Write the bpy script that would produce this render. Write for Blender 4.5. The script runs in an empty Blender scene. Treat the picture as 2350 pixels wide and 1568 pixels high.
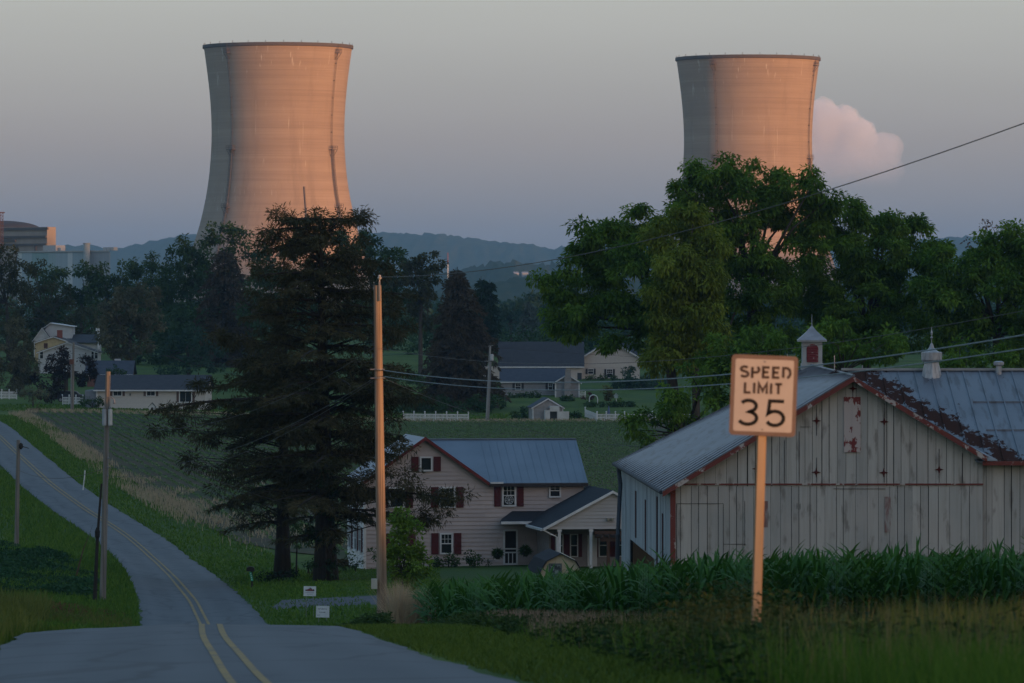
# Dusk over a farm valley with two cooling towers: everything is built here as mesh code.
SUN_E, SUN_C = 4.8, (1.0, .44, .15)
SKY_EL, SKY_DUST, SKY_OZ, SKY_S = 2.6, .4, 3.0, .05
SKY_RAMP = [(0,(.15,.175,.24)),(.012,(.17,.185,.25)),(.032,(.325,.29,.30)),(.06,(.475,.46,.435)),(.13,(.43,.46,.46)),(.4,(.24,.38,.52)),(1,(.15,.32,.54))]
SKY_GLOW = (.55,.30,.12)
EXPO = 0.0
HAZE_C, HAZE_D, HAZE_G = (.42,.70,1.0,1), 5.4e-5, .5
CLOUD_D, CLOUD_C = .014, (.985,.98,.985,1)
import bpy, math, random
import numpy as np
from mathutils import Vector
random.seed(7)
RNG = np.random.default_rng(11)
SC = bpy.context.scene
COL = SC.collection
F, CX, HY = 12000.0, 1175.0, 709.0          # telephoto focal length in photo pixels, optical axis, horizon row
def P(u, v, d):
    return np.array([(u-CX)/F*d, d, (HY-v)/F*d])
R = math.radians
# ------------------------------------------------------------------ ground heights
US = np.array([-400, 100, 400, 1000, 1750, 2600], float)
GT = [
 (0,   -1.7,-1.7,-1.7,-1.7,-1.7,-1.7),
 (30,  -2.6,-2.6,-2.6,-2.6,-2.55,-2.5),
 (51,  -3.7,-3.65,-3.65,-3.62,-3.45,-3.4),
 (75,  -5.0,-4.9,-4.8,-4.8,-4.7,-4.65),
 (95,  -6.0,-5.9,-5.78,-5.8,-5.8,-5.75),
 (105, -6.6,-6.5,-6.42,-6.42,-6.45,-6.4),
 (115, -7.2,-7.25,-7.3,-7.05,-6.95,-6.9),
 (130, -8.0,-8.5,-8.7,-8.25,-8.0,-7.95),
 (165, -9.7,-10.7,-11.1,-10.4,-10.1,-10.0),
 (205, -11.4,-12.3,-12.8,-12.45,-12.1,-12.0),
 (240, -12.4,-12.9,-13.9,-13.45,-13.2,-13.1),
 (295, -13.6,-14.0,-15.3,-14.75,-14.5,-14.4),
 (340, -14.6,-15.6,-16.4,-15.2,-15.0,-15.0),
 (375, -15.0,-16.0,-16.2,-15.3,-15.1,-15.1),
 (400, -14.9,-15.6,-15.7,-15.3,-15.2,-15.2),
 (440, -14.5,-14.9,-15.2,-15.25,-15.2,-15.2),
 (515, -13.9,-14.3,-14.6,-15.1,-15.0,-15.0),
 (600, -13.4,-13.8,-14.1,-14.85,-14.8,-14.8),
 (690, -12.8,-13.0,-13.3,-14.4,-14.3,-14.3),
 (750, -11.8,-11.9,-12.0,-12.5,-12.5,-12.5),
 (800, -9.8,-10.0,-10.3,-10.8,-10.8,-10.8),
 (900, -8.4,-8.4,-8.5,-8.6,-8.6,-8.6),
 (1200,-7.5,-7.5,-7.5,-7.5,-7.5,-7.5),
 (12000,-8,-8,-8,-8,-8,-8)]
_gd = np.array([r[0] for r in GT], float)
_DG = np.arange(0, 1600, 2.0)
_COLS = []
for _k in range(6):
    c = np.interp(_DG, _gd, np.array([r[_k+1] for r in GT]))
    for _ in range(2):
        c = np.convolve(np.pad(c, 2, mode='edge'), np.ones(5)/5, mode='valid')
    _COLS.append(c)
_COLS = np.array(_COLS)
def gz(x, y):
    x = np.asarray(x, float); y = np.asarray(y, float)
    x, y = np.broadcast_arrays(x, y)
    yy = np.maximum(y, 12.0)
    u = np.clip(CX + F*x/yy, US[0], US[-1])
    k = np.clip(np.searchsorted(US, u)-1, 0, 4)
    t = (u-US[k])/(US[k+1]-US[k])
    t = t*t*(3-2*t)*.5 + t*.5
    q = np.clip(y, 0, 1590)/2.0
    i = q.astype(int); f = q-i
    a = _COLS[k, i]*(1-f)+_COLS[k, i+1]*f
    b = _COLS[k+1, i]*(1-f)+_COLS[k+1, i+1]*f
    return a*(1-t)+b*t
def G(u, d):                                   # ground point under photo column u at distance d
    x = (u-CX)/F*d
    return np.array([x, d, float(gz(x, d))])
_RY = np.array([-60,0,50,63,75,95,105,150,205,250,295,340,375,400,440,515,600,700,900.])
_RX = np.array([5.5,1.2,-2.58,-3.42,-4.28,-5.48,-6.05,-8.7,-11.9,-15.2,-19.1,-23.4,-28.0,-32.4,-38.8,-48.9,-60.,-75.,-106.])
_yd = np.arange(-60, 900, 2.0)
_xd = np.interp(_yd, _RY, _RX)
for _ in range(2):
    _xd = np.convolve(np.pad(_xd, 3, mode='reflect', reflect_type='odd'), np.ones(7)/7, mode='valid')
def roadx(y): return np.interp(y, _yd, _xd)
# ------------------------------------------------------------------ materials
MATS = {}
def nodes_of(m):
    m.use_nodes = True
    nt = m.node_tree
    return nt, nt.nodes, nt.links, nt.nodes['Principled BSDF']
def link_noise(nt, scale, stretch=(1,1,1), detail=4, rough=.55, coord='Object', w=None):
    N, L = nt.nodes, nt.links
    tc = N.new('ShaderNodeTexCoord'); mp = N.new('ShaderNodeMapping')
    mp.inputs['Scale'].default_value = stretch
    if w: mp.inputs['Location'].default_value = w
    L.new(tc.outputs[coord], mp.inputs['Vector'])
    n = N.new('ShaderNodeTexNoise'); n.inputs['Scale'].default_value = scale
    n.inputs['Detail'].default_value = detail; n.inputs['Roughness'].default_value = rough
    L.new(mp.outputs['Vector'], n.inputs['Vector'])
    return n
def ramp(nt, src, lo, hi, a=(0,0,0,1), b=(1,1,1,1)):
    r = nt.nodes.new('ShaderNodeValToRGB')
    r.color_ramp.elements[0].position = lo; r.color_ramp.elements[1].position = hi
    r.color_ramp.elements[0].color = a; r.color_ramp.elements[1].color = b
    nt.links.new(src, r.inputs['Fac']); return r
def mixc(nt, fac, a, b, mode='MIX'):
    m = nt.nodes.new('ShaderNodeMix'); m.data_type = 'RGBA'; m.blend_type = mode
    for s, val in ((m.inputs[0], fac), (m.inputs[6], a), (m.inputs[7], b)):
        if hasattr(val, 'is_linked') or hasattr(val, 'links'):
            nt.links.new(val, s)
        else:
            s.default_value = val if not isinstance(val, tuple) or len(val) == 4 else (*val, 1)
    return m.outputs[2]
def math_(nt, op, a, b=0.0):
    m = nt.nodes.new('ShaderNodeMath'); m.operation = op
    for s, val in ((m.inputs[0], a), (m.inputs[1], b)):
        if hasattr(val, 'links'): nt.links.new(val, s)
        else: s.default_value = val
    return m.outputs[0]
def mat(name, c1, c2=None, scale=3.0, rough=.8, spec=.25, metal=0.0, bump=0.0, stretch=(1,1,1), lo=.35, hi=.65, tint=0.0, detail=5):
    if name in MATS: return MATS[name]
    m = bpy.data.materials.new(name); nt, N, L, bs = nodes_of(m)
    if c2 is None: c2 = tuple(x*.78 for x in c1)
    n = link_noise(nt, scale, stretch, detail)
    c = mixc(nt, ramp(nt, n.outputs['Fac'], lo, hi).outputs['Color'], c1, c2)
    if tint:
        at = N.new('ShaderNodeAttribute'); at.attribute_name = 'tint'
        g = math_(nt, 'ADD', math_(nt, 'MULTIPLY', at.outputs['Fac'], 2*tint), 1-tint)
        cb = N.new('ShaderNodeCombineColor')
        for k in range(3): L.new(g, cb.inputs[k])
        c = mixc(nt, 1.0, c, cb.outputs[0], 'MULTIPLY')
    L.new(c, bs.inputs['Base Color'])
    bs.inputs['Roughness'].default_value = rough; bs.inputs['Specular IOR Level'].default_value = spec
    bs.inputs['Metallic'].default_value = metal
    if bump:
        b = N.new('ShaderNodeBump'); b.inputs['Strength'].default_value = bump; b.inputs['Distance'].default_value = .05
        n2 = link_noise(nt, scale*4, stretch, 6)
        L.new(n2.outputs['Fac'], b.inputs['Height']); L.new(b.outputs['Normal'], bs.inputs['Normal'])
    MATS[name] = m; return m
def leafmat(name, c1, c2, trans=.3, rough=.7, spec=.08):
    if name in MATS: return MATS[name]
    m = bpy.data.materials.new(name); nt, N, L, bs = nodes_of(m)
    at = N.new('ShaderNodeAttribute'); at.attribute_name = 'tint'
    c = mixc(nt, at.outputs['Fac'], c1, c2)
    L.new(c, bs.inputs['Base Color']); bs.inputs['Roughness'].default_value = rough
    bs.inputs['Specular IOR Level'].default_value = spec
    tr = N.new('ShaderNodeBsdfTranslucent'); L.new(c, tr.inputs['Color'])
    mx = N.new('ShaderNodeMixShader'); mx.inputs[0].default_value = trans
    L.new(bs.outputs[0], mx.inputs[1]); L.new(tr.outputs[0], mx.inputs[2])
    L.new(mx.outputs[0], N['Material Output'].inputs['Surface'])
    MATS[name] = m; return m
# ------------------------------------------------------------------ objects
ORG = {}
def link(o, parent=None, origin=(0,0,0)):
    COL.objects.link(o)
    if parent is not None:
        o.parent = parent; ORG[o] = ORG[parent]
    else:
        o.location = tuple(origin); ORG[o] = np.array(origin, float)
    return o
def tag(o, label=None, cat=None, group=None, kind=None):
    if label: o['label'] = label
    if cat: o['category'] = cat
    if group: o['group'] = group
    if kind: o['kind'] = kind
    return o
def thing(name, loc, label, cat, group=None):
    o = bpy.data.objects.new(name, None); o.empty_display_size = .2
    link(o, None, loc); return tag(o, label, cat, group)
def np_mesh(name, V, Q, m, parent=None, origin=(0,0,0), tint=None, smooth=False):
    V = np.asarray(V, float); Q = np.asarray(Q, np.int32)
    o0 = ORG[parent] if parent is not None else np.array(origin, float)
    me = bpy.data.meshes.new(name)
    n = Q.shape[1]
    me.vertices.add(len(V)); me.vertices.foreach_set('co', (V-o0).astype(np.float32).ravel())
    me.loops.add(Q.size); me.loops.foreach_set('vertex_index', Q.ravel())
    me.polygons.add(len(Q)); me.polygons.foreach_set('loop_start', np.arange(0, Q.size, n, dtype=np.int32))
    if tint is not None:
        a = me.attributes.new('tint', 'FLOAT', 'FACE'); a.data.foreach_set('value', np.asarray(tint, np.float32))
    me.materials.append(m); me.update(calc_edges=True)
    if smooth: me.polygons.foreach_set('use_smooth', np.ones(len(Q), bool))
    o = bpy.data.objects.new(name, me)
    return link(o, parent, origin)
class MB:
    def __init__(s, T=None): s.v = []; s.f = []; s.t = []; s.T = T
    def add(s, vs, fs, tint=.5):
        b = len(s.v)
        for p in vs:
            s.v.append(tuple(s.T(p)) if s.T else tuple(p))
        for f in fs: s.f.append([b+i for i in f]); s.t.append(tint)
        return s
    def box(s, x0, x1, y0, y1, z0, z1, tint=.5):
        return s.add([(x0,y0,z0),(x1,y0,z0),(x1,y1,z0),(x0,y1,z0),(x0,y0,z1),(x1,y0,z1),(x1,y1,z1),(x0,y1,z1)],
              [(0,3,2,1),(4,5,6,7),(0,1,5,4),(1,2,6,5),(2,3,7,6),(3,0,4,7)], tint)
    def prism(s, poly, y0, y1, tint=.5):        # polygon in (x, z) extruded along y
        n = len(poly)
        vs = [(x, y0, z) for x, z in poly]+[(x, y1, z) for x, z in poly]
        return s.add(vs, [tuple(range(n))[::-1], tuple(range(n, 2*n))]+[(i, (i+1)%n, n+(i+1)%n, n+i) for i in range(n)], tint)
    def prismx(s, poly, x0, x1, tint=.5):       # polygon in (y, z) extruded along x
        n = len(poly)
        vs = [(x0, y, z) for y, z in poly]+[(x1, y, z) for y, z in poly]
        return s.add(vs, [tuple(range(n)), tuple(range(n, 2*n))[::-1]]+[(i, n+i, n+(i+1)%n, (i+1)%n) for i in range(n)], tint)
    def slab(s, a, b, c, d, t=.08, tint=.5):    # a quad given thickness downward
        q = [a, b, c, d]
        vs = [tuple(p) for p in q]+[(p[0], p[1], p[2]-t) for p in q]
        return s.add(vs, [(0,1,2,3),(7,6,5,4)]+[(i, 4+i, 4+(i+1)%4, (i+1)%4) for i in range(4)], tint)
    def tube(s, pts, rad, n=8, tint=.5):
        pts = [Vector(p) for p in pts]
        if not hasattr(rad, '__len__'): rad = [rad]*len(pts)
        vs = []; fs = []
        for i, p in enumerate(pts):
            t = (pts[min(i+1, len(pts)-1)]-pts[max(i-1, 0)]).normalized()
            a = t.orthogonal().normalized() if i == 0 else (a-t*a.dot(t)).normalized()
            b = t.cross(a)
            for k in range(n):
                an = 2*math.pi*k/n
                vs.append(p+(a*math.cos(an)+b*math.sin(an))*rad[i])
        for i in range(len(pts)-1):
            for k in range(n):
                fs.append((i*n+k, i*n+(k+1)%n, (i+1)*n+(k+1)%n, (i+1)*n+k))
        fs.append(tuple(range(n))[::-1]); fs.append(tuple((len(pts)-1)*n+k for k in range(n)))
        return s.add(vs, fs, tint)
    def lathe(s, c, prof, n=24, tint=.5, cap=True):
        vs = []; fs = []
        for r, z in prof:
            for k in range(n):
                an = 2*math.pi*k/n
                vs.append((c[0]+r*math.cos(an), c[1]+r*math.sin(an), c[2]+z))
        for i in range(len(prof)-1):
            for k in range(n):
                fs.append((i*n+k, i*n+(k+1)%n, (i+1)*n+(k+1)%n, (i+1)*n+k))
        if cap:
            fs.append(tuple(range(n))[::-1]); fs.append(tuple((len(prof)-1)*n+k for k in range(n)))
        return s.add(vs, fs, tint)
    def build(s, name, m, parent=None, origin=(0,0,0), smooth=False, mats=None):
        o0 = ORG[parent] if parent is not None else np.array(origin, float)
        me = bpy.data.meshes.new(name)
        me.from_pydata([(p[0]-o0[0], p[1]-o0[1], p[2]-o0[2]) for p in s.v], [], s.f)
        a = me.attributes.new('tint', 'FLOAT', 'FACE'); a.data.foreach_set('value', np.array(s.t, np.float32))
        me.materials.append(m); me.update()
        if smooth: me.polygons.foreach_set('use_smooth', np.ones(len(me.polygons), bool))
        o = bpy.data.objects.new(name, me)
        return link(o, parent, origin)
def clip(poly, ax, val, keep_hi):
    out = []
    for i in range(len(poly)):
        a, b = poly[i], poly[(i+1)%len(poly)]
        ia = (a[ax] >= val) == keep_hi; ib = (b[ax] >= val) == keep_hi
        if ia: out.append(a)
        if ia != ib:
            t = (val-a[ax])/(b[ax]-a[ax]); out.append((a[0]+t*(b[0]-a[0]), a[1]+t*(b[1]-a[1])))
    return out
def lap_wall(mb, poly, y, h=.24, t=.035, thick=.15):
    """horizontal lap siding over a convex (x, z) polygon, facing -y"""
    z0 = min(p[1] for p in poly); z1 = max(p[1] for p in poly); z = z0
    while z < z1-1e-4:
        q = clip(clip(poly, 1, z, True), 1, min(z+h, z1), False)
        if len(q) >= 3:
            zt = min(z+h, z1); n = len(q)
            fr = [(x, y-t*(1-(zz-z)/h), zz) for x, zz in q]; bk = [(x, y+thick, zz) for x, zz in q]
            mb.add(fr+bk, [tuple(range(n))[::-1], tuple(range(n, 2*n))]+[(i, (i+1)%n, n+(i+1)%n, n+i) for i in range(n)], random.random())
        z += h
def board_wall(mb, poly, y, w=.3, thick=.03, gap=.012, rng=random):
    x0 = min(p[0] for p in poly); x1 = max(p[0] for p in poly); x = x0
    while x < x1-1e-3:
        ww = w*rng.uniform(.7, 1.3)
        if x+ww > x1-.1: ww = x1-x
        g = gap*rng.choice([.4, .6, 1, 1, 2.2])
        q = clip(clip(poly, 0, x+g/2, True), 0, x+ww-g/2, False)
        o = rng.uniform(0, .018)
        if len(q) >= 3: mb.prism(q, y-thick-o, y-o, rng.random())
        x += ww
# ------------------------------------------------------------------ foliage
def unit(a): return a/np.maximum(np.linalg.norm(a, axis=1, keepdims=True), 1e-9)
def leaf_quads(C, A, L, W, up=None):
    """diamond leaves: root C, axis A, length L, width W"""
    n = len(C)
    r = RNG.normal(size=(n, 3)) if up is None else up
    S = unit(np.cross(A, r)); L = L[:, None]; W = W[:, None]
    N = np.cross(S, A)
    V = np.empty((n, 4, 3))
    V[:, 0] = C; V[:, 1] = C+A*L*.45+S*W*.5+N*W*.12; V[:, 2] = C+A*L-np.array([0,0,1])*L*.12; V[:, 3] = C+A*L*.45-S*W*.5+N*W*.12
    return V.reshape(-1, 3)
def quads_idx(n): return np.arange(n*4, dtype=np.int32).reshape(n, 4)
def crown_points(d, lobes, rcl, dens):
    """clump centres spread through ellipsoid lobes given as (u, v, ru, rv[, depth offset])"""
    k = d/F; out = []; ax = []
    for lb in lobes:
        u, v, ru, rv = lb[:4]; dy = lb[4] if len(lb) > 4 else 0
        c = P(u, v, d); rx, rz = ru*k, rv*k; ry = (rx+rz)*.5
        n = max(4, int(dens*(rx*rz)/(rcl*rcl)))
        w = unit(RNG.normal(size=(n, 3))); rad = RNG.uniform(.45, 1.0, n)**.6
        p = c+w*rad[:, None]*np.array([rx, ry, rz]); p[:, 1] += dy
        p[:, 1] += RNG.normal(size=n)*.2*ry
        out.append(p); ax.append(w)
    return np.concatenate(out), np.concatenate(ax)
def tree(name, label, cat, d, lobes, base, lm, bark, rcl=1.0, dens=2.2, nlf=40, L=.5, W=.22, droop=.35, trunk=.35, limbs=14, group=None, flat=.75, lean=0, tspread=.25, cut=None):
    b = G(base[0], d) if np.isscalar(base[1]) and base[1] == 0 else P(base[0], base[1], d)
    t = thing(name, b-np.array([0,0,.1]), label, cat, group)
    C, A = crown_points(d, lobes, rcl, dens)
    if cut is not None:
        keep = np.ones(len(C), bool)
        for (u0, v0, ru, rv) in cut:
            uu = CX+F*C[:,0]/C[:,1]; vv = HY-F*C[:,2]/C[:,1]
            keep &= ((uu-u0)/ru)**2+((vv-v0)/rv)**2 > 1
        C, A = C[keep], A[keep]
    C[:, 2] = np.maximum(C[:, 2], gz(C[:, 0], C[:, 1])+rcl*.8)
    n = len(C); sz = rcl*RNG.uniform(.6, 1.25, n)
    w = unit(RNG.normal(size=(n, nlf, 3)).reshape(-1, 3)).reshape(n, nlf, 3)
    w = w+A[:, None, :]*.5; w /= np.linalg.norm(w, axis=2, keepdims=True)
    rad = RNG.uniform(.25, 1.0, (n, nlf))
    pos = C[:, None]+w*rad[..., None]*sz[:, None, None]*np.array([1, 1, flat])
    ax = w*.7+RNG.normal(size=w.shape)*.45+np.array([0, 0, -droop])
    pos = pos.reshape(-1, 3); ax = unit(ax.reshape(-1, 3)); m = len(pos)
    pos[:, 2] = np.maximum(pos[:, 2], gz(pos[:, 0], pos[:, 1])+.05)
    ct = RNG.random(n)**1.4
    tt = np.clip(np.repeat(ct, nlf)*(1-tspread*1.2)+RNG.random(m)*tspread*1.2, 0, 1)
    V = leaf_quads(pos, ax, L*RNG.uniform(.65, 1.25, m), W*RNG.uniform(.7, 1.2, m), up=np.array([0, 0, 1.0])+RNG.normal(size=(m, 3))*.45+w.reshape(-1, 3)*.3)
    np_mesh('crown', V, quads_idx(m), lm, t, tint=tt)
    # trunk and limbs
    mb = MB(); top = C.mean(axis=0); zt = np.quantile(C[:, 2], .3)
    fork = np.array([b[0]*.6+top[0]*.4, b[1]*.6+top[1]*.4, max(b[2]+(zt-b[2])*.9, b[2]+.4)])
    mb.tube([b-np.array([0,0,.3]), b+(fork-b)*.12, b*.5+fork*.5, fork], [trunk*1.5, trunk*1.05, trunk*.9, trunk*.75], 9)
    for i in RNG.choice(n, min(limbs, n), replace=False):
        e = C[i]; mid = fork*.45+e*.55+np.array([RNG.normal()*.4, RNG.normal()*.4, abs(e[2]-fork[2])*.12])
        mb.tube([fork-np.array([0,0,trunk*.4]), mid, e], [trunk*.36, trunk*.2, trunk*.05], 5)
    mb.build('trunk', bark, t, smooth=True)
    return t
def conifer(name, label, cat, d, prof, base, lm, bark, whorl=.6, nb=6, twig=.45, tuft=.32, tw=.07, droop=.25, rise=.1, trunk=.35, group=None, per=9, skip=.1, lmin=.7, tiptwig=.5, zj=.3, extra=None, exn=72):
    k = d/F
    b = P(base[0], base[1], d) if base[1] else G(base[0], d)
    t = thing(name, b-np.array([0,0,.1]), label, cat, group)
    pv = np.array([p[0] for p in prof], float); pl = np.array([p[1] for p in prof], float); pr = np.array([p[2] for p in prof], float)
    ztop = (HY-pv[0])*k; zbot = (HY-pv[-1])*k
    axis_u = base[2] if len(base) > 2 else (pl[0]+pr[0])/2
    mb = MB()
    tp = np.array([(axis_u-CX)*k, d, ztop])
    H = ztop-b[2]
    npt = 9
    axp = [b+(tp-b)*s for s in np.linspace(0, 1, npt)]
    mb.tube([axp[0]-np.array([0,0,.3])]+axp[1:], [trunk*1.25]+[max(trunk*(1-s)**.8, .03) for s in np.linspace(0, 1, npt)[1:]], 10)
    Cs, As, Ts = [], [], []
    z = zbot
    while z < ztop-.1:
        v = HY-z/k
        l = np.interp(v, pv, pl); r = np.interp(v, pv, pr)
        s = (z-b[2])/H; ctr = b+(tp-b)*s
        uc = CX+ctr[0]/k
        hl, hr = max(uc-l, 2)*k, max(r-uc, 2)*k
        a0 = RNG.random()*6.28
        for q in range(nb):
            if RNG.random() < skip: continue
            a = a0+q*6.283/nb+RNG.normal()*.2
            ca, sa = math.cos(a), math.sin(a)
            side = hr if ca > 0 else hl
            ln = math.hypot(side*ca, .5*(hl+hr)*sa)*RNG.uniform(lmin, 1.06)
            zz = min(z+RNG.normal()*whorl*zj, ztop-.3)
            st = np.array([ctr[0], ctr[1], zz])
            dirh = np.array([ca, sa, 0])
            ts = np.linspace(0, 1, 6)
            bend = RNG.normal()*.08
            perp = np.array([-sa, ca, 0])
            pts = [st+dirh*ln*x+perp*bend*ln*x*x+np.array([0, 0, rise*ln*x-droop*ln*x*x]) for x in ts]
            mb.tube(pts, [max(.045*ln**.6*(1-x)+.012, .012)*(trunk/.35)**.5 for x in ts], 4)
            tint0 = RNG.random()
            nt = max(3, int(ln/twig))
            for x in np.linspace(.18, 1, nt):
                x = min(1, max(.1, x+RNG.normal()*.03))
                p = st+dirh*ln*x+perp*bend*ln*x*x+np.array([0, 0, rise*ln*x-droop*ln*x*x])
                for sg in (-1, 1):
                    tl = (tiptwig+.32*ln*(1-x)*min(1, x*2.5))*RNG.uniform(.6, 1.15)
                    td = dirh*RNG.uniform(.45, .9)+perp*sg*RNG.uniform(.5, 1)+np.array([0, 0, -droop*.9+RNG.normal()*.15])
                    td /= np.linalg.norm(td)
                    m = max(3, int(per*tl/.6))
                    sx = RNG.uniform(.05, 1, m)
                    c = p+td*(sx*tl)[:, None]-np.array([0, 0, 1])*(sx**2*tl*.15)[:, None]
                    ax = unit(td+RNG.normal(size=(m, 3))*.55+np.array([0, 0, -.25]))
                    Cs.append(c); As.append(ax); Ts.append(np.clip(tint0*.6+RNG.random(m)*.4, 0, 1))
        z += whorl*RNG.uniform(.75, 1.25)
    if extra:                                   # open boughs of needle tufts that make the ragged outline
        EC, EA = crown_points(d, extra, .6, 2.3); ne = len(EC)
        w = unit(RNG.normal(size=(ne*exn, 3))+np.repeat(EA, exn, 0)*.4)
        pos = np.repeat(EC, exn, 0)+w*RNG.uniform(.15, 1, (ne*exn, 1))*np.repeat(RNG.uniform(.35, .85, ne), exn)[:, None]*np.array([1.1, 1.1, .72])
        Cs.append(pos); As.append(unit(w*.8+RNG.normal(size=w.shape)*.4+np.array([0, 0, -.3]))); Ts.append(np.clip(np.repeat(RNG.random(ne), exn)*.65+RNG.random(ne*exn)*.35, 0, 1))
        for i in range(ne):
            if RNG.random() < .4:
                e = EC[i]; q = np.clip((e[2]-.9-b[2])/H, .05, .97); s0 = b+(tp-b)*q
                mb.tube([s0, s0*.5+e*.5+np.array([0, 0, .25]), e], [.055, .035, .012], 4)
    C = np.concatenate(Cs); A = np.concatenate(As); T_ = np.concatenate(Ts); m = len(C)
    V = leaf_quads(C, A, tuft*RNG.uniform(.6, 1.3, m), tw*RNG.uniform(.7, 1.3, m))
    np_mesh('crown', V, quads_idx(m), lm, t, tint=T_)
    mb.build('trunk', bark, t, smooth=True)
    return t
def blades(name, X, Y, H, W, m, label, cat=None, lean=.25, tint=None, parent=None, z0=None, kind='stuff'):
    """many upright bent blades, two quads each"""
    n = len(X); Z = gz(X, Y) if z0 is None else z0
    an = RNG.random(n)*6.283; fa = RNG.random(n)*6.283
    ln = np.abs(RNG.normal(size=n))*lean*H
    dx, dy = np.cos(an)*ln, np.sin(an)*ln
    wx, wy = np.cos(fa)*W*.5, np.sin(fa)*W*.5
    V = np.empty((n, 6, 3)); B = np.stack([X, Y, Z-.03], 1)
    w = np.stack([wx, wy, np.zeros(n)], 1)
    M_ = B+np.stack([dx*.35, dy*.35, H*.58], 1); E = B+np.stack([dx, dy, H], 1)
    V[:, 0] = B-w; V[:, 1] = B+w; V[:, 2] = M_-w*.8; V[:, 3] = M_+w*.8; V[:, 4] = E-w*.12; V[:, 5] = E+w*.12
    i = (np.arange(n)*6)[:, None]
    Q = np.concatenate([i+np.array([[0, 1, 3, 2]]), i+np.array([[2, 3, 5, 4]])])
    t = RNG.random(n) if tint is None else tint
    o = np_mesh(name, V.reshape(-1, 3), Q, m, parent, (0,0,0), tint=np.concatenate([t, t]))
    if parent is None: tag(o, label, cat, None, kind)
    return o
# ================================================================== camera, light, sky
cam_d = bpy.data.cameras.new('camera'); cam = bpy.data.objects.new('camera', cam_d); COL.objects.link(cam)
cam.rotation_euler = (R(90), 0, 0)
cam_d.sensor_width = 36; cam_d.lens = F/2350*36
cam_d.shift_y = -(784-HY)/2350*1.0
cam_d.clip_start = 1; cam_d.clip_end = 60000
cam_d.dof.use_dof = True; cam_d.dof.focus_distance = 330; cam_d.dof.aperture_fstop = 7.0
SC.camera = cam
SUN_EL, SUN_AZ = 2.6, 50.0                       # sun low behind the camera, 50 degrees to its right
sv = Vector((math.sin(R(SUN_AZ))*math.cos(R(SUN_EL)), -math.cos(R(SUN_AZ))*math.cos(R(SUN_EL)), math.sin(R(SUN_EL))))
sl = bpy.data.lights.new('sun', 'SUN'); sl.energy = SUN_E; sl.angle = R(.5); sl.color = SUN_C
so = bpy.data.objects.new('sun', sl); COL.objects.link(so); so.rotation_euler = sv.to_track_quat('Z', 'Y').to_euler()
W = bpy.data.worlds.new('World'); SC.world = W; W.use_nodes = True
wn = W.node_tree.nodes; wl = W.node_tree.links
sky = wn.new('ShaderNodeTexSky'); sky.sky_type = 'NISHITA'; sky.sun_disc = False
sky.sun_elevation = R(SKY_EL); sky.sun_rotation = math.atan2(sv.x, sv.y); sky.air_density = 1.0; sky.dust_density = SKY_DUST; sky.ozone_density = SKY_OZ
bg = wn['Background']; bg.inputs['Strength'].default_value = SKY_S
def wmath(op, a, b=0.0):
    m = wn.new('ShaderNodeMath'); m.operation = op
    for s, val in ((m.inputs[0], a), (m.inputs[1], b)):
        if hasattr(val, 'links'): wl.new(val, s)
        else: s.default_value = val
    return m.outputs[0]
def wmix(mode, fac, a, b):
    m = wn.new('ShaderNodeMix'); m.data_type = 'RGBA'; m.blend_type = mode
    for s, val in ((m.inputs[0], fac), (m.inputs[6], a), (m.inputs[7], b)):
        if hasattr(val, 'links'): wl.new(val, s)
        else: s.default_value = val
    return m.outputs[2]
tcw = wn.new('ShaderNodeTexCoord'); sp = wn.new('ShaderNodeSeparateXYZ'); wl.new(tcw.outputs['Generated'], sp.inputs[0])
# dusk dome by elevation (dust-grey band over a slate horizon), warm towards the sunset, plus the Nishita sky
rz = wn.new('ShaderNodeValToRGB'); cr = rz.color_ramp; cr.interpolation = 'B_SPLINE' if False else 'LINEAR'
zp = wmath('POWER', wmath('MAXIMUM', sp.outputs['Z'], 0.0), .5)
wl.new(zp, rz.inputs['Fac'])
while len(cr.elements) < len(SKY_RAMP): cr.elements.new(.5)
for e, (z, c_) in zip(cr.elements, SKY_RAMP): e.position = max(z, 0)**.5; e.color = (*c_, 1)
dt = wn.new('ShaderNodeVectorMath'); dt.operation = 'DOT_PRODUCT'; wl.new(tcw.outputs['Generated'], dt.inputs[0]); dt.inputs[1].default_value = tuple(sv)
glow = wmath('POWER', wmath('MAXIMUM', dt.outputs['Value'], 0.0), 3.0)
c1 = wmix('ADD', glow, rz.outputs['Color'], (*SKY_GLOW, 1))
# faint uneven layers in the dusty band
nzw = wn.new('ShaderNodeTexNoise'); nzw.inputs['Scale'].default_value = 9; nzw.inputs['Detail'].default_value = 3
mpw = wn.new('ShaderNodeMapping'); mpw.inputs['Scale'].default_value = (1, 1, 9); wl.new(tcw.outputs['Generated'], mpw.inputs[0]); wl.new(mpw.outputs[0], nzw.inputs['Vector'])
hv = wn.new('ShaderNodeHueSaturation'); wl.new(c1, hv.inputs['Color']); wl.new(wmath('ADD', wmath('MULTIPLY', nzw.outputs['Fac'], .10), .95), hv.inputs['Value'])
c2 = wmix('ADD', 1.0, hv.outputs['Color'], (0, 0, 0, 1))
bg2 = wn.new('ShaderNodeBackground'); bg2.inputs['Strength'].default_value = 1.0; wl.new(c2, bg2.inputs['Color'])
ad = wn.new('ShaderNodeAddShader'); wl.new(sky.outputs['Color'], bg.inputs['Color'])
wl.new(bg.outputs[0], ad.inputs[0]); wl.new(bg2.outputs[0], ad.inputs[1]); wl.new(ad.outputs[0], wn['World Output'].inputs['Surface'])
SC.view_settings.view_transform = 'Standard'; SC.view_settings.look = 'None'; SC.view_settings.exposure = EXPO; SC.view_settings.gamma = 1
SC.cycles.use_denoising = True
try: SC.cycles.denoiser = 'OPENIMAGEDENOISE'
except Exception: pass
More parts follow.
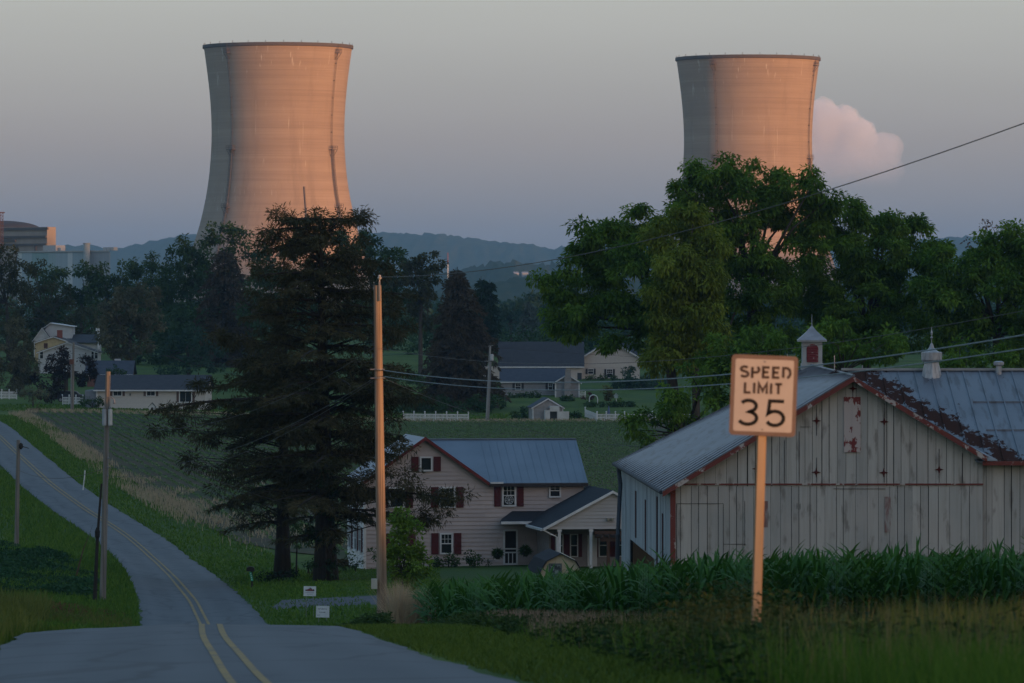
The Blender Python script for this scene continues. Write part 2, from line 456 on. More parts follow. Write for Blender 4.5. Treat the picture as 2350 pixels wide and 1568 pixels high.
SC.cycles.max_bounces = 6; SC.cycles.diffuse_bounces = 3; SC.cycles.volume_bounces = 3; SC.cycles.transparent_max_bounces = 8
SC.cycles.use_fast_gi = False
# ================================================================== ground
def axis_pts(spec):
    out = []
    for a, b, st in spec: out += list(np.arange(a, b, st))
    return np.array(out)
gx = axis_pts([(-2400,-600,120),(-600,-160,25),(-160,-70,5),(-70,-24,2),(-24,24,1),(24,70,2),(70,160,5),(160,600,25),(600,2401,120)])
gy = axis_pts([(-700,-60,40),(-60,10,10),(10,380,2),(380,820,4),(820,1600,20),(1600,15601,280)])
GX, GY = np.meshgrid(gx, gy); GZ = gz(GX, GY)
gm = bpy.data.materials.new('grass_ground'); nt, N, L, bs = nodes_of(gm)
n1 = link_noise(nt, .11, detail=6); n2 = link_noise(nt, 1.3, detail=6, w=(7,3,1)); n3 = link_noise(nt, .035, detail=3, w=(31,9,2))
c = mixc(nt, ramp(nt, n1.outputs['Fac'], .35, .65).outputs['Color'], (.042,.082,.016), (.088,.130,.028))
c = mixc(nt, ramp(nt, n2.outputs['Fac'], .5, .75).outputs['Color'], c, (.042,.050,.017))
c = mixc(nt, ramp(nt, n3.outputs['Fac'], .52, .62).outputs['Color'], c, (.052,.092,.030))
L.new(c, bs.inputs['Base Color']); bs.inputs['Roughness'].default_value = .95; bs.inputs['Specular IOR Level'].default_value = .1
bp = N.new('ShaderNodeBump'); bp.inputs['Strength'].default_value = .8; bp.inputs['Distance'].default_value = .15
nb_ = link_noise(nt, 6, detail=4); L.new(nb_.outputs['Fac'], bp.inputs['Height']); L.new(bp.outputs['Normal'], bs.inputs['Normal'])
def grid_obj(name, X, Y, Z, m, kind='structure', smooth=True):
    ny, nx = X.shape; V = np.stack([X, Y, Z], -1).reshape(-1, 3)
    i = (np.arange(ny-1)[:, None]*nx+np.arange(nx-1)[None]).ravel()
    Q = np.stack([i, i+1, i+nx+1, i+nx], 1)
    o = np_mesh(name, V, Q, m, smooth=smooth); o['kind'] = kind; return o
grid_obj('ground', GX, GY, GZ, gm)
# ---- road: a strip that follows the ground
am = bpy.data.materials.new('asphalt'); nt, N, L, bs = nodes_of(am)
n1 = link_noise(nt, .25, detail=5, stretch=(2,.35,1)); n2 = link_noise(nt, 9, detail=5); n3 = link_noise(nt, .6, detail=6, stretch=(1.6,.5,1), w=(5,8,1))
c = mixc(nt, ramp(nt, n1.outputs['Fac'], .35, .68).outputs['Color'], (.052,.063,.075), (.080,.092,.104))
c = mixc(nt, ramp(nt, n2.outputs['Fac'], .3, .75).outputs['Color'], c, (.066,.076,.087))
c = mixc(nt, ramp(nt, n3.outputs['Fac'], .60, .68).outputs['Color'], c, (.040,.048,.058))
at = N.new('ShaderNodeAttribute'); at.attribute_name = 'lat'       # tyre-polished tracks, oil stripe between them
tr_ = math_(nt, 'ABSOLUTE', math_(nt, 'SUBTRACT', math_(nt, 'ABSOLUTE', math_(nt, 'SUBTRACT', math_(nt, 'ABSOLUTE', at.outputs['Fac']), 1.3)), .72))
c = mixc(nt, math_(nt, 'MULTIPLY', ramp(nt, tr_, .05, .42, (1,1,1,1), (0,0,0,1)).outputs['Color'], .45), c, (.094,.105,.118))
vo = N.new('ShaderNodeTexVoronoi'); vo.feature = 'DISTANCE_TO_EDGE'; vo.inputs['Scale'].default_value = .33
tcv = N.new('ShaderNodeTexCoord'); wv = link_noise(nt, .8, detail=4, w=(1,2,8)); mv = N.new('ShaderNodeMix'); mv.data_type = 'VECTOR'; mv.inputs[0].default_value = .35
L.new(tcv.outputs['Object'], mv.inputs[4]); L.new(wv.outputs['Color'], mv.inputs[5]); mp_ = N.new('ShaderNodeMapping'); mp_.inputs['Scale'].default_value = (1.5,.55,0); L.new(mv.outputs[1], mp_.inputs['Vector']); L.new(mp_.outputs['Vector'], vo.inputs['Vector'])
c = mixc(nt, math_(nt, 'MULTIPLY', ramp(nt, vo.outputs['Distance'], .012, .03, (1,1,1,1), (0,0,0,1)).outputs['Color'], .55), c, (.028,.032,.038))
L.new(c, bs.inputs['Base Color']); bs.inputs['Roughness'].default_value = .75; bs.inputs['Specular IOR Level'].default_value = .3
def lift(y): return .03+np.clip((y-60)/500, 0, 1)*.13
ry = axis_pts([(-40,40,4),(40,420,2),(420,760,4)])
def strip(offs, ys, dz, wob=None):
    X = roadx(ys)[:, None]+np.array(offs)[None]
    if wob is not None: X = X+wob
    Y = np.repeat(ys[:, None], len(offs), 1)
    zc = gz(roadx(ys), ys)[:, None]
    Z = zc*.6+gz(X, Y)*.4+(lift(ys)+dz)[:, None] if False else np.maximum(gz(X, Y), zc-.05)+(lift(ys)+dz)[:, None]
    return X, Y, Z
wb = np.zeros((len(ry), 15)); wb[:, 0] = RNG.normal(size=len(ry))*.06; wb[:, 14] = RNG.normal(size=len(ry))*.06
wb[:, 0] += np.interp(ry, [0, 70, 90, 112, 140], [-.3, -.45, -.6, -.3, 0])
offs = [-2.62,-2.35,-2.05,-1.7,-1.3,-.9,-.55,0,.55,.9,1.3,1.7,2.05,2.35,2.58]
X, Y, Z = strip(offs, ry, 0*ry, wb); Z[:, 0] -= .05; Z[:, 14] -= .05; Z += .03*(1-(np.array(offs)/2.6)**2)[None]
ro = grid_obj('road', X, Y, Z, am)
la = ro.data.attributes.new('lat', 'FLOAT', 'POINT'); la.data.foreach_set('value', np.tile(np.array(offs, np.float32), len(ry)))
ym = mat('worn_yellow_paint', (.27,.175,.055), (.13,.105,.07), scale=1.2, rough=.7, lo=.40, hi=.70, detail=8)
ys = axis_pts([(8,130,2),(130,740,3)])
for s in (-1, 1):
    w2 = np.interp(ys, [0, 60, 100, 200, 400, 700], [.032, .042, .055, .062, .072, .08])
    cx = np.interp(ys, [0, 100, 250, 700], [.155, .16, .17, .19])*s
    X = roadx(ys)[:, None]+np.stack([cx-w2, cx+w2], 1); Yv = np.repeat(ys[:, None], 2, 1)
    zc = gz(roadx(ys), ys)
    Zv = np.maximum(gz(X, Yv), zc[:, None]-.05)+(lift(ys)+.036+np.clip((ys-60)/600, 0, 1)*.03)[:, None]
    grid_obj('road_line', X, Yv, Zv, ym)
# ---- driveway
dp = [(520,236,252,),(600,235,252),(680,236,252),(780,237,252),(880,237,252),(1000,240,254),(1080,246,256)]
us_ = np.linspace(640, 1090, 40)
f0 = np.interp(us_, [p[0] for p in dp], [p[1] for p in dp]); f1 = np.interp(us_, [p[0] for p in dp], [p[2] for p in dp])
rows = []
for s in np.linspace(0, 1, 6):
    d = f0*(1-s)+f1*s; x = (us_-CX)/F*245
    rows.append((x, d))
X = np.array([r[0] for r in rows]); Y = np.array([r[1] for r in rows]); Z = gz(X, Y)+.09; Z[0] -= .2; Z[-1] -= .2
dm = mat('driveway_asphalt', (.060,.063,.075), (.085,.087,.097), scale=.8, rough=.85, stretch=(1,.5,1))
grid_obj('driveway', X, Y, Z, dm)
# ---- crop field
fm = bpy.data.materials.new('field_soil'); nt, N, L, bs = nodes_of(fm)
n1 = link_noise(nt, .06, detail=4); n2 = link_noise(nt, .9, detail=5)
c = mixc(nt, ramp(nt, n2.outputs['Fac'], .4, .65).outputs['Color'], (.070,.055,.038), (.095,.080,.050))
c = mixc(nt, ramp(nt, n1.outputs['Fac'], .42, .62).outputs['Color'], c, (.045,.062,.030))
L.new(c, bs.inputs['Base Color']); bs.inputs['Roughness'].default_value = .95; bs.inputs['Specular IOR Level'].default_value = .05
fy = np.arange(306, 668, 4.0)
def field_left(y): return roadx(y)+2.6+np.interp(y, [300, 330, 360, 420, 520, 670], [6.5, 7.5, 4.5, 4.5, 5.0, 5.0])
def field_right(y): return np.interp(y, [300, 322, 332, 345, 670], [-9.5, -8.8, -3, 40, 62])
fx0, fx1 = field_left(fy), field_right(fy)
fx1 = np.maximum(fx1, fx0+.5)
s = np.linspace(0, 1, 50)
X = fx0[:, None]*(1-s)+fx1[:, None]*s; Y = np.repeat(fy[:, None], 50, 1)
grid_obj('field', X, Y, gz(X, Y)+.06, fm)
# ---- hills
hm = mat('hill_forest', (.030,.045,.022), (.055,.062,.032), scale=.02, rough=1, spec=0)
def hill(name, d, depth, ridge, amp, nx=420, ny=26, seed=1, uo=(-500, 2900)):
    rg = np.random.default_rng(seed)
    us = np.linspace(uo[0], uo[1], nx); zr = (HY-np.interp(us, [p[0] for p in ridge], [p[1] for p in ridge]))/F*d
    X = np.empty((ny, nx)); Y = X.copy(); Z = X.copy()
    for j, s in enumerate(np.linspace(-1, 1, ny)):
        bell = max(0, 1-abs(s)**1.6)
        X[j] = (us-CX)/F*d; Y[j] = d+s*depth
        nz = np.convolve(rg.normal(size=nx+6), np.ones(7)/7, 'valid')*1.6+rg.normal(size=nx)*.55
        Z[j] = -9+(zr+9)*bell+np.abs(nz)*amp*min(1, bell*3)-(amp*.9 if bell > .2 else 0)
        X[j] += rg.normal(size=nx)*.3*(X[j, 1]-X[j, 0])
    o = grid_obj(name, X, Y, Z, hm, smooth=False)
    return o
hill('hills', 12500, 2000, [(-600,600),(0,590),(130,568),(200,560),(260,572),(330,560),(385,548),(430,538),(640,528),(840,534),(900,533),(960,538),(1010,535),(1060,544),(1130,552),(1180,557),(1230,562),(1260,570),(1310,562),(1400,562),(1600,570),(1850,565),(2000,560),(2150,546),(2230,540),(2300,548),(2400,562),(2900,600)], 5.0, seed=3)
hill('hills', 6200, 700, [(-600,690),(300,688),(700,672),(960,650),(1010,632),(1060,616),(1090,610),(1120,611),(1130,599),(1160,601),(1190,598),(1225,606),(1270,604),(1330,610),(1420,625),(1600,640),(2000,640),(2300,630),(2900,650)], 4.6, seed=5)
hill('hills', 4500, 420, [(-600,700),(900,690),(1040,662),(1100,650),(1180,640),(1260,632),(1330,628),(1500,640),(1900,655),(2900,680)], 2.4, seed=8)
# ---- unseen rise behind the camera, added and notched to shape sun on the valley
rp = [(-260,0),(-150,9),(0,13),(24,15.5),(75,17),(128,18.5),(145,21),(180,23),(192,30),(225,36),(285,41),(440,47),(610,53),(800,53),(980,46),(1120,52),(1250,76),(1340,99),(2150,103),(2400,0)]  # crest heights chosen for where its shade should fall
sx, sy = math.sin(R(SUN_AZ)), -math.cos(R(SUN_AZ)); px_, py_ = -sy, sx
def perp(p): return p[0]*px_+p[1]*py_
def hneed(p, z):                               # crest height that lets the sun reach down to z at point p
    return z+math.tan(R(SUN_EL))*(300-(p[0]*sx+p[1]*sy))
ps = np.unique(np.concatenate([np.linspace(-260, 2480, 420), np.linspace(20, 220, 400)]))
H = np.interp(ps, [a[0] for a in rp], [a[1] for a in rp])
for (pt, w, z) in ((P(1745,900,48), .7, -3.1), (P(866,900,165), 1.9, -6.6), (P(247,900,237), 1.7, -4.6)):  # notches cut so sun strikes the sign and two poles
    near = np.clip((w+1.6-np.abs(ps-perp(pt)))/1.6, 0, 1)
    H = H*(1-near)+np.minimum(H, hneed(pt, z))*near
prof = np.array([(-90,0),(-50,.45),(-20,.85),(-3,1),(3,1),(20,.85),(60,.45),(110,0)])
X = np.empty((len(prof), len(ps))); Y = X.copy(); Z = X.copy()
for j, (o_, h_) in enumerate(prof):
    X[j] = sx*(300+o_)+px_*ps; Y[j] = sy*(300+o_)+py_*ps
    base = gz(X[j], Y[j])-.5
    Z[j] = base+(np.maximum(H, 0)-base)*h_
grid_obj('hills', X, Y, Z, hm, smooth=False)  # added shade caster out of view, apart from the distant hills
# ---- air
bm = MB(); bm.box(-2600, 2600, -800, 15900, -18.5, 240)
hz = bm.build('haze', bpy.data.materials.new('haze')); hz['kind'] = 'stuff'
m = hz.data.materials[0]; m.use_nodes = True; nt = m.node_tree; nt.nodes.clear()
out = nt.nodes.new('ShaderNodeOutputMaterial'); pv_ = nt.nodes.new('ShaderNodeVolumePrincipled')
pv_.inputs['Color'].default_value = HAZE_C; pv_.inputs['Density'].default_value = HAZE_D; pv_.inputs['Anisotropy'].default_value = HAZE_G
nt.links.new(pv_.outputs[0], out.inputs['Volume'])
# ================================================================== power station on the far bank
conc = bpy.data.materials.new('tower_concrete'); nt, N, L, bs = nodes_of(conc)
na = link_noise(nt, 1.0, stretch=(.012,.012,.42), detail=6, rough=.7)          # casting lifts: level rings
nb2 = link_noise(nt, 1.0, stretch=(.16,.16,.012), detail=7, rough=.65, w=(3,4,5))  # run-off streaks
nc = link_noise(nt, 1.0, stretch=(1.0,1.0,.02), detail=5, w=(9,1,2))
nd = link_noise(nt, .03, detail=5, w=(2,8,4))
ne = link_noise(nt, 1.0, stretch=(.02,.02,.05), detail=2, w=(21,3,6))
c = mixc(nt, ramp(nt, na.outputs['Fac'], .35, .65).outputs['Color'], (.325,.243,.185), (.395,.302,.235))
c = mixc(nt, math_(nt, 'MULTIPLY', ramp(nt, nb2.outputs['Fac'], .52, .70).outputs['Color'], .4), c, (.22,.165,.125))
c = mixc(nt, math_(nt, 'MULTIPLY', ramp(nt, nd.outputs['Fac'], .48, .70).outputs['Color'], .45), c, (.28,.215,.165))
wm = math_(nt, 'MULTIPLY', ramp(nt, nc.outputs['Fac'], .625, .69).outputs['Color'], ramp(nt, ne.outputs['Fac'], .48, .62).outputs['Color'])
c = mixc(nt, math_(nt, 'MULTIPLY', wm, .6), c, (.80,.74,.66))
gq = link_noise(nt, 1.0, stretch=(.005,.005,1.6), detail=2, w=(1,1,7))
c = mixc(nt, math_(nt, 'MULTIPLY', ramp(nt, gq.outputs['Fac'], .55, .64).outputs['Color'], .28), c, (.21,.16,.125))
L.new(c, bs.inputs['Base Color']); bs.inputs['Roughness'].default_value = .95; bs.inputs['Specular IOR Level'].default_value = .1
steel_dk = mat('dark_steel', (.15,.115,.095), rough=.7)
rimm = mat('rim_concrete', (.13,.105,.09), rough=.95)
TP = [(700,240),(688,236),(640,220),(600,206),(560,193),(520,180.5),(490,173),(450,164.5),(400,157.2),(350,153.3),(310,152),(270,152.8),(230,155.2),(190,159.2),(150,164.3),(120,168.4),(107,170.3)]
def cooling_tower(uc, vtop, d, azs, label):
    k = d/F; s = 2300/d
    def z(v): return (HY-(vtop+(v-103)*s))*k
    zs = np.array([z(p[0]) for p in TP]); rs = np.array([p[1]*s*k for p in TP])
    cx = (uc-CX)*k; z0 = -9.0
    t = thing('cooling_tower', (cx, d, z0), label, 'cooling tower', 'cooling towers of the power station')
    fz = np.linspace(zs[0], zs[-1], 60)
    # smooth radius profile
    fr = np.interp(fz, zs, rs)
    for _ in range(2): fr[1:-1] = (fr[:-2]+2*fr[1:-1]+fr[2:])/4
    mb = MB(); c = (cx, d, 0)
    mb.lathe(c, list(zip(fr, fz))+[(fr[-1]-1.2, fz[-1])]+list(zip(fr[::-1][1:]-1.0, fz[::-1][1:])), 128, cap=False)
    mb.build('shell', conc, t, smooth=True)
    mb = MB(); zt = fz[-1]
    mb.lathe(c, [(fr[-1]+.15, zt-1.2), (fr[-1]+.5, zt-1.0), (fr[-1]+.5, zt+.35), (fr[-1]-1.3, zt+.35), (fr[-1]-1.3, zt-1.2)], 128, cap=False)
    for i in range(26):
        a = i*2*math.pi/26; x, y = cx+fr[-1]*math.cos(a), d+fr[-1]*math.sin(a)
        mb.tube([(x, y, zt), (x, y, zt+1.3)], .12, 5)
    mb.build('rim', rimm, t)
    mb = MB()
    for i in range(40):
        a0 = 2*math.pi*i/40
        for sg in (-1, 1):
            a1 = a0+sg*math.pi/40
            r1 = fr[0]+3.5
            mb.tube([(cx+r1*math.cos(a1), d+r1*math.sin(a1), z0-2), (cx+(fr[0]-.4)*math.cos(a0), d+(fr[0]-.4)*math.sin(a0), fz[0]+.3)], .5, 6)
    mb.build('column_ring', conc, t)
    for az in azs:
        a = R(az-90)
        ca, sa = math.cos(a), math.sin(a)
        def pt(zz, o, lat=0.0):
            r = float(np.interp(zz, fz, fr))+o
            return (cx+ca*r-sa*lat, d+sa*r+ca*lat, zz)
        mb = MB()
        zp = z(346)
        zz = np.linspace(fz[0]+4, zt+.3, 48)
        for lat in (-.35, .35):
            mb.tube([pt(q, .55, lat) for q in zz], .10, 4)
        lo = [q for q in np.linspace(fz[0]+4, zp, 24)]
        for lat in (-.6, 0, .6): mb.tube([pt(q, 1.0, lat) for q in lo], .13, 4)
        for q in np.arange(fz[0]+6, zp, 2.2): mb.tube([pt(q, 1.0, -.7), pt(q, 1.0, .7)], .12, 4)
        for q in np.arange(zp, zt, 7.5): mb.tube([pt(q, 0, 0), pt(q, .8, 0)], .22, 4)
        mb.build('ladder', steel_dk, t)
        for q, w in ((zp, 1.9), (z(478), 1.7), (z(126), 1.2)):
            mb = MB(); a_, b_ = pt(q, -.1, -w), pt(q, -.1, w); c_, d_ = pt(q, 2.0, w), pt(q, 2.0, -w)
            mb.slab(a_, b_, c_, d_, .25)
            for e in (pt(q, 2, -w), pt(q, 2, 0), pt(q, 2, w), pt(q, .6, w), pt(q, .6, -w)): mb.tube([e, (e[0], e[1], q+1.5)], .1, 4)
            for h in (.8, 1.5): mb.tube([(*pt(q, .6, -w)[:2], q+h), (*pt(q, 2, -w)[:2], q+h), (*pt(q, 2, w)[:2], q+h), (*pt(q, .6, w)[:2], q+h)], .09, 4)
            for lat in (-w, w): mb.tube([pt(q-3, .1, lat*.6), pt(q, 1.9, lat)], .14, 4)
            mb.build('platform', steel_dk, t)
    if uc < 1000:
        mb = MB(); a = R(24-90)
        zz = np.linspace(z(640), z(432), 14)
        mb.tube([(cx+math.cos(a)*(float(np.interp(q, fz, fr))+.3), d+math.sin(a)*(float(np.interp(q, fz, fr))+.3), q) for q in zz], .42, 5)
        mb.build('pipe', mat('stained_pipe', (.22,.165,.13)), t)
    return t
cooling_tower(638, 103, 2300, (-40, 55), 'larger left cooling tower, sunlit orange concrete above the dark conifers')
cooling_tower(1716.5, 131, 2300*170.5/164.5, (-31, 66), 'right cooling tower rising behind the walnut trees beside the cloud')
# containment block
kp = 1950/F
def PP(u, v, d=1950): return P(u, v, d)
grey = mat('weathered_concrete', (.33,.285,.25), (.25,.21,.185), scale=.12, stretch=(1,1,.3), rough=.95)
domem = mat('dome_dark', (.055,.05,.052), rough=.9)
c0 = PP(108, 709)
t = thing('reactor_building', (c0[0]-15, 1965, -9), 'grey reactor building with dark dome at the left edge', 'power station')
zt, zb = PP(0, 521)[2], -10.0
la = np.array([-.77, .64]); ra = np.array([.64, .77])
A = c0[:2]; B = A+la*46; C_ = A+ra*4.65; D_ = B+ra*48
mb = MB()
def plan_block(mb, pts, z0, z1):
    n = len(pts); vs = [(p[0], p[1], z0) for p in pts]+[(p[0], p[1], z1) for p in pts]
    mb.add(vs, [tuple(range(n))[::-1], tuple(range(n, 2*n))]+[(i, (i+1) % n, n+(i+1) % n, n+i) for i in range(n)])
plan_block(mb, [B, A, C_, C_+la*8, D_], zb, zt)
mb.build('wall', grey, t)
mb = MB()
nl = np.array([-.64, -.77])
for vv, f0, f1, th in ((522, -.02, 1.0, .9), (541, 0, 1.0, .8), (548, .35, .7, 1.0), (559, 0, .55, .7)):
    zz = PP(0, vv)[2]; a_, b_ = A+la*46*f0+nl*.1, A+la*46*f1+nl*.1
    plan_block(mb, [b_+nl*.6, a_+nl*.6, a_, b_], zz-th, zz)
for f in (.12, .33, .62):
    a_ = A+la*46*f+nl*.05
    plan_block(mb, [a_+la*.7+nl*.4, a_+nl*.4, a_, a_+la*.7], zb, PP(0, 560)[2])
mb.build('ledge', mat('ledge_concrete', (.12,.105,.10)), t)
mb = MB(); dc = PP(6, 709, 1990)
kd = 1990/F
mb.lathe((dc[0], dc[1], 0), [(92*kd*math.cos(q), zt-1+24*kd*math.sin(q)) for q in np.linspace(0, 1.5, 14)]+[(.3, zt-1+24*kd)], 48)
mb.build('dome', domem, t, smooth=True)
mb = MB()
for du in (-3, 3):
    mb.tube([PP(4+du, 640, 1937), PP(4+du, 488, 1937)], .14, 4)
for i in range(20):
    v0, v1 = 640-i*7.6, 640-(i+1)*7.6
    mb.tube([PP(1, v0, 1937), PP(7, v1, 1937)], .09, 4); mb.tube([PP(7, v0, 1937), PP(1, v0, 1937)], .14, 4)
mb.tube([PP(-3, 488, 1937), PP(11, 488, 1937)], .3, 4)
for f in mb.v: pass
o = mb.build('lattice_mast', mat('rust_red_steel', (.12,.065,.055)), None, PP(4, 700, 1937)); tag(o, 'thin red lattice mast in front of the dark dome', 'mast')
# turbine hall
t = thing('turbine_hall', (PP(140, 709)[0], 1912, -9), 'pale blue-green turbine hall below the reactor dome', 'power station')
a0 = PP(41, 709, 1922)[:2]; b0 = PP(253, 709, 1892)[:2]
dv_ = (b0-a0)/np.linalg.norm(b0-a0); nv = np.array([dv_[1], -dv_[0]])
ztp = PP(0, 576, 1902)[2]
LW = np.linalg.norm(b0-a0); bk = np.array([-.095, 1.0])*28
bands = [(0,.05,(.52,.55,.55)),(.05,.16,(.33,.40,.44)),(.16,.34,(.24,.35,.36)),(.34,.42,(.30,.38,.40)),(.42,.55,(.33,.39,.43)),(.55,.60,(.52,.54,.55)),(.60,.79,(.30,.36,.40)),(.79,1.0,(.29,.31,.34))]
mb = MB(); plan_block(mb, [a0, b0, b0+bk, a0+bk], -10, ztp-.4); mb.build('wall', mat('hall_cladding', (.30,.37,.40)), t)
for i, (f0, f1, col) in enumerate(bands):
    mb = MB(); p0, p1 = a0+dv_*LW*f0, a0+dv_*LW*f1
    plan_block(mb, [p0+nv*(.25+.05*(i % 2)), p1+nv*(.25+.05*(i % 2)), p1, p0], -10, ztp-.6)
    mb.build('cladding_panel', mat('cladding_%d' % i, col, tuple(x*.9 for x in col), scale=.8, stretch=(2.5,2.5,.05)), t)
mb = MB(); plan_block(mb, [a0+nv*.6, b0+nv*.6, b0+bk, a0+bk], ztp-.4, ztp+.1)
for f in (.27, .30, .33, .82, .86, .9): q = a0+dv_*LW*f-nv*5; plan_block(mb, [q, q+dv_*1.6, q+dv_*1.6-nv*2, q-nv*2], ztp+.1, ztp+1.3)
plan_block(mb, [a0+dv_*9-nv*4, a0+dv_*15.5-nv*4, a0+dv_*15.5-nv*9, a0+dv_*9-nv*9], ztp+.1, ztp+2.2)
mb.build('roof', mat('hall_roof', (.42,.41,.40)), t)
mb = MB(); q = PP(199, 709, 1896); mb.lathe((q[0], q[1], 0), [(1.25,-10),(1.2,PP(0,560,1896)[2]),(1.45,PP(0,560,1896)[2]+.1),(1.45,PP(0,558,1896)[2])], 16)
o = mb.build('vent_stack', mat('stack_paint', (.38,.42,.44)), None, (q[0], q[1], -10), smooth=False); tag(o, 'pale round vent stack standing in front of the turbine hall', 'chimney')
# red and white mast on the far slope
t = thing('radio_mast', PP(1028, 640, 3420), 'distant red and white radio mast below the far ridge', 'mast')
rw = [mat('mast_white', (.75,.75,.75)), mat('mast_red', (.36,.13,.11))]
for i in range(5):
    v0, v1 = 622-i*8.4, 622-(i+1)*8.4
    mb = MB()
    for du in (-.8, .8): mb.tube([PP(1028+du*(1-i*.12), v0+(18 if i == 0 else 0), 3420), PP(1028+du*(1-i*.12-.12), v1, 3420)], .15, 4)
    mb.tube([PP(1027.2, v0, 3420), PP(1028.8, v1, 3420)], .1, 4); mb.tube([PP(1028.8, v0, 3420), PP(1027.2, v1, 3420)], .1, 4)
    mb.build('mast_section', rw[1 if i > 1 else 0], t)
# ================================================================== house kit
glass = mat('dark_glass', (.012,.014,.018), (.02,.022,.026), scale=2, rough=.08, spec=.5)
white = mat('white_paint', (.60,.61,.62), (.50,.50,.50), scale=2.5, rough=.6)
offw = mat('cream_trim', (.66,.62,.55), rough=.6)
def window(par, T, x0, x1, z0, z1, y, fr=None, mun=(2, 3), f=.07, sash=True, name='window', pane=None):
    fr = fr or white; mb = MB(T)
    mb.box(x0-f, x0, y-.09, y, z0-f, z1+f); mb.box(x1, x1+f, y-.09, y, z0-f, z1+f)
    mb.box(x0, x1, y-.09, y, z1, z1+f); mb.box(x0, x1, y-.11, y, z0-f, z0)
    zm = (z0+z1)/2
    if sash: mb.box(x0, x1, y-.075, y-.03, zm-.025, zm+.025)
    r, c = mun; zb_ = zm if sash else z0
    for i in range(1, c): xx = x0+(x1-x0)*i/c; mb.box(xx-.011, xx+.011, y-.065, y-.04, zb_, z1)
    for i in range(1, r): zz = zb_+(z1-zb_)*i/r; mb.box(x0, x1, y-.062, y-.042, zz-.011, zz+.011)
    w = mb.build(name, fr, par)
    mb = MB(T); mb.box(x0, x1, y-.035, y-.005, z0, z1); mb.build('pane', pane or glass, w)
    return w
def shutters(par, T, x0, x1, z0, z1, y, w, m, gap=.09):
    for a, b in ((x0-gap-w, x0-gap), (x1+gap, x1+gap+w)):
        mb = MB(T); mb.box(a, b, y-.05, y, z0-.05, z1+.05)
        n = max(3, int((z1-z0)/.12))
        for i in range(n): zz = z0+(z1-z0)*(i+.1)/n; mb.box(a+.05, b-.05, y-.065, y-.045, zz, zz+(z1-z0)/n*.6)
        mb.build('shutter', m, par)
def gable_house(name, label, O, ang, wd, dp, ze, zr, sid, roofm, trim=None, ov=.3, axis='y', lap=.25, cat='house', group=None, zbase=-1.5):
    """box house. axis 'y': gable end faces the viewer; axis 'x': eave side faces the viewer. returns thing, T"""
    ca, sa = math.cos(ang), math.sin(ang)
    def T(p): return (O[0]+p[0]*ca-p[1]*sa, O[1]+p[0]*sa+p[1]*ca, O[2]+p[2])
    t = thing(name, O, label, cat, group)
    mb = MB(T)
    trim = trim or white
    if axis == 'y':
        poly = [(0, zbase), (wd, zbase), (wd, ze), (wd/2, zr), (0, ze)]
        lap_wall(mb, poly, 0, lap)
        mb.prism(poly, .2, dp)
        mb.build('wall', sid, t)
        mb = MB(T); sl_ = (zr-ze)/(wd/2)
        for s in (-1, 1):
            xe = -ov if s < 0 else wd+ov
            mb.slab((xe, -ov, ze-sl_*ov+.06), (wd/2, -ov, zr+.06), (wd/2, dp+ov, zr+.06), (xe, dp+ov, ze-sl_*ov+.06), .1)
        mb.build('roof', roofm, t)
        mb = MB(T)
        for s in (-1, 1):
            xe = -ov if s < 0 else wd+ov; zz = ze-sl_*ov
            mb.prism([(xe, zz-.16), (wd/2, zr-.16), (wd/2, zr+.0), (xe, zz+.0)], -ov-.03, -ov+.05)
        mb.build('rake_trim', trim, t)
    else:
        mb2 = [(0, zbase), (wd, zbase), (wd, ze), (0, ze)]
        lap_wall(mb, mb2, 0, lap)
        mb.prismx([(.2, zbase), (dp, zbase), (dp, ze), (dp/2, zr), (.2, ze+(zr-ze)*.05)], 0, wd)
        mb.build('wall', sid, t)
        mb = MB(T); sl_ = (zr-ze)/(dp/2)
        mb.slab((-ov, -ov, ze-sl_*ov+.06), (wd+ov, -ov, ze-sl_*ov+.06), (wd+ov, dp/2, zr+.06), (-ov, dp/2, zr+.06), .1)
        mb.slab((-ov, dp/2, zr+.06), (wd+ov, dp/2, zr+.06), (wd+ov, dp+ov, ze-sl_*ov+.06), (-ov, dp+ov, ze-sl_*ov+.06), .1)
        mb.build('roof', roofm, t)
        mb = MB(T); mb.box(-ov, wd+ov, -ov-.1, -ov+.03, ze-sl_*ov-.14, ze-sl_*ov+.04)
        mb.build('gutter', trim, t)
    return t, T
# ================================================================== the pink farmhouse
HO = np.array([-8.47, 300.0, -14.95]); ha = R(8.6)
def TH(p): return (HO[0]+p[0]*math.cos(ha)-p[1]*math.sin(ha), HO[1]+p[0]*math.sin(ha)+p[1]*math.cos(ha), HO[2]+p[2])
pink = mat('pink_siding', (.45,.385,.37), (.39,.335,.325), scale=.7, rough=.7, tint=.06)
tinr = mat('painted_tin_roof', (.135,.175,.225), (.11,.145,.19), scale=.5, stretch=(1,1,1), rough=.45, spec=.5)
shing = mat('black_shingles', (.016,.018,.024), (.028,.029,.034), scale=6, rough=.9)
maroon = mat('maroon_paint', (.085,.012,.016), (.065,.012,.016), rough=.6)
rtrim = mat('dark_red_trim', (.17,.022,.022), (.10,.02,.02), scale=2, rough=.6)
farm = thing('farmhouse', HO, 'pink sided farmhouse with maroon shutters and grey tin roof', 'house')
mb = MB(TH)
lap_wall(mb, [(0,-.6),(6.97,-.6),(6.97,5.05),(3.485,7.5),(0,5.05)], 0, .238)
lap_wall(mb, [(6.97,-.6),(12.75,-.6),(12.75,5.0),(6.97,5.0)], .004, .238)
mb.prism([(0.02,-.6),(6.97,-.6),(6.97,5.05),(3.485,7.5),(0.02,5.05)], .16, 8.2)
mb.prismx([(.16,-.6),(8,-.6),(8,5.0),(4,7.25),(.16,5.0)], 6.97, 12.75)
mb.build('wall', pink, farm)
mb = MB(TH)
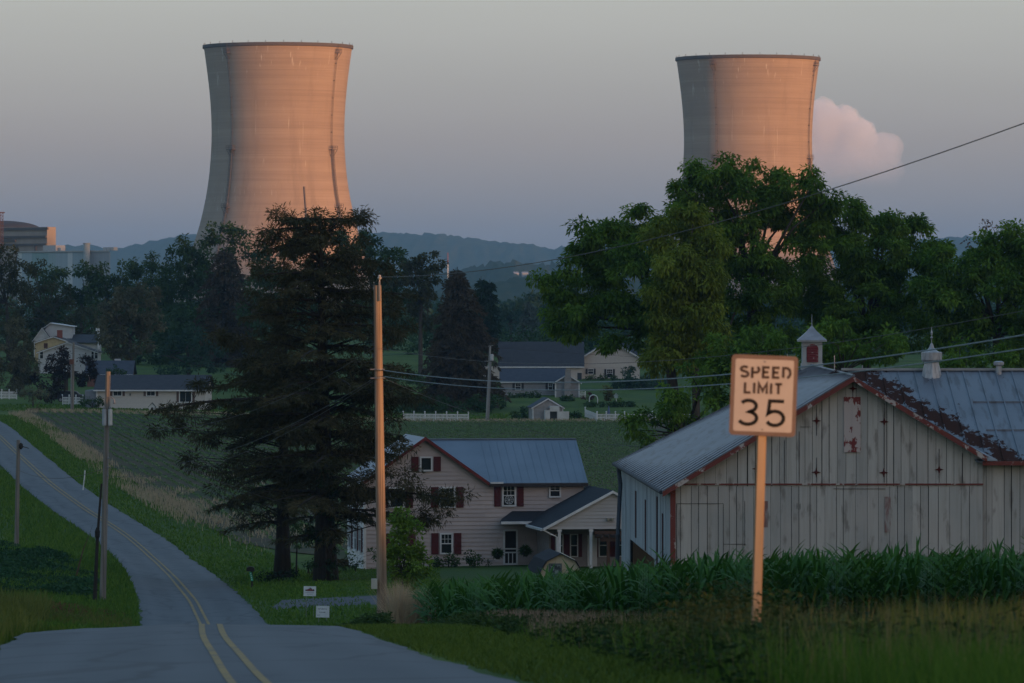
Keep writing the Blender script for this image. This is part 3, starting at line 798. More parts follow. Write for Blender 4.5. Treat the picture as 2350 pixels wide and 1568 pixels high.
def roof_seams(mb, a, b, c, d, n, t=.05, w=.02):   # a,b eave line; d,c ridge line
    a, b, c, d = map(np.array, (a, b, c, d)); nn = np.cross(b-a, d-a); nn = nn/np.linalg.norm(nn)
    e = (b-a)/np.linalg.norm(b-a)*w
    for i in range(n+1):
        s = i/max(n, 1); p, q = a+(b-a)*s, d+(c-d)*s
        mb.add([p-e, p+e, q+e, q-e, p-e+nn*t, p+e+nn*t, q+e+nn*t, q-e+nn*t], [(4,5,6,7),(0,1,5,4),(1,2,6,5),(2,3,7,6),(3,0,4,7)])
sg = 2.45/3.485
for xe in (-.3, 7.27):
    q = [(xe,-.32,5.05-sg*.3+.07),(3.485,-.32,7.57),(3.485,8.4,7.57),(xe,8.4,5.05-sg*.3+.07)]
    mb.slab(*q, .09)
q = [(7.1,-.3,4.93),(12.95,-.3,4.93),(12.95,4,7.34),(3.75,4,7.34)]
mb.slab(*q, .09)
for xs in np.arange(7.3, 12.9, .46): roof_seams(mb, (xs,-.3,4.93), (xs+1,-.3,4.93), (xs+1,4,7.34), (xs,4,7.34), 0, .018, .012)
mb.slab((3.6,4,7.34),(12.95,4,7.34),(12.95,8.3,4.93),(3.6,8.3,4.93), .09)
mb.box(3.5, 12.95, 3.9, 4.1, 7.33, 7.39)
mb.build('roof', tinr, farm)
mb = MB(TH)
for xe in (-.3, 7.27):
    mb.prism([(xe, 5.05-sg*.3-.12), (3.485, 7.40), (3.485, 7.60), (xe, 5.05-sg*.3+.09)], -.38, -.3)
mb.build('rake_trim', rtrim, farm)
mb = MB(TH); mb.box(7.2, 12.95, -.42, -.3, 4.72, 4.90); mb.build('gutter', mat('dark_gutter', (.045,.04,.042)), farm)
mb = MB(TH); mb.box(7.25, 8.0, -.47, -.32, 4.89, 4.99); mb.build('flashing', white, farm)
def fx(u): return (u-836)/39.55
def fz_(v): return (1307-v)/40.0
for (u0,u1,v0,v1,sh,mun) in ((966,988,1052,1079,.42,(1,1)),(1011,1040,1122,1163,.42,(2,3)),(1012,1035,1228,1270,.42,(2,3)),(1155,1180,1117,1161,.38,(2,3)),(1263,1284,1116,1141,0,(2,2)),(905,930,1228,1270,.42,(2,3)),(895,924,1122,1163,.42,(2,3))):
    x0,x1,z0,z1 = fx(u0),fx(u1),fz_(v1),fz_(v0)
    window(farm, TH, x0, x1, z0, z1, -.035, mun=mun, f=.09, sash=mun[0] > 1)
    if sh: shutters(farm, TH, x0, x1, z0-.03, z1+.03, -.035, sh, maroon, gap=.16)
# fan standing in the upper window
mb = MB(TH); fcx, fcz = fx(1167.5), fz_(1149)
ang = np.linspace(0, 2*math.pi, 24)
mb.tube([(fcx+.24*math.cos(a), -.13, fcz+.24*math.sin(a)) for a in ang], .018, 5)
mb.tube([(fcx+.16*math.cos(a), -.13, fcz+.16*math.sin(a)) for a in ang], .01, 4)
for i in range(8):
    a = i*math.pi/4; mb.tube([(fcx, -.13, fcz), (fcx+.24*math.cos(a+.2), -.13, fcz+.24*math.sin(a+.2))], .014, 4)
mb.lathe((fcx, -.13, fcz-.045), [(.05,0),(.05,.09)], 10)
o = mb.build('window_fan', mat('fan_grey', (.50,.52,.54)), None, TH((fcx, -.13, fcz-.25))); tag(o, 'round grey fan standing in the upstairs farmhouse window', 'fan')
# left flank windows
def TL(p): return TH((-p[1]*-1 if False else p[1], 8.0-p[0], p[2]))   # local x runs from the back to the front corner, -y points out to the left
for (s0, s1) in ((1.2, 2.1), (4.0, 4.9), (6.1, 6.9)):
    for z0, z1 in ((1.0, 2.3), (3.6, 4.6)):
        window(farm, TL, s0, s1, z0, z1, -.02, f=.09); shutters(farm, TL, s0, s1, z0, z1, -.02, .34, maroon, gap=.12)
mb = MB(TH); mb.box(-.06, .1, -.06, .1, -.5, 4.9); mb.build('corner_trim', white, farm)
mb = MB(TL); lap_wall(mb, [(.0,-.6),(7.9,-.6),(7.9,4.9),(0,4.9)], 0, .238, thick=.02); mb.build('side_wall', white, farm)
# kitchen door and its screen
mb = MB(TH); x0, x1 = fx(1157), fx(1185); z1 = fz_(1220)
for a, b in ((x0-.07, x0+.03), (x1-.03, x1+.07)): mb.box(a, b, -.11, -.03, .2, z1+.05)
mb.box(x0, x1, -.11, -.03, z1-.03, z1+.08); mb.box(x0, x1, -.11, -.03, .2, .3)
for v in (1261.5, 1270): mb.box(x0, x1, -.11, -.03, fz_(v)-.05, fz_(v)+.03)
for i in (1, 2): xx = x0+(x1-x0)*i/3; mb.box(xx-.025, xx+.025, -.1, -.04, .3, fz_(1271))
dr = mb.build('screen_door', white, farm)
mb = MB(TH); mb.box(x0, x1, -.06, -.03, .25, z1); mb.build('screen', mat('screen_mesh', (.012,.012,.014), rough=.6), dr)
# front wing with porch: gable toward the viewer
x0w, xpk, zew, zpk, yf = 9.18, 13.15, 2.62, 4.67, -7.55
x1w = 2*xpk-x0w; slw = (zpk-zew)/(xpk-x0w)
mb = MB(TH)
lap_wall(mb, [(x0w+.3, 2.55), (x1w-.3, 2.55), (x1w-.3, zew+slw*.3-.05), (xpk, zpk-.05), (x0w+.3, zew+slw*.3-.05)], yf+.12, .2)
wingw = mat('wing_siding', (.40,.385,.38), (.36,.345,.34), scale=.8, rough=.7, tint=.06)
mb.build('porch_gable', wingw, farm)
mb = MB(TH); ev = zew-.0
mb.slab((x0w, yf-.1, ev), (xpk, yf-.1, zpk+.06), (xpk, 1.0, zpk+.06), (x0w, -.1, ev), .1)
mb.slab((x1w, yf-.1, ev), (x1w, 1.0, ev), (xpk, 1.0, zpk+.06), (xpk, yf-.1, zpk+.06), .1)
# lean-to over the door
mb.slab((fx(1137), -1.75, 2.78), (x0w+.35, -1.75, 2.78), (x0w+1.35, -.05, 3.3), (fx(1175), -.05, 3.3), .08)
mb.slab((fx(1137), -1.75, 2.78), (fx(1175), -.05, 3.3), (fx(1150), -.05, 2.85), (fx(1137), -1.75, 2.775), .06)
mb.build('porch_roof', shing, farm)
mb = MB(TH)
mb.prism([(x0w, ev-.16), (xpk, zpk-.10), (xpk, zpk+.05), (x0w, ev)], yf-.16, yf-.1)
mb.prism([(x1w, ev-.16), (x1w, ev), (xpk, zpk+.05), (xpk, zpk-.10)], yf-.16, yf-.1)
mb.box(fx(1139), x0w+.4, -1.85, -1.74, 2.62, 2.77)
mb.box(x0w-.1, x0w, yf, -1.8, ev-.16, ev-.02)
mb.build('porch_trim', white, farm)
mb = MB(TH)
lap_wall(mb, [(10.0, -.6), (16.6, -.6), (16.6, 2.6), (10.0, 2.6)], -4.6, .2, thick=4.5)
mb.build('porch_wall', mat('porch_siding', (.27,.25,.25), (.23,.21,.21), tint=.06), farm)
for xx in (10.15, 11.95):
    mb = MB(TH); mb.box(xx-.08, xx+.08, yf+.15, yf+.31, -.6, 2.55); mb.box(xx-.12, xx+.12, yf+.11, yf+.35, 2.4, 2.55); mb.build('porch_post', white, farm)
mb = MB(TH); mb.box(9.3, 16.5, yf+.05, -4.6, -.6, .05); mb.build('porch_floor', grey, farm)
mb = MB(TH)
mb.tube([(x0w+.05, yf-.02, ev-.12), (x0w+.5, yf+.12, ev-.36), (10.0, yf+.16, ev-.5), (10.03, yf+.1, 0)], .045, 6); mb.build('downspout', white, farm)
for a, b in ((10.4, 10.75), (11.25, 11.6), (12.9, 13.4), (13.9, 14.4)):
    window(farm, TH, a, b, .9, 2.1, -4.63, mun=(1, 1), f=.06); shutters(farm, TH, a, b, .9, 2.1, -4.63, .22, maroon, .07)
mb = MB(TH); mb.box(12.2, 12.75, -4.7, -4.6, .05, 2.1); mb.build('porch_door', white, farm)
window(farm, TH, 14.15, 14.75, 3.25, 3.9, yf+.1, mun=(1, 1))
mb = MB(TH)
for dx in (-.12, .12): mb.lathe((13.0+dx, yf-.06, 3.0), [(.03,0),(.08,.02),(.09,.16),(.02,.18)], 8)
mb.box(12.86, 13.14, yf-.02, yf+.05, 3.08, 3.16); mb.build('floodlight', mat('lamp_housing', (.30,.28,.22)), farm)
# pergola beside the porch
brown = mat('brown_stained_wood', (.085,.045,.03), (.055,.03,.022), scale=3, stretch=(1,1,.2), rough=.8)
o = thing('pergola', TH((14, -8.6, 0)), 'brown wooden pergola between the farmhouse porch and the barn', 'pergola')
for xx in (12.55, 14.35, 16.1):
    mb = MB(TH); mb.box(xx-.08, xx+.08, -9.7, -9.54, -.6, 2.1); mb.build('post', brown, o)
mb = MB(TH); mb.box(12.1, 16.4, -9.74, -9.68, 1.95, 2.15); mb.box(12.1, 16.4, -7.75, -7.7, 2.05, 2.45); mb.build('beam', brown, o)
mb = MB(TH)
for i in range(12): xx = 12.2+i*.36; mb.box(xx-.03, xx+.03, -10.0, -7.72, 2.16, 2.3)
mb.build('rafters', brown, o)
# ================================================================== the barn
bw = bpy.data.materials.new('weathered_white_boards'); nt, N, L, bs = nodes_of(bw)
at = N.new('ShaderNodeAttribute'); at.attribute_name = 'tint'
n1 = link_noise(nt, 1.0, stretch=(9,9,.5), detail=6); n2 = link_noise(nt, .45, detail=5, w=(4,2,7)); n3 = link_noise(nt, 1.0, stretch=(3,3,.9), detail=7, w=(1,9,3))
c = mixc(nt, at.outputs['Fac'], (.44,.415,.385), (.32,.31,.295))
c = mixc(nt, math_(nt, 'MULTIPLY', ramp(nt, n1.outputs['Fac'], .42, .7).outputs['Color'], .5), c, (.27,.25,.22))
c = mixc(nt, math_(nt, 'MULTIPLY', ramp(nt, n2.outputs['Fac'], .45, .62).outputs['Color'], .35), c, (.46,.40,.36))
c = mixc(nt, math_(nt, 'MULTIPLY', ramp(nt, n3.outputs['Fac'], .56, .68).outputs['Color'], .75), c, (.17,.15,.13))
L.new(c, bs.inputs['Base Color']); bs.inputs['Roughness'].default_value = .85; bs.inputs['Specular IOR Level'].default_value = .15
def peel(name, white_c, red_c, lo, hi, stretch, seed, zg=None):
    m = bpy.data.materials.new(name); nt, N, L, bs = nodes_of(m)
    n = link_noise(nt, 1.0, stretch=stretch, detail=7, rough=.65, w=seed)
    f = n.outputs['Fac']
    if zg:
        tc = N.new('ShaderNodeTexCoord'); sp = N.new('ShaderNodeSeparateXYZ'); L.new(tc.outputs['Object'], sp.inputs[0])
        g = math_(nt, 'MULTIPLY', math_(nt, 'ABSOLUTE', math_(nt, 'SUBTRACT', sp.outputs['Z'], zg[0])), zg[1]); f = math_(nt, 'ADD', f, g)
    c = mixc(nt, ramp(nt, f, lo, hi).outputs['Color'], white_c, red_c)
    L.new(c, bs.inputs['Base Color']); bs.inputs['Roughness'].default_value = .75; return m
redp = peel('peeling_red_trim', (.40,.34,.31), (.14,.026,.018), .40, .44, (2.5,2.5,2.2), (3,1,1))
hatchm = peel('peeling_hatch', (.42,.35,.33), (.15,.02,.018), .60, .63, (4,4,2.2), (8,8,2), (8.35, .13))
black = mat('gap_black', (.012,.012,.012), rough=.9)
BO = np.array([12.0, 190.0, -12.5])
barn = thing('barn', BO, 'weathered white board barn with rusty tin roof and red trim', 'barn')
# roof metal with rust running along the valley beside the gable
rm = bpy.data.materials.new('rusty_tin_roof'); nt, N, L, bs = nodes_of(rm)
tc = N.new('ShaderNodeTexCoord'); sp = N.new('ShaderNodeSeparateXYZ'); L.new(tc.outputs['Object'], sp.inputs[0])
q = math_(nt, 'ADD', sp.outputs['X'], math_(nt, 'MULTIPLY', sp.outputs['Y'], .50))     # distance from the valley line
n1 = link_noise(nt, .75, stretch=(1.3,.9,.9), detail=9, rough=.78); n2 = link_noise(nt, 1.0, stretch=(3.5,.5,.5), detail=6, w=(5,5,5)); n3 = link_noise(nt, .35, detail=4, w=(2,6,1))
c = mixc(nt, ramp(nt, n3.outputs['Fac'], .35, .65).outputs['Color'], (.135,.147,.172), (.10,.11,.132))
c = mixc(nt, math_(nt, 'MULTIPLY', ramp(nt, n2.outputs['Fac'], .53, .63).outputs['Color'], .7), c, (.055,.05,.055))
near = math_(nt, 'SUBTRACT', 1.0, math_(nt, 'MULTIPLY', math_(nt, 'ABSOLUTE', math_(nt, 'SUBTRACT', q, 6.1)), .75))
near = math_(nt, 'MAXIMUM', near, -.10)
n4 = link_noise(nt, 3.2, detail=6, rough=.7, stretch=(1.4,.8,.8), w=(7,7,1))
f = math_(nt, 'ADD', math_(nt, 'ADD', math_(nt, 'MULTIPLY', n1.outputs['Fac'], .62), math_(nt, 'MULTIPLY', n4.outputs['Fac'], .40)), math_(nt, 'MULTIPLY', near, .185))
xg = math_(nt, 'GREATER_THAN', sp.outputs['X'], .25)
rmask = math_(nt, 'MULTIPLY', ramp(nt, f, .607, .622).outputs['Color'], xg)
c = mixc(nt, rmask, c, (.052,.027,.022))
L.new(c, bs.inputs['Base Color']); bs.inputs['Roughness'].default_value = .5; L.new(math_(nt, 'MULTIPLY', math_(nt, 'SUBTRACT', 1.0, rmask), .45), bs.inputs['Specular IOR Level'])
xL, xR, zE, zR_, xpk_ = 5.78, 17.12, -6.48, -2.49, 12.38
slb = (zR_-zE)/(xpk_-xL)
zRr = zR_-slb*(xR-xpk_)
mb = MB(); rb = random.Random(4)
up = [(xL, -6.44), (xR, -6.44), (xR, zRr), (xpk_, zR_), (xL, zE+.04)]
board_wall(mb, up, 190, .33, .03, .018, rb)
board_wall(mb, [(xL, -13), (xR, -13), (xR, -6.44), (xL, -6.44)], 190.0, .34, .03, .014, rb)
mb.build('front_wall', bw, barn)
mb = MB(); mb.prism([(xL+.02, -13), (xR, -13), (xR, zRr-.05), (xpk_, zR_-.06), (xL+.02, zE-.05)], 190.02, 190.12); mb.build('backing', black, barn)
mb = MB(); board_wall(mb, [(xR, -13), (28, -13), (28, -5.45), (xR, -5.45)], 190.1, .34, .03, .014, rb); mb.build('wing_wall', bw, barn)
mb = MB(); mb.box(xR, 28, 190.12, 190.25, -13, -5.5); mb.build('wing_backing', black, barn)
mb = MB(); mb.prism([(xL-.9, -13), (xR, -13), (xR, zRr-.3), (xpk_+.3, zR_-.1), (xL-.9, zE-.1)], 223.6, 223.9); mb.build('rear_wall', bw, barn)
# left flank, open at the foot
blue = mat('blue_white_boards', (.33,.36,.39), (.24,.265,.29), scale=1.5, stretch=(6,6,.4), rough=.85, tint=.2)  # bluish white boards, darker than those of the front wall
def TLb(p): return (xL-1.06*p[0]/34.0+p[1], 190.0+p[0], p[2])
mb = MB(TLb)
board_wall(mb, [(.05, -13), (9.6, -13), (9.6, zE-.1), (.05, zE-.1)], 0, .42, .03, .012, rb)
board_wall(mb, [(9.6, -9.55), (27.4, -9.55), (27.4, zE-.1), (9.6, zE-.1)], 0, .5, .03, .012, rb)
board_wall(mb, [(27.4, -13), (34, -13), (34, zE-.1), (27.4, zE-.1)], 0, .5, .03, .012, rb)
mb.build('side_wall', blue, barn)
mb = MB(TLb); mb.box(.1, 9.6, .01, .1, -13, zE-.15); mb.box(9.6, 27.4, .01, .1, -9.55, zE-.15); mb.box(27.4, 34, .01, .1, -13, zE-.15); mb.box(9.7, 27.3, 3.2, 3.3, -13, -9.5); mb.build('side_backing', black, barn)
dkred = mat('dark_red_strip', (.055,.018,.022), rough=.8)
for s0, s1, z0, z1 in ((22.2, 22.7, -9.3, -7.4), (15.2, 15.7, -9.5, -7.5), (7.6, 8.0, -12.6, -7.1), (4.0, 4.4, -12.6, -7.6)):
    mb = MB(TLb); mb.box(s0, s1, -.075, -.04, z0, z1); mb.build('batten', dkred, barn)
mb = MB(); mb.box(xL-.03, xL+.16, 189.9, 189.962, -13, zE-.06); mb.build('corner_board', redp, barn)
mb = MB(); mb.box(xL+.25, xR, 189.91, 189.95, -6.40, -6.345); mb.build('band_board', redp, barn)
# roofs
mb = MB()
eL = xL-.32; zl = zE-slb*.32+.05
a, b, c_, d_ = (eL, 189.55, zl), (xpk_, 189.55, zR_+.05), (xpk_+.41, 224.4, zR_+.07), (eL-1.06, 224.4, zl)
mb.slab(d_, a, b, c_, .07); roof_seams(mb, d_, a, b, c_, 26, .045, .03)
mb.slab(b, (xR+.15, 189.55, zRr+.0), (xR+.56, 224.4, zRr), c_, .07)
mb.tube([(xpk_, 189.5, zR_+.07), (xpk_+.41, 224.4, zR_+.09)], .06, 6)
mb.slab((xR-.2, 189.7, -5.52), (28.3, 189.7, -5.52), (28.3, 200, -2.36), (12.5, 200, -2.36), .07)
for i in range(26):
    xs = 12.9+i*.62; y0 = 189.7 if xs > xR-.2 else 189.7+(xR-.2-xs)/(xR-.2-12.5)*10.3
    z0 = -5.52+(y0-189.7)/10.3*3.16; roof_seams(mb, (xs, y0, z0), (xs+1, y0, z0), (xs+1, 200, -2.36), (xs, 200, -2.36), 0, .045, .025) if y0 < 199.5 else None
mb.slab((12.5, 200, -2.36), (28.3, 200, -2.36), (28.3, 210.3, -5.52), (16.9, 210.3, -5.52), .07)
mb.box(17.5, 28.3, 193.0, 193.03, -4.51, -4.45); mb.box(17.3, 28.3, 196.2, 196.23, -3.53, -3.47)
mb.box(8.4, 8.46, 189.6, 223.5, -4.86, -4.83) if False else None
mb.build('roof', rm, barn)
mb = MB(); mb.box(12.6, 28.3, 199.85, 200.15, -2.36, -2.27); mb.build('ridge_cap', mat('ridge_cap_grey', (.33,.32,.31)), barn)
mb = MB()
mb.prism([(eL, zl-.19), (xpk_, zR_-.15), (xpk_, zR_+.04), (eL, zl-.01)], 189.48, 189.55)
mb.prism([(xR+.1, zRr-.2), (xR+.1, zRr+.0), (xpk_, zR_+.04), (xpk_, zR_-.15)], 189.48, 189.55)
mb.box(xR-.05, 28.3, 189.6, 189.7, -5.68, -5.53)
mb.build('rake_trim', redp, barn)
mb = MB(); mb.slab((16.62,189.5,-5.04),(17.1,189.5,-5.47),(17.6,189.62,-5.47),(16.75,190.2,-5.02),.04); mb.build('flashing', mat('flashing_tin', (.27,.30,.34)), barn)
mb = MB(); mb.tube([(eL-.05, 189.7, zl-.03), (eL-1.1, 224.3, zl-.03)], .08, 8)
mb.tube([(eL-.95, 221.5, zl-.1), (xL-1.2, 221, zl-.8), (xL-1.35, 219, -9.5), (xL-1.4, 219, -12.5)], .09, 6); mb.build('gutter', mat('gutter_dark', (.05,.055,.065)), barn)
def XB(u): return (u-CX)/F*190
def ZB(v): return (HY-v)/F*190
mb = MB(); mb.box(XB(1936.5), XB(1974.5), 189.915, 189.95, ZB(1038), ZB(911)); hx = XB(1955.5)
mb.box(hx-.012, hx+.012, 189.905, 189.916, ZB(1036), ZB(913)); mb.build('loft_hatch', hatchm, barn)
starm = mat('star_vent_red', (.085,.017,.015), rough=.9)
for u, v in ((1957,892),(1874,966),(2029,968),(1873,1084),(2028,1085),(2155,1078),(1736,1076)):
    x, z = XB(u), ZB(v); mb = MB(); r, r2 = .175, .055
    mb.prism([(x+ (r if i % 2 == 0 else r2)*math.cos(i*math.pi/4), z+(r if i % 2 == 0 else r2)*math.sin(i*math.pi/4)) for i in range(8)], 189.935, 189.955)
    mb.build('star_vent', starm, barn)
mb = MB()
for u, v0, v1 in ((1957,872,912),(1874,930,1000),(2029,925,1108),(1874,1050,1108),(2155,1030,1108),(1834,990,1108),(1800,1010,1110),(2208,1040,1108)): mb.box(XB(u)-.009, XB(u)+.009, 189.94, 189.952, ZB(v1), ZB(v0))
for u0, u1, v in ((1553,1660,1156),(1660,1712,1249),(1836,1860,980),(1912,2032,1122)): mb.box(XB(u0), XB(u1), 189.94, 189.952, ZB(v)-.007, ZB(v)+.007)
for u, v0, v1 in ((1553,1156,1300),(1660,1156,1300),(1709,1150,1252),(1829,1155,1168),(1836,1156,1169),(2263,1062,1300)): mb.box(XB(u)-.007, XB(u)+.007, 189.94, 189.952, ZB(v1), ZB(v0))
mb.build('door_outline', black, barn)
fr = peel('faded_red_patch', (.30,.28,.26), (.19,.095,.085), .42, .56, (4,4,1.2), (2,2,9))
for u0, u1, v0, v1 in ((2030,2044,1140,1222),(1749,1762,1150,1210)):
    mb = MB(); mb.box(XB(u0), XB(u1), 189.945, 189.955, ZB(v1), ZB(v0)); mb.build('faded_patch', fr, barn)
# cupola on the far end of the main ridge
cx_, cy_, cz_ = 12.80, 223.2, -2.42
cup = tag(bpy.data.objects.new('cupola', None), None); link(cup, barn); cup.parent = barn
mb = MB()
mb.box(cx_-.42, cx_+.42, cy_-.42, cy_+.42, cz_-.4, cz_+1.02); mb.box(cx_-.46, cx_+.46, cy_-.46, cy_+.46, cz_-.2, cz_+.1)
mb.box(cx_-.60, cx_+.60, cy_-.60, cy_+.60, cz_+1.02, cz_+1.08)
cupo = mb.build('cupola_body', mat('cupola_white', (.40,.40,.39), (.31,.31,.30), scale=3), barn)
bpy.data.objects.remove(cup)
mb = MB(); e = .62
mb.add([(cx_-e,cy_-e,cz_+1.08),(cx_+e,cy_-e,cz_+1.08),(cx_+e,cy_+e,cz_+1.08),(cx_-e,cy_+e,cz_+1.08),(cx_-.22,cy_-.22,cz_+1.45),(cx_+.22,cy_-.22,cz_+1.45),(cx_+.22,cy_+.22,cz_+1.45),(cx_-.22,cy_+.22,cz_+1.45),(cx_,cy_,cz_+1.72)],
       [(0,1,5,4),(1,2,6,5),(2,3,7,6),(3,0,4,7),(4,5,8),(5,6,8),(6,7,8),(7,4,8),(3,2,1,0)])
mb.tube([(cx_, cy_, cz_+1.65), (cx_, cy_, cz_+2.2)], [.03, .008], 6); mb.build('cupola_roof', mat('cupola_tin', (.28,.29,.32), rough=.5), cupo)
mb = MB(); lv = [(cx_-.25, cz_+.16), (cx_+.25, cz_+.16), (cx_+.25, cz_+.72)]+[(cx_+.25*math.cos(a), cz_+.72+.2*math.sin(a)) for a in np.linspace(.2, math.pi-.2, 9)]+[(cx_-.25, cz_+.72)]
mb.prism(lv, cy_-.45, cy_-.42)
for i in range(9): mb.add([(cx_-.24, cy_-.455, cz_+.19+i*.075), (cx_+.24, cy_-.455, cz_+.19+i*.075), (cx_+.24, cy_-.49, cz_+.15+i*.075), (cx_-.24, cy_-.49, cz_+.15+i*.075)], [(0,1,2,3)])
mb.build('louver', peel('louver_red', (.35,.25,.22), (.16,.022,.028), .36, .42, (5,5,8), (1,6,6)), cupo)
# roof ventilators
vent = mat('galvanised', (.40,.40,.41), (.26,.25,.25), scale=5, stretch=(2,2,.5), rough=.45, metal=.3)
vx, vy = (2138-CX)/F*199.4, 199.4; vz = (HY-868)/F*199.4
mb = MB()
mb.lathe((vx, vy, vz), [(.42,-.15),(.40,.0),(.27,.62)], 8)
mb.lathe((vx, vy, vz), [(.34,.62),(.40,.70),(.40,.98),(.36,1.0)], 20)
mb.lathe((vx, vy, vz), [(.30,1.0),(.20,1.05),(.10,1.16),(.05,1.3),(.02,1.34)], 16)
mb.tube([(vx, vy, vz+1.3), (vx, vy, vz+1.95)], .014, 5); mb.lathe((vx, vy, vz+1.55), [(.01,-.06),(.06,0),(.01,.06)], 10); mb.lathe((vx, vy, vz+1.72), [(.03,-.08),(.045,0),(.01,.12)], 8)
mb.build('ridge_ventilator', vent, barn)
vx = (2292-CX)/F*199.6; vy = 199.6; vz = (HY-860)/F*199.6
mb = MB(); mb.lathe((vx, vy, vz), [(.11,-.2),(.11,.36)], 14); mb.lathe((vx, vy, vz), [(.16,.34),(.20,.38),(.20,.48),(.1,.52)], 14); mb.build('roof_pipe', vent, barn)
for u, v0, v1, d in ((1915,816,850,207),(1807,812,850,223),(1979,838,856,200)):
    mb = MB(); mb.tube([P(u, v1, d), P(u, v0, d)], .018, 5); mb.build('lightning_rod', vent, barn)
# ================================================================== small shed and farmyard
so_ = G(1288, 272); zt = (HY-1271)/F*272; so_[2] = zt-1.95
st = thing('garden_shed', so_, 'small tan gambrel shed with dark roof behind the corn', 'shed')
cxs = so_[0]; tan_ = mat('tan_shed', (.40,.345,.25), (.36,.31,.225), stretch=(6,6,.3), rough=.7)
gam = [(-1.06,0),(1.06,0),(1.06,1.0),(.72,1.55),(0,1.92),(-.72,1.55),(-1.06,1.0)]
mb = MB(); mb.prism([(cxs+x, so_[2]+z) for x, z in gam], 272, 274.2)
for i in range(6): xx = cxs-.9+i*.36; mb.box(xx-.01, xx+.01, 271.985, 272.0, so_[2], so_[2]+1.3)
mb.build('wall', tan_, st)
mb = MB(); o_ = [(-1.16,.9),(-.80,1.58),(0,1.98),(.80,1.58),(1.16,.9)]
for i in range(4):
    (x0,z0),(x1,z1) = o_[i], o_[i+1]
    mb.slab((cxs+x0,271.8,so_[2]+z0),(cxs+x1,271.8,so_[2]+z1),(cxs+x1-.62,276.6,so_[2]+z1+.05),(cxs+x0-.62,276.6,so_[2]+z0+.05),.05)
mb.build('roof', shing, st)
window(st, lambda p: p, cxs-.58, cxs-.04, so_[2]+.75, so_[2]+1.38, 271.98, fr=mat('shed_window_trim', (.10,.12,.12)), mun=(1,1), sash=False, pane=mat('curtain_pane', (.20,.24,.25), (.03,.04,.045), scale=5, lo=.45, hi=.55, rough=.3))
# ================================================================== houses across the field (right)
sgl = mat('slate_shingles', (.042,.050,.068), (.055,.062,.080), scale=1.5, rough=.9)
sgl2 = mat('dark_grey_shingles', (.040,.042,.050), (.050,.052,.060), scale=1.5, rough=.9)
beige = mat('beige_siding', (.45,.405,.365), (.42,.38,.345), tint=.04)
gsid = mat('grey_siding', (.25,.25,.255), (.22,.22,.23), tint=.05)
dshut = mat('dark_shutter', (.04,.04,.048), rough=.7)
brshut = mat('brown_shutter', (.12,.075,.06), rough=.7)
def dims(d): return d/F
# big beige house: long garage wing with its eave to the viewer, gable block on the right
d = 800; k = d/F; O = P(1148, 876, d)
t, T = gable_house('ranch_house', 'large beige house with long dark roof and white trimmed gable', O, 0, 188*k, 9, 38*k, 38*k+3.5, beige, sgl2, axis='x', ov=.35)
mb = MB(T); mb.box(-4, 0, 0, 9, -1.5, 38*k-.2); mb.build('wing_wall', beige, t)
for u in (1192, 1250):
    x = (u-1148)*k
    w = window(t, T, x-1.35, x+1.35, 25.5*k, 31*k, -.03, mun=(1, 4), sash=False, name='garage_window'); 
    mb = MB(T); mb.box(x-1.45, x+1.45, -.05, -.02, -.5, 24.5*k); mb.build('garage_door', offw, t)
mb = MB(T); mb.box((1325-1148)*k, (1335-1148)*k, -.05, -.02, -.3, 20*k); mb.build('door', mat('door_dark', (.04,.05,.06)), t)
d2 = 803; k2 = d2/F; g0 = P(1331, 876, d2); wdt = 137*k2
def T2(p): return (g0[0]+p[0], g0[1]+p[1], g0[2]+p[2])
mb = MB(T2); gp = [(0,-1.5),(wdt,-1.5),(wdt,55*k2),(wdt/2,93*k2),(0,52*k2)]
lap_wall(mb, gp, 0, .25); mb.prism(gp, .2, 10); mb.build('gable_wall', beige, t)
mb = MB(T2)
mb.slab((-.5,-.4,48*k2+.1),(wdt/2,-.4,95*k2),(wdt/2,10,95*k2),(-.5,10,48*k2+.1),.12); mb.slab((wdt/2,-.4,95*k2),(wdt+.5,-.4,51*k2),(wdt+.5,10,51*k2),(wdt/2,10,95*k2),.12)
mb.slab((wdt*.6,5,60*k2),(wdt*1.9,5,60*k2),(wdt*1.9,9,88*k2),(wdt*.6,9,88*k2),.12); mb.build('gable_roof', sgl2, t)
mb = MB(T2); mb.prism([(-.55,45.5*k2),(wdt/2,92.5*k2),(wdt/2,95.6*k2),(-.55,48.8*k2)],-.48,-.4); mb.prism([(wdt+.55,48.2*k2),(wdt+.55,51.5*k2),(wdt/2,95.6*k2),(wdt/2,92.5*k2)],-.48,-.4); mb.build('rake_trim', white, t)
for u0, u1, v0, v1 in ((1350,1361,847,858),(1393,1405,848,866)):
    a_, b_, c0_, c1_ = (u0-1331)*k2, (u1-1331)*k2, (876-v1)*k2, (876-v0)*k2
    window(t, T2, a_, b_, c0_, c1_, -.03, mun=(2, 3)); shutters(t, T2, a_, b_, c0_, c1_, -.03, .33, dshut, .08)
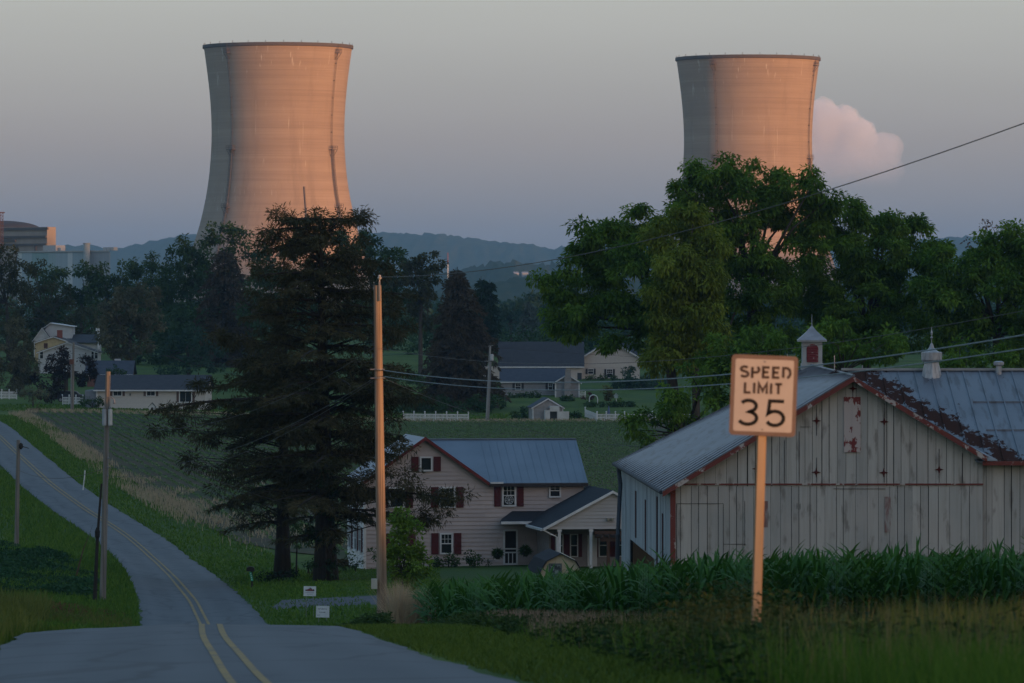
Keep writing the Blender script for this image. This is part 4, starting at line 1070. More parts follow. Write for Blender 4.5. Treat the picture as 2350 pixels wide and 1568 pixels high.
# grey house
d = 752; k = d/F; O = P(1150, 911, d)
t, T = gable_house('grey_house', 'grey sided house with blue-grey roof and outside chimney', O, 0, 146*k, 8, 36*k, 36*k+1.75, gsid, sgl, axis='x', ov=.25)
for u0, u1 in ((1183,1195),(1259,1267)):
    a_, b_ = (u0-1150)*k, (u1-1150)*k
    window(t, T, a_, b_, 16*k, 31*k, -.03, mun=(2, 2)); shutters(t, T, a_, b_, 16*k, 31*k, -.03, .38, dshut, .06)
e0 = P(1275, 921, 746); kk = 746/F; we = 54*kk
def T3(p): return (e0[0]+p[0], e0[1]+p[1], e0[2]+p[2])
mb = MB(T3); ep = [(0,-1.5),(we,-1.5),(we,44*kk),(we/2,60*kk),(0,44*kk)]; lap_wall(mb, ep, 0, .25); mb.prism(ep, .2, 6); mb.build('gable_wall', gsid, t)
mb = MB(T3); mb.slab((-.3,-.3,42*kk),(we/2,-.3,61.5*kk),(we/2,7,61.5*kk),(-.3,7,42*kk),.1); mb.slab((we/2,-.3,61.5*kk),(we+.35,-.3,41.5*kk),(we+.35,7,41.5*kk),(we/2,7,61.5*kk),.1); mb.build('gable_roof', sgl, t)
mb = MB(T3); mb.prism([(-.35,39.5*kk),(we/2,59.4*kk),(we/2,62*kk),(-.35,42.3*kk)],-.38,-.3); mb.prism([(we+.4,39*kk),(we+.4,41.8*kk),(we/2,62*kk),(we/2,59.4*kk)],-.38,-.3)
for xx in (0, we): mb.box(xx-.1, xx+.1, -.08, .05, -.5, 42*kk)
mb.box(.5, we, -.06, -.0, -.3, .25); mb.build('gable_trim', white, t)
mb = MB(T3); mb.box(20*kk, 36*kk, -.8, -.04, -1.5, 56*kk); mb.box(22*kk, 35*kk, -.72, -.1, 56*kk, 72*kk); mb.box(21.3*kk, 35.7*kk, -.78, -.05, 71*kk, 73*kk); mb.build('chimney', mat('chimney_stone', (.26,.25,.245), (.20,.19,.19), scale=3), t)
mb = MB(T3)
mb.box(we+.02, we+.85, -.5, -.44, 15*kk, 16*kk); mb.box(we+.02, we+.85, -.5, -.44, 24*kk, 25.2*kk)
for i in range(7): mb.box(we+.05+i*.13, we+.10+i*.13, -.5, -.45, (10-i*1.0)*kk, (24.5-i*.6)*kk)
mb.box(we+.8, we+.95, -.55, -.4, 2*kk, 23*kk); mb.build('deck_railing', white, t)
# shed with white lean-to
d = 676; k = d/F; O = P(1223, 968, d)
t, T = gable_house('shed', 'grey gabled shed with a white lean-to beside the picket fence', O, R(6), 69*k, 5.2, 34*k, 54*k, mat('shed_siding', (.30,.285,.28), tint=.05), sgl, axis='y', ov=.22)
mb = MB(T); mb.box(-.06, .08, -.1, .04, -.6, 33*k); mb.box(69*k-.06, 69*k+.05, -.1, .04, -.6, 33*k); mb.build('corner_trim', white, t)
mb = MB(T)
mb.box(25*k, 28*k, -1.7, -.2, -.8, 27*k); mb.box(28*k, 36*k, -1.7, -1.6, -.8, 27*k); mb.box(36*k, 58*k, -1.7, -1.6, 24*k, 36*k); mb.box(53*k, 80*k, -1.75, -1.62, -.8, 24*k); mb.box(36*k, 58*k, -1.6, -.2, 33*k, 36*k)
mb.box(36*k, 53*k, -1.7, -1.6, -.8, .1)
mb.build('lean_to', mat('lean_to_white', (.52,.52,.51), (.42,.42,.41), scale=1.5, tint=.05), t)
mb = MB(T); mb.box(36*k, 53*k, -1.2, -1.1, -.6, 24*k); mb.build('doorway', mat('doorway_dark', (.05,.06,.065)), t)
# ================================================================== houses on the left
wsid = mat('white_siding', (.46,.47,.48), (.42,.43,.44), tint=.05)
d = 860; k = d/F; O = P(78, 800, d)
t, T = gable_house('split_level_house', 'white split-level house with long dark roof behind the yellow gable', O, 0, 38*k, 8, 22*k, 48*k, wsid, sgl2, axis='y', ov=.3)
mb = MB(T); mb.prism([(20*k,-1),(86*k,-1),(86*k,50*k),(36*k,57*k),(20*k,40*k)], 1.2, 7); mb.build('upper_wall', wsid, t)
mb = MB(T); mb.slab((16*k,.8,44*k),(36*k,.8,59*k),(36*k,7.5,59*k),(16*k,7.5,44*k),.12); mb.slab((36*k,.8,59*k),(90*k,.8,51*k),(90*k,7.5,51*k),(36*k,7.5,59*k),.12); mb.build('upper_roof', white, t)
mb = MB(T); mb.slab((60*k,-1.5,14*k),(150*k,-1.5,14*k),(150*k,4,32*k),(66*k,4,32*k),.12); mb.build('wing_roof', sgl2, t)
mb = MB(T); mb.box(62*k, 148*k, -.8, 6, -1, 14*k); mb.build('wing_wall', wsid, t)
mb = MB(T); mb.tube([(150*k,-1.4,0),(150*k,-1.4,40*k),(148.6*k,-1.4,46*k),(146.5*k,-1.4,46*k),(146*k,-1.4,40*k)], .22, 6); mb.build('vent_pipe', white, t)
d = 835; k = d/F; O = P(80, 812, d)
ysid = mat('yellow_siding', (.47,.38,.22), tint=.04)
t, T = gable_house('yellow_house', 'yellow gabled house with brick chimney between the white houses', O, 0, 85*k, 8, 26*k, 40*k, ysid, mat('brown_shingles', (.05,.042,.042)), axis='y', ov=.35)
mb = MB(T); mb.box(48*k, 60*k, 2.2, 3.0, 30*k, 54*k); mb.build('chimney', mat('red_brick', (.24,.075,.05), (.18,.06,.045), scale=6), t)
d = 805; k = d/F; O = P(88, 838, d)
t, T = gable_house('white_house', 'white gabled house with low dark roof behind the purple-leaved tree', O, 0, 134*k, 8, 30*k, 53*k, wsid, mat('brown_shingles', (.05,.042,.042)), axis='y', ov=.3)
for u0, u1, v0, v1 in ((92,99,806,823),(210,215,806,823),(218,224,806,823),(150,158,808,820)): window(t, T, (u0-88)*k, (u1-88)*k, (838-v1)*k, (838-v0)*k, -.03, mun=(1, 1), f=.08)
mb = MB(T); mb.box(12*k, 20*k, .4, 1.2, 38*k, 50*k); mb.build('chimney', mat('dark_brick', (.09,.05,.045)), t)
d = 765; k = d/F; O = P(200, 872, d)
t, T = gable_house('blue_roofed_house', 'low house with a wide blue-grey roof above the cream ranch house', O, 0, 100*k, 7, 15*k, 43*k, mat('brick_wall', (.15,.075,.06), tint=.05), sgl, axis='x', ov=.4)
mb = MB(T); mb.box(64*k, 70*k, 5.2, 6, 28*k, 46*k) if False else mb.box(55*k, 68*k, 6.4, 8, 30*k, 47*k); mb.build('dormer', wsid, t)
d = 690; k = d/F; O = P(222, 936, d)
cream = mat('cream_siding', (.48,.455,.42), (.45,.43,.40), tint=.03)
t, T = gable_house('cream_ranch_house', 'long cream ranch house with dark roof and brown shutters', O, R(-3), 250*k, 8, 43.5*k, 43.5*k+1.75, cream, sgl2, axis='x', ov=.4)
for u0, u1, v0, v1 in ((261,279,896,908),(338,356,896,908),(414,440,896,922)):
    a_, b_, c0_, c1_ = (u0-222)*k, (u1-222)*k, (936-v1)*k, (936-v0)*k
    window(t, T, a_, b_, c0_, c1_, -.03, mun=(1, 2), f=.12, sash=False); shutters(t, T, a_, b_, c0_, c1_, -.03, .32, brshut, .14)
mb = MB(T); mb.box(-1.6, -.02, .3, 7.7, -1, 40*k); mb.build('side_porch', mat('porch_blue', (.20,.22,.25)), t)
mb = MB(T); mb.box(-.08, .12, -.1, .06, -.5, 42*k); mb.box(-.1, 0, 2, 2.1, -.5, 40*k); mb.build('corner_trim', white, t)
mb = MB(T); mb.box((298-222)*k, (301-222)*k, -.2, -.02, 28*k-.0, 33*k); mb.build('wall_box', mat('meter_grey', (.12,.12,.12)), t)
# far white houses on the ridge slope
for u, w in ((1180, 11), (1199, 14)):
    d = 5890; k = d/F; O = P(u, 632, d)
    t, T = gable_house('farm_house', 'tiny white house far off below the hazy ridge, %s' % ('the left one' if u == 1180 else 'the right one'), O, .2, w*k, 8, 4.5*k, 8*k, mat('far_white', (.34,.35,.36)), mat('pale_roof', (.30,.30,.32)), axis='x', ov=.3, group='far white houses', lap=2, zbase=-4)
# dog house
d = 684; k = d/F; O = P(342, 937, d); O[2] = gz(O[0], d)
t = thing('dog_house', O, 'small white dog house with dark roof on the lawn by the ranch house', 'dog house')
mb = MB(); X0 = O[0]; w_ = .78
mb.prism([(X0,O[2]-.2),(X0+w_,O[2]-.2),(X0+w_,O[2]+.55),(X0+w_/2,O[2]+.95),(X0,O[2]+.55)], d, d+1.0); mb.build('wall', mat('dog_house_white', (.60,.61,.62)), t)
mb = MB(); mb.slab((X0-.1,d-.12,O[2]+.50),(X0+w_/2,d-.12,O[2]+1.03),(X0+w_/2,d+1.1,O[2]+1.03),(X0-.1,d+1.1,O[2]+.50),.05); mb.slab((X0+w_/2,d-.12,O[2]+1.03),(X0+w_+.1,d-.12,O[2]+.5),(X0+w_+.1,d+1.1,O[2]+.5),(X0+w_/2,d+1.1,O[2]+1.03),.05); mb.build('roof', mat('dog_house_roof', (.05,.06,.05)), t)
mb = MB(); mb.prism([(X0+.25,O[2]-.1),(X0+.53,O[2]-.1),(X0+.53,O[2]+.3),(X0+.46,O[2]+.42),(X0+.32,O[2]+.42),(X0+.25,O[2]+.3)], d-.02, d+.0); mb.build('doorway', black, t)
# ================================================================== poles, wires, signs, fences
polem = mat('pole_wood', (.29,.215,.155), (.15,.11,.08), scale=1.2, stretch=(16,16,.35), rough=.85, bump=.3)
polem2 = mat('old_grey_pole', (.24,.215,.185), (.12,.11,.10), scale=1.2, stretch=(16,16,.35), rough=.9)
metal = mat('pole_hardware', (.22,.22,.23), rough=.5, metal=.4)
def pole(name, u0, v0, u1, v1, d, r, m, label, base=None):
    a = P(u1, v1, d); b = P(u0, v0, d)
    if base: a[2] = gz(a[0], d)
    t = thing(name, a, label, 'utility pole')
    mb = MB(); n = 8
    mb.tube([a-np.array([0,0,.8])]+[a+(b-a)*s for s in np.linspace(.02, 1, n)], [r*1.12]+[r*(1.1-.28*s) for s in np.linspace(0, 1, n)], 14); mb.build('shaft', m, t, smooth=False)
    return t
mp = pole('utility_pole', 866, 655, 877, 1400, 165, .15, polem, 'tall bare wooden utility pole glowing orange in front of the farmhouse')
mb = MB(); q = P(871, 655, 164.9); mb.tube([q-np.array([0,0,.25]), q+np.array([0,0,.22])], .018, 6); mb.lathe((q[0], q[1], q[2]+.18), [(.02,0),(.055,.02),(.07,.06),(.045,.09),(.05,.12),(.02,.15)], 12); mb.build('insulator', mat('porcelain', (.45,.42,.40), rough=.3), mp)
mb = MB(); mb.box(q[0]-.025, q[0]+.03, 164.83, 164.88, q[2]-.5, q[2]+.12); mb.build('pin_bracket', metal, mp)
for v in (848, 868):
    z = P(0, v, 165)[2]; x = np.interp(v, [655, 1400], [866, 877]); mb = MB(); mb.lathe(((x-CX)/F*165, 165, z), [(.165,-.02),(.17,0),(.165,.02)], 14); mb.tube([((x-CX)/F*165-.26, 164.9, z), ((x-CX)/F*165+.2, 164.9, z)], .02, 5); mb.build('clamp_band', metal, mp)
mb = MB(); q = P(860, 1340, 164.8); mb.box(q[0]-.11, q[0]+.08, 164.72, 164.9, q[2]-.16, q[2]+.16); mb.build('meter_box', mat('meter_box_grey', (.42,.42,.38)), mp)
lp = pole('utility_pole', 248, 853, 236, 1366, 237, .135, polem2, 'utility pole with two pale transformers left of the road')
for du, col in ((-6.5, (.33,.36,.40)), (7.0, (.55,.54,.52))):
    q = P(246+du, 977, 236.8); mb = MB(); mb.lathe(tuple(q), [(.09,0),(.10,.04),(.10,.72),(.085,.74)], 14); o = mb.build('transformer', mat('tank_%d' % int(du), col, rough=.5), lp)
    mb = MB(); mb.lathe((q[0], q[1], q[2]+.74), [(.06,0),(.065,.05),(.03,.12)], 10); mb.tube([(q[0], q[1], q[2]+.8), (q[0], q[1], q[2]+1.25)], .012, 4); mb.build('bushing', metal, o)
mb = MB(); q = P(262, 921, 236.7); mb.tube([P(250, 912, 236.8), P(256, 912, 236.8), P(262, 917, 236.8)], .02, 5); mb.lathe((q[0], q[1], q[2]-.12), [(.05,0),(.06,.03),(.04,.16),(.02,.2)], 10); mb.build('street_light', metal, lp)
for v in (1052, 1073, 1092): 
    q = P(np.interp(v, [853, 1366], [249, 237])+4, v, 236.85); mb = MB(); mb.lathe(tuple(q), [(.02,-.04),(.045,0),(.02,.05)], 8); mb.build('insulator', metal, lp)
mb = MB(); mb.tube([P(236+4, 1360, 236.9), P(252, 862, 236.9)], .022, 4); mb.build('conduit', metal, lp)
dpst = mat('creosote_dark', (.03,.026,.022), rough=.9)
t = thing('leaning_post', G(216, 233), 'dark leaning guy post beside the pole with transformers', 'post')
b0 = G(216, 233); mb = MB(); mb.tube([b0-np.array([0,0,.5]), P(223, 1245, 233), P(226, 1200, 233), P(233, 1110, 233)], [.10,.075,.06,.045], 9); mb.build('shaft', dpst, t)
mb = MB(); mb.lathe(tuple(P(223.5, 1226, 233)), [(.05,-.25),(.11,-.1),(.12,.12),(.05,.3)], 10); mb.build('vine_clump', mat('dead_vine', (.02,.018,.014)), t)
sp_ = pole('utility_pole', 42, 1010, 38, 1237, 330, .14, polem2, 'short dark pole beside the road at the left edge', True)
mb = MB(); q = P(48, 1024, 329.8); mb.lathe(tuple(q), [(.05,-.2),(.13,-.1),(.13,.1),(.05,.2)], 8); mb.tube([q, P(66, 1029, 329.8)], .03, 4); mb.build('hardware', dpst, sp_)
fp = pole('utility_pole', 169, 786, 166, 964, 672, .17, polem2, 'distant utility pole in front of the white houses', True)
mb = MB(); q = P(164, 830, 671.8); mb.box(q[0]-.25, q[0]+.3, 671.6, 672, q[2]-.35, q[2]+.3); mb.build('junction_box', mat('rust_box', (.16,.07,.05)), fp)
mb = MB(); mb.tube([P(163, 960, 671.8), P(163.5, 836, 671.8)], .08, 6); mb.build('conduit', metal, fp)
rp_ = pole('utility_pole', 1125, 793, 1117, 968, 668, .16, mat('pale_pole', (.30,.29,.27), (.23,.22,.21), scale=1, stretch=(5,5,.5)), 'pale utility pole with transformer between the spruce and the grey house', True)
mb = MB(); q = P(1129, 828, 667.8); mb.lathe(tuple(q), [(.2,0),(.22,.05),(.22,.75),(.15,.82)], 12); mb.build('transformer', mat('tank_white', (.50,.50,.50)), rp_)
mb = MB(); mb.tube([P(1120, 795, 667.9), P(1132, 793, 667.9)], .06, 5); mb.tube([P(1112, 829, 667.9), P(1124, 829, 667.9)], .06, 5); mb.build('crossarm', polem2, rp_)
mb = MB(); mb.tube([P(1121.5, 966, 667.8), P(1127, 830, 667.8)], .07, 6); mb.build('conduit', metal, rp_)
t = thing('dead_stalk', G(160, 268), 'thin broken brown stalk leaning in the left ditch', 'stalk')
b0 = G(173, 262); mb = MB(); mb.tube([b0, P(190, 1265, 262), P(202, 1235, 262)], [.05,.03,.015], 6); mb.tube([P(198, 1246, 262), P(213, 1205, 262)], [.012,.005], 4); mb.build('stem', mat('dead_stem', (.09,.05,.035)), t)
t = thing('field_marker', P(190, 1075, 430), 'thin pale marker stake in the dry grass by the field', 'stake')
q = P(190, 1060, 432); mb = MB(); mb.tube([(q[0], 432, float(gz(q[0], 432))), (q[0]+.15, 432, float(gz(q[0], 432))+1.3)], .05, 6); mb.build('stake', white, t)
mb = MB(); mb.tube([(q[0]+.13, 432, float(gz(q[0], 432))+1.0), (q[0]+.18, 432, float(gz(q[0], 432))+1.75)], .06, 6); mb.build('cap', mat('cap_white', (.6,.6,.58)), t)
# wires
wirem = mat('wire_grey', (.045,.045,.048), rough=.5); wired = mat('wire_dark', (.025,.025,.028), rough=.6)
def wire(S, E, sag, r, label, m=wirem, n=40):
    S, E = np.array(S), np.array(E)
    pts = [S+(E-S)*t+np.array([0, 0, -4*sag*t*(1-t)]) for t in np.linspace(0, 1, n)]
    mb = MB(); mb.tube(pts, r, 5); o = mb.build('power_line', m, None, tuple(S)); tag(o, label, 'wire', 'overhead wires'); return o
wire(P(871, 636, 164.9), P(2700, 150, 80), .8, .0105, 'top grey wire from the orange pole rising past the walnut tree to the upper right')
wire(P(880, 850, 165), P(2700, 705, 80), .72, .014, 'thick wire from the orange pole running behind the speed limit sign', mat('wire_pale', (.24,.27,.28)))
wire(P(880, 864, 165), P(2700, 742, 80), .70, .012, 'lower wire from the orange pole crossing the barn roof', mat('wire_pale', (.24,.27,.28)))
wire(P(876, 800, 165), P(2700, 640, 80), .85, .006, 'thin upper wire from the orange pole toward the cupola')
wire(P(862, 866, 165), P(250, 1073, 237), .9, .010, 'wire from the orange pole sagging across the conifers to the left pole', mat('wire_mid', (.07,.07,.075)))
wire(P(862, 870, 165), P(250, 1092, 237), 1.0, .008, 'lower of the two wires crossing the conifers to the left pole', mat('wire_mid', (.07,.07,.075)))
wire(P(864, 795, 165), P(250, 975, 237), 1.1, .008, 'upper wire crossing the dark conifer to the left pole', mat('wire_mid', (.07,.07,.075)))
wire(P(256, 985, 236.8), P(836, 1185, 300), .8, .014, 'dark cable from the left pole over the field to the farmhouse', wired)
wire(P(245, 1073, 237), P(44, 1080, 330), .5, .012, 'dark wire between the left pole and the short roadside pole', wired)
wire(P(1124, 796, 668), P(168, 800, 672), 1.4, .016, 'distant wire between the pale pole and the far left pole')
wire(P(1126, 797, 668), P(2500, 815, 700), 1.4, .016, 'distant wire from the pale pole to the right across the beige house')
wire(P(880, 868, 165), P(1640, 1010, 240), 1.0, .008, 'thin service wire from the orange pole down to the barn')
# speed limit sign
tilt = R(-2.2); SD = 47.7
sc_ = P(652+.92*0+1752.4-652, 908.2, SD); kS = SD/F
def TS(p):                                            # sign coordinates (right, out of the face, up) about the panel centre
    ca, sa = math.cos(tilt), math.sin(tilt)
    return (sc_[0]+p[0]*ca-p[2]*sa, sc_[1]+p[1], sc_[2]+p[0]*sa+p[2]*ca)
foot = P(1730, 1420, SD)
sign = thing('speed_limit_sign', (foot[0], SD, float(gz(foot[0], SD))), 'cream speed limit 35 sign on a leaning steel post', 'road sign')
def rrect(w, h, r, n=6):
    out = []
    for cxq, czq, a0 in ((w/2-r, h/2-r, 0), (-w/2+r, h/2-r, 90), (-w/2+r, -h/2+r, 180), (w/2-r, -h/2+r, 270)):
        for i in range(n+1): a = R(a0+90*i/n); out.append((cxq+r*math.cos(a), czq+r*math.sin(a)))
    return out
w_, h_ = .606, .735
mb = MB(TS); mb.prism(rrect(w_, h_, .038), 0, .004); o = mb.build('border', mat('sign_border', (.14,.105,.09), (.17,.125,.11), scale=8, rough=.6), sign)
mb = MB(TS); mb.prism(rrect(w_-.072, h_-.075, .018), -.002, 0.0); mb.build('face', mat('sign_face', (.42,.395,.375), (.385,.36,.345), scale=6, rough=.6), sign)
def stroke(mb, pts, w, y=-.004):                      # flat ribbon with mitred joints
    pts = [np.array(p, float) for p in pts]; n = len(pts); L_, R_ = [], []
    for i in range(n):
        d0 = pts[i]-pts[i-1] if i else pts[1]-pts[0]; d1 = pts[i+1]-pts[i] if i < n-1 else pts[-1]-pts[-2]
        d0 = d0/np.linalg.norm(d0); d1 = d1/np.linalg.norm(d1)
        n0 = np.array([-d0[1], d0[0]]); n1 = np.array([-d1[1], d1[0]]); m = n0+n1; m = m/np.linalg.norm(m); s = w/2/max(.4, m.dot(n0))
        L_.append(pts[i]+m*s); R_.append(pts[i]-m*s)
    vs = [(p[0], y, p[1]) for p in L_]+[(p[0], y, p[1]) for p in R_]
    vb = [(p[0], y+.002, p[1]) for p in L_]+[(p[0], y+.002, p[1]) for p in R_]
    mb.add(vs+vb, [(i, i+1, n+i+1, n+i) for i in range(n-1)]+[(i, 2*n+i, 2*n+i+1, i+1) for i in range(n-1)]+[(n+i, n+i+1, 3*n+i+1, 3*n+i) for i in range(n-1)])
def arc(cx, cz, rx, rz, a0, a1, n=14): return [(cx+rx*math.cos(R(a)), cz+rz*math.sin(R(a))) for a in np.linspace(a0, a1, n)]
GL = {   # strokes in a unit box: x 0..w, z 0..1
 'S': (.66, [arc(.33,.745,.26,.20,35,270,12)+arc(.33,.285,.28,.225,90,-150,14)[1:]]),
 'P': (.64, [[(.08,-.06),(.08,.94)], [(.08,.94),(.36,.94)]+arc(.36,.70,.22,.24,90,-90,10)+[(.08,.46)]]),
 'E': (.58, [[(.54,.94),(.08,.94),(.08,.06),(.54,.06)], [(.08,.51),(.46,.51)]]),
 'D': (.68, [[(.08,.06),(.30,.06)]+arc(.30,.5,.30,.44,-90,90,14)+[(.08,.94),(.08,.06)]]),
 'L': (.54, [[(.08,1.0),(.08,.06),(.52,.06)]]),
 'I': (.18, [[(.09,0),(.09,1)]]),
 'M': (.80, [[(.08,0),(.08,.97),(.40,.25),(.72,.97),(.72,0)]]),
 'T': (.62, [[(.03,.94),(.59,.94)], [(.31,.94),(.31,0)]]),
 '3': (.70, [arc(.35,.74,.28,.205,150,-75,14)+arc(.33,.29,.33,.235,80,-155,16)]),
 '5': (.72, [[(.66,.95),(.14,.95),(.10,.50)]+arc(.34,.31,.32,.265,140,-150,18)])}
def word(mb, txt, xc, zc, width, h, sw, gap=.17):
    tot = sum(GL[c][0] for c in txt)+gap*(len(txt)-1); sx_ = width/tot; x = xc-width/2
    for c in txt:
        for st_ in GL[c][1]: stroke(mb, [(x+p[0]*sx_, zc-h/2+p[1]*h) for p in st_], sw)
        x += (GL[c][0]+gap)*sx_
mb = MB(TS); word(mb, 'SPEED', .012, .213, .468, .102, .0245); word(mb, 'LIMIT', -.006, .066, .350, .098, .0235); mb.build('lettering', mat('faded_black_paint', (.065,.047,.04), rough=.6), sign)
mb = MB(TS); word(mb, '35', -.008, -.157, .425, .245, .033, gap=.28); mb.build('numerals', mat('black_paint', (.010,.009,.008), rough=.5), sign)
mb = MB(); top = np.array(TS((-.01, .012, .30))); ft = np.array([foot[0], SD+.02, float(gz(foot[0], SD))-.3])
ax_ = top-ft
for (x0, x1, y0, y1) in ((-.03,.03,.0,.008), (-.03,-.022,.008,.03), (.022,.03,.008,.03), (-.045,-.022,.03,.036), (.022,.045,.03,.036)):
    vs = []
    for p in (ft, top):
        vs += [(p[0]+x0, p[1]+y0, p[2]), (p[0]+x1, p[1]+y0, p[2]), (p[0]+x1, p[1]+y1, p[2]), (p[0]+x0, p[1]+y1, p[2])]
    mb.add(vs, [(0,1,5,4),(1,2,6,5),(2,3,7,6),(3,0,4,7),(0,3,2,1),(4,5,6,7)])
mb.build('post', mat('tan_steel_post', (.40,.29,.19), (.33,.24,.155), scale=3, stretch=(3,3,.6), rough=.6), sign)
mb = MB(TS)
for z in (.31, -.31): mb.lathe((0,0,0), [(0,0)], 3) if False else mb.prism([(.008*math.cos(a), z+.008*math.sin(a)) for a in np.linspace(0, 2*math.pi, 9)[:-1]], -.006, -.002)
mb.build('bolt', metal, sign)
# yard signs
ysm = mat('yard_sign_white', (.66,.69,.72), rough=.5); ink = mat('grey_ink', (.16,.18,.22)); redk = mat('red_ink', (.20,.05,.06)); navy = mat('navy_ink', (.03,.03,.07))
def yard_sign(u, v, w, h, d, label, rot):
    k = d/F; c = P(u, v, d); gzv = float(gz(c[0], d)); ww, hh = w*k, h*k
    t = thing('yard_sign', (c[0], d, gzv), label, 'yard sign', 'white yard signs by the driveway')
    ca, sa = math.cos(rot), math.sin(rot)
    def T(p): return (c[0]+p[0]*ca-p[2]*sa, d+p[1], c[2]+p[0]*sa+p[2]*ca)
    mb = MB(T); mb.box(-ww/2, ww/2, 0, .012, -hh/2, hh/2); mb.build('panel', ysm, t)
    mb = MB()
    for s in (-.3, .3): mb.tube([T((s*ww, .02, 0)), (c[0]+s*ww, d+.02, gzv-.1)], .012, 5)
    mb.build('stake', metal, t)
    return t, T, ww, hh
t, T, a, b = yard_sign(711, 1357, 28.5, 22.5, 222, 'white yard sign with a red roofline drawing, farther one by the driveway', R(-1))
mb = MB(T); mb.prism([(-a*.36,b*.02),(a*.36,b*.02),(a*.34,b*.22),(a*.22,b*.18),(a*.12,b*.24),(-.05*a,b*.24),(-.15*a,b*.2),(-a*.34,b*.14)], -.004, -.002); mb.build('picture', redk, t)
mb = MB(T); mb.prism([(-a*.1,b*.25),(0,b*.37),(a*.1,b*.35),(a*.18,b*.22),(a*.08,b*.25),(a*.0,b*.28)], -.006, -.003); mb.box(-a*.36, -a*.26, -.006, -.004, b*.04, b*.16); mb.box(a*.26, a*.37, -.006, -.004, b*.03, b*.14); mb.build('roofline', navy, t)
mb = MB(T)
for i in range(9): mb.box(-a*.34+i*a*.075, -a*.34+i*a*.075+a*.05, -.004, -.002, -b*.19, -b*.10)
for i in range(6): mb.box(-a*.22+i*a*.075, -a*.22+i*a*.075+a*.05, -.004, -.002, -b*.36, -b*.28)
mb.build('small_print', mat('pale_ink', (.38,.40,.44)), t)
t, T, a, b = yard_sign(740.5, 1404, 30.5, 26.5, 214, 'white yard sign with two lines of grey writing, nearer one by the road', R(-1))
mb = MB(T)
def glyph(x, z, w, h, s):
    rr = random.Random(s)
    for j in range(3):
        if rr.random() < .75: mb.box(x+w*.1+j*w*.32, x+w*.1+j*w*.32+w*.16, -.004, -.002, z+(0 if j != 1 else h*.15), z+h*rr.uniform(.7, 1))
    mb.box(x+w*.1, x+w*.85, -.0045, -.002, z+h*rr.uniform(.1, .6), z+h*rr.uniform(.65, .85))
for i in range(7): glyph(-a*.36+i*a*.095, b*.17, a*.085, b*.13, i)
for i in range(5): glyph(-a*.26+i*a*.095, -b*.12, a*.085, b*.14, 20+i)
for i in range(2): glyph(-a*.42+i*a*.10, -b*.35, a*.085, b*.10, 40+i)
mb.build('writing', ink, t)
# mailbox
mbx = G(579, 272); t = thing('mailbox', mbx, 'black roadside mailbox with a green number plate on its post', 'mailbox')
zt = P(0, 1301, 272)[2]
mb = MB(); c = P(575, 1306, 272); mb.prism([(c[0]-.2, c[2]-.11), (c[0]+.2, c[2]-.11), (c[0]+.2, c[2]+.03)]+[(c[0]+.2*math.cos(a), c[2]+.03+.10*math.sin(a)) for a in np.linspace(.2, math.pi-.2, 8)]+[(c[0]-.2, c[2]+.03)], 271.8, 272.25) ; mb.build('box', mat('mailbox_black', (.012,.013,.014), rough=.5), t)
mb = MB(); mb.tube([mbx-np.array([0,0,.3]), (c[0]+.06, 272.02, c[2]-.1)], .05, 8); mb.build('post', dpst, t)
mb = MB(); p0, p1 = np.array([c[0]+.0, 271.9, c[2]-.16]), np.array([c[0]+.09, 271.9, c[2]-.62]); mb.add([tuple(p0+(-.06,0,0)), tuple(p0+(.06,0,0)), tuple(p1+(.06,0,0)), tuple(p1+(-.06,0,0)), tuple(p0+(-.06,.01,0)), tuple(p0+(.06,.01,0)), tuple(p1+(.06,.01,0)), tuple(p1+(-.06,.01,0))], [(3,2,1,0),(4,5,6,7),(0,1,5,4),(1,2,6,5),(2,3,7,6),(3,0,4,7)]); npl = mb.build('number_plate', mat('reflective_green', (.02,.30,.19), rough=.3), t)
mb = MB()
for i in range(4):
    s = .16+i*.22; q = p0+(p1-p0)*s; mb.box(q[0]-.02, q[0]+.02, 271.885, 271.895, q[2]-.03, q[2]+.03)
mb.build('digits', mat('plate_white', (.45,.6,.55)), npl)
# picket fences
vin = mat('vinyl_white', (.62,.62,.62), rough=.5)
def picket(a, b, d0, d1, v0, v1, label, n_post, hpx=19):
    A, B = P(a, v0, d0), P(b, v1, d1)
    A[2] = float(gz(A[0], d0)); B[2] = float(gz(B[0], d1)); h = 1.05
    t = thing('picket_fence', A, label, 'fence')
    ln = np.linalg.norm((B-A)[:2]); dr = (B-A)/ln; mb = MB()
    nn = np.array([dr[1], -dr[0], 0])*.03
    def bar(s0, s1, z0, z1, th=1):
        p, q = A+dr*s0, A+dr*s1; o = nn*th
        mb.add([tuple(p-o+(0,0,z0)), tuple(q-o+(0,0,z0)), tuple(q+o+(0,0,z0)), tuple(p+o+(0,0,z0)), tuple(p-o+(0,0,z1)), tuple(q-o+(0,0,z1)), tuple(q+o+(0,0,z1)), tuple(p+o+(0,0,z1))], [(0,3,2,1),(4,5,6,7),(0,1,5,4),(1,2,6,5),(2,3,7,6),(3,0,4,7)])
    for z in (.15, .55, .92): bar(0, ln, z, z+.09, .8)
    s = .05
    while s < ln: bar(s, s+.085, .08, h, .5); s += .165
    mb.build('pickets', vin, t)
    for i in range(n_post+1):
        mb = MB(); s = ln*i/n_post; bar(max(0, s-.07), s+.07, -.3, h+.22, 2.4); p = A+dr*s
        mb.lathe((p[0], p[1], p[2]+h+.22), [(.11,0),(.11,.04),(.01,.14)], 4); mb.build('post', vin, t)
    return t
picket(925, 1075, 668, 668, 970, 970, 'white picket fence in front of the brown spruce', 6)
picket(1343, 1370, 690, 668, 960, 968, 'short return of the white picket fence beside the shed', 1)
picket(1370.5, 1475, 668, 668, 968, 968, 'white picket fence on the lawn left of the walnut trunk', 5)
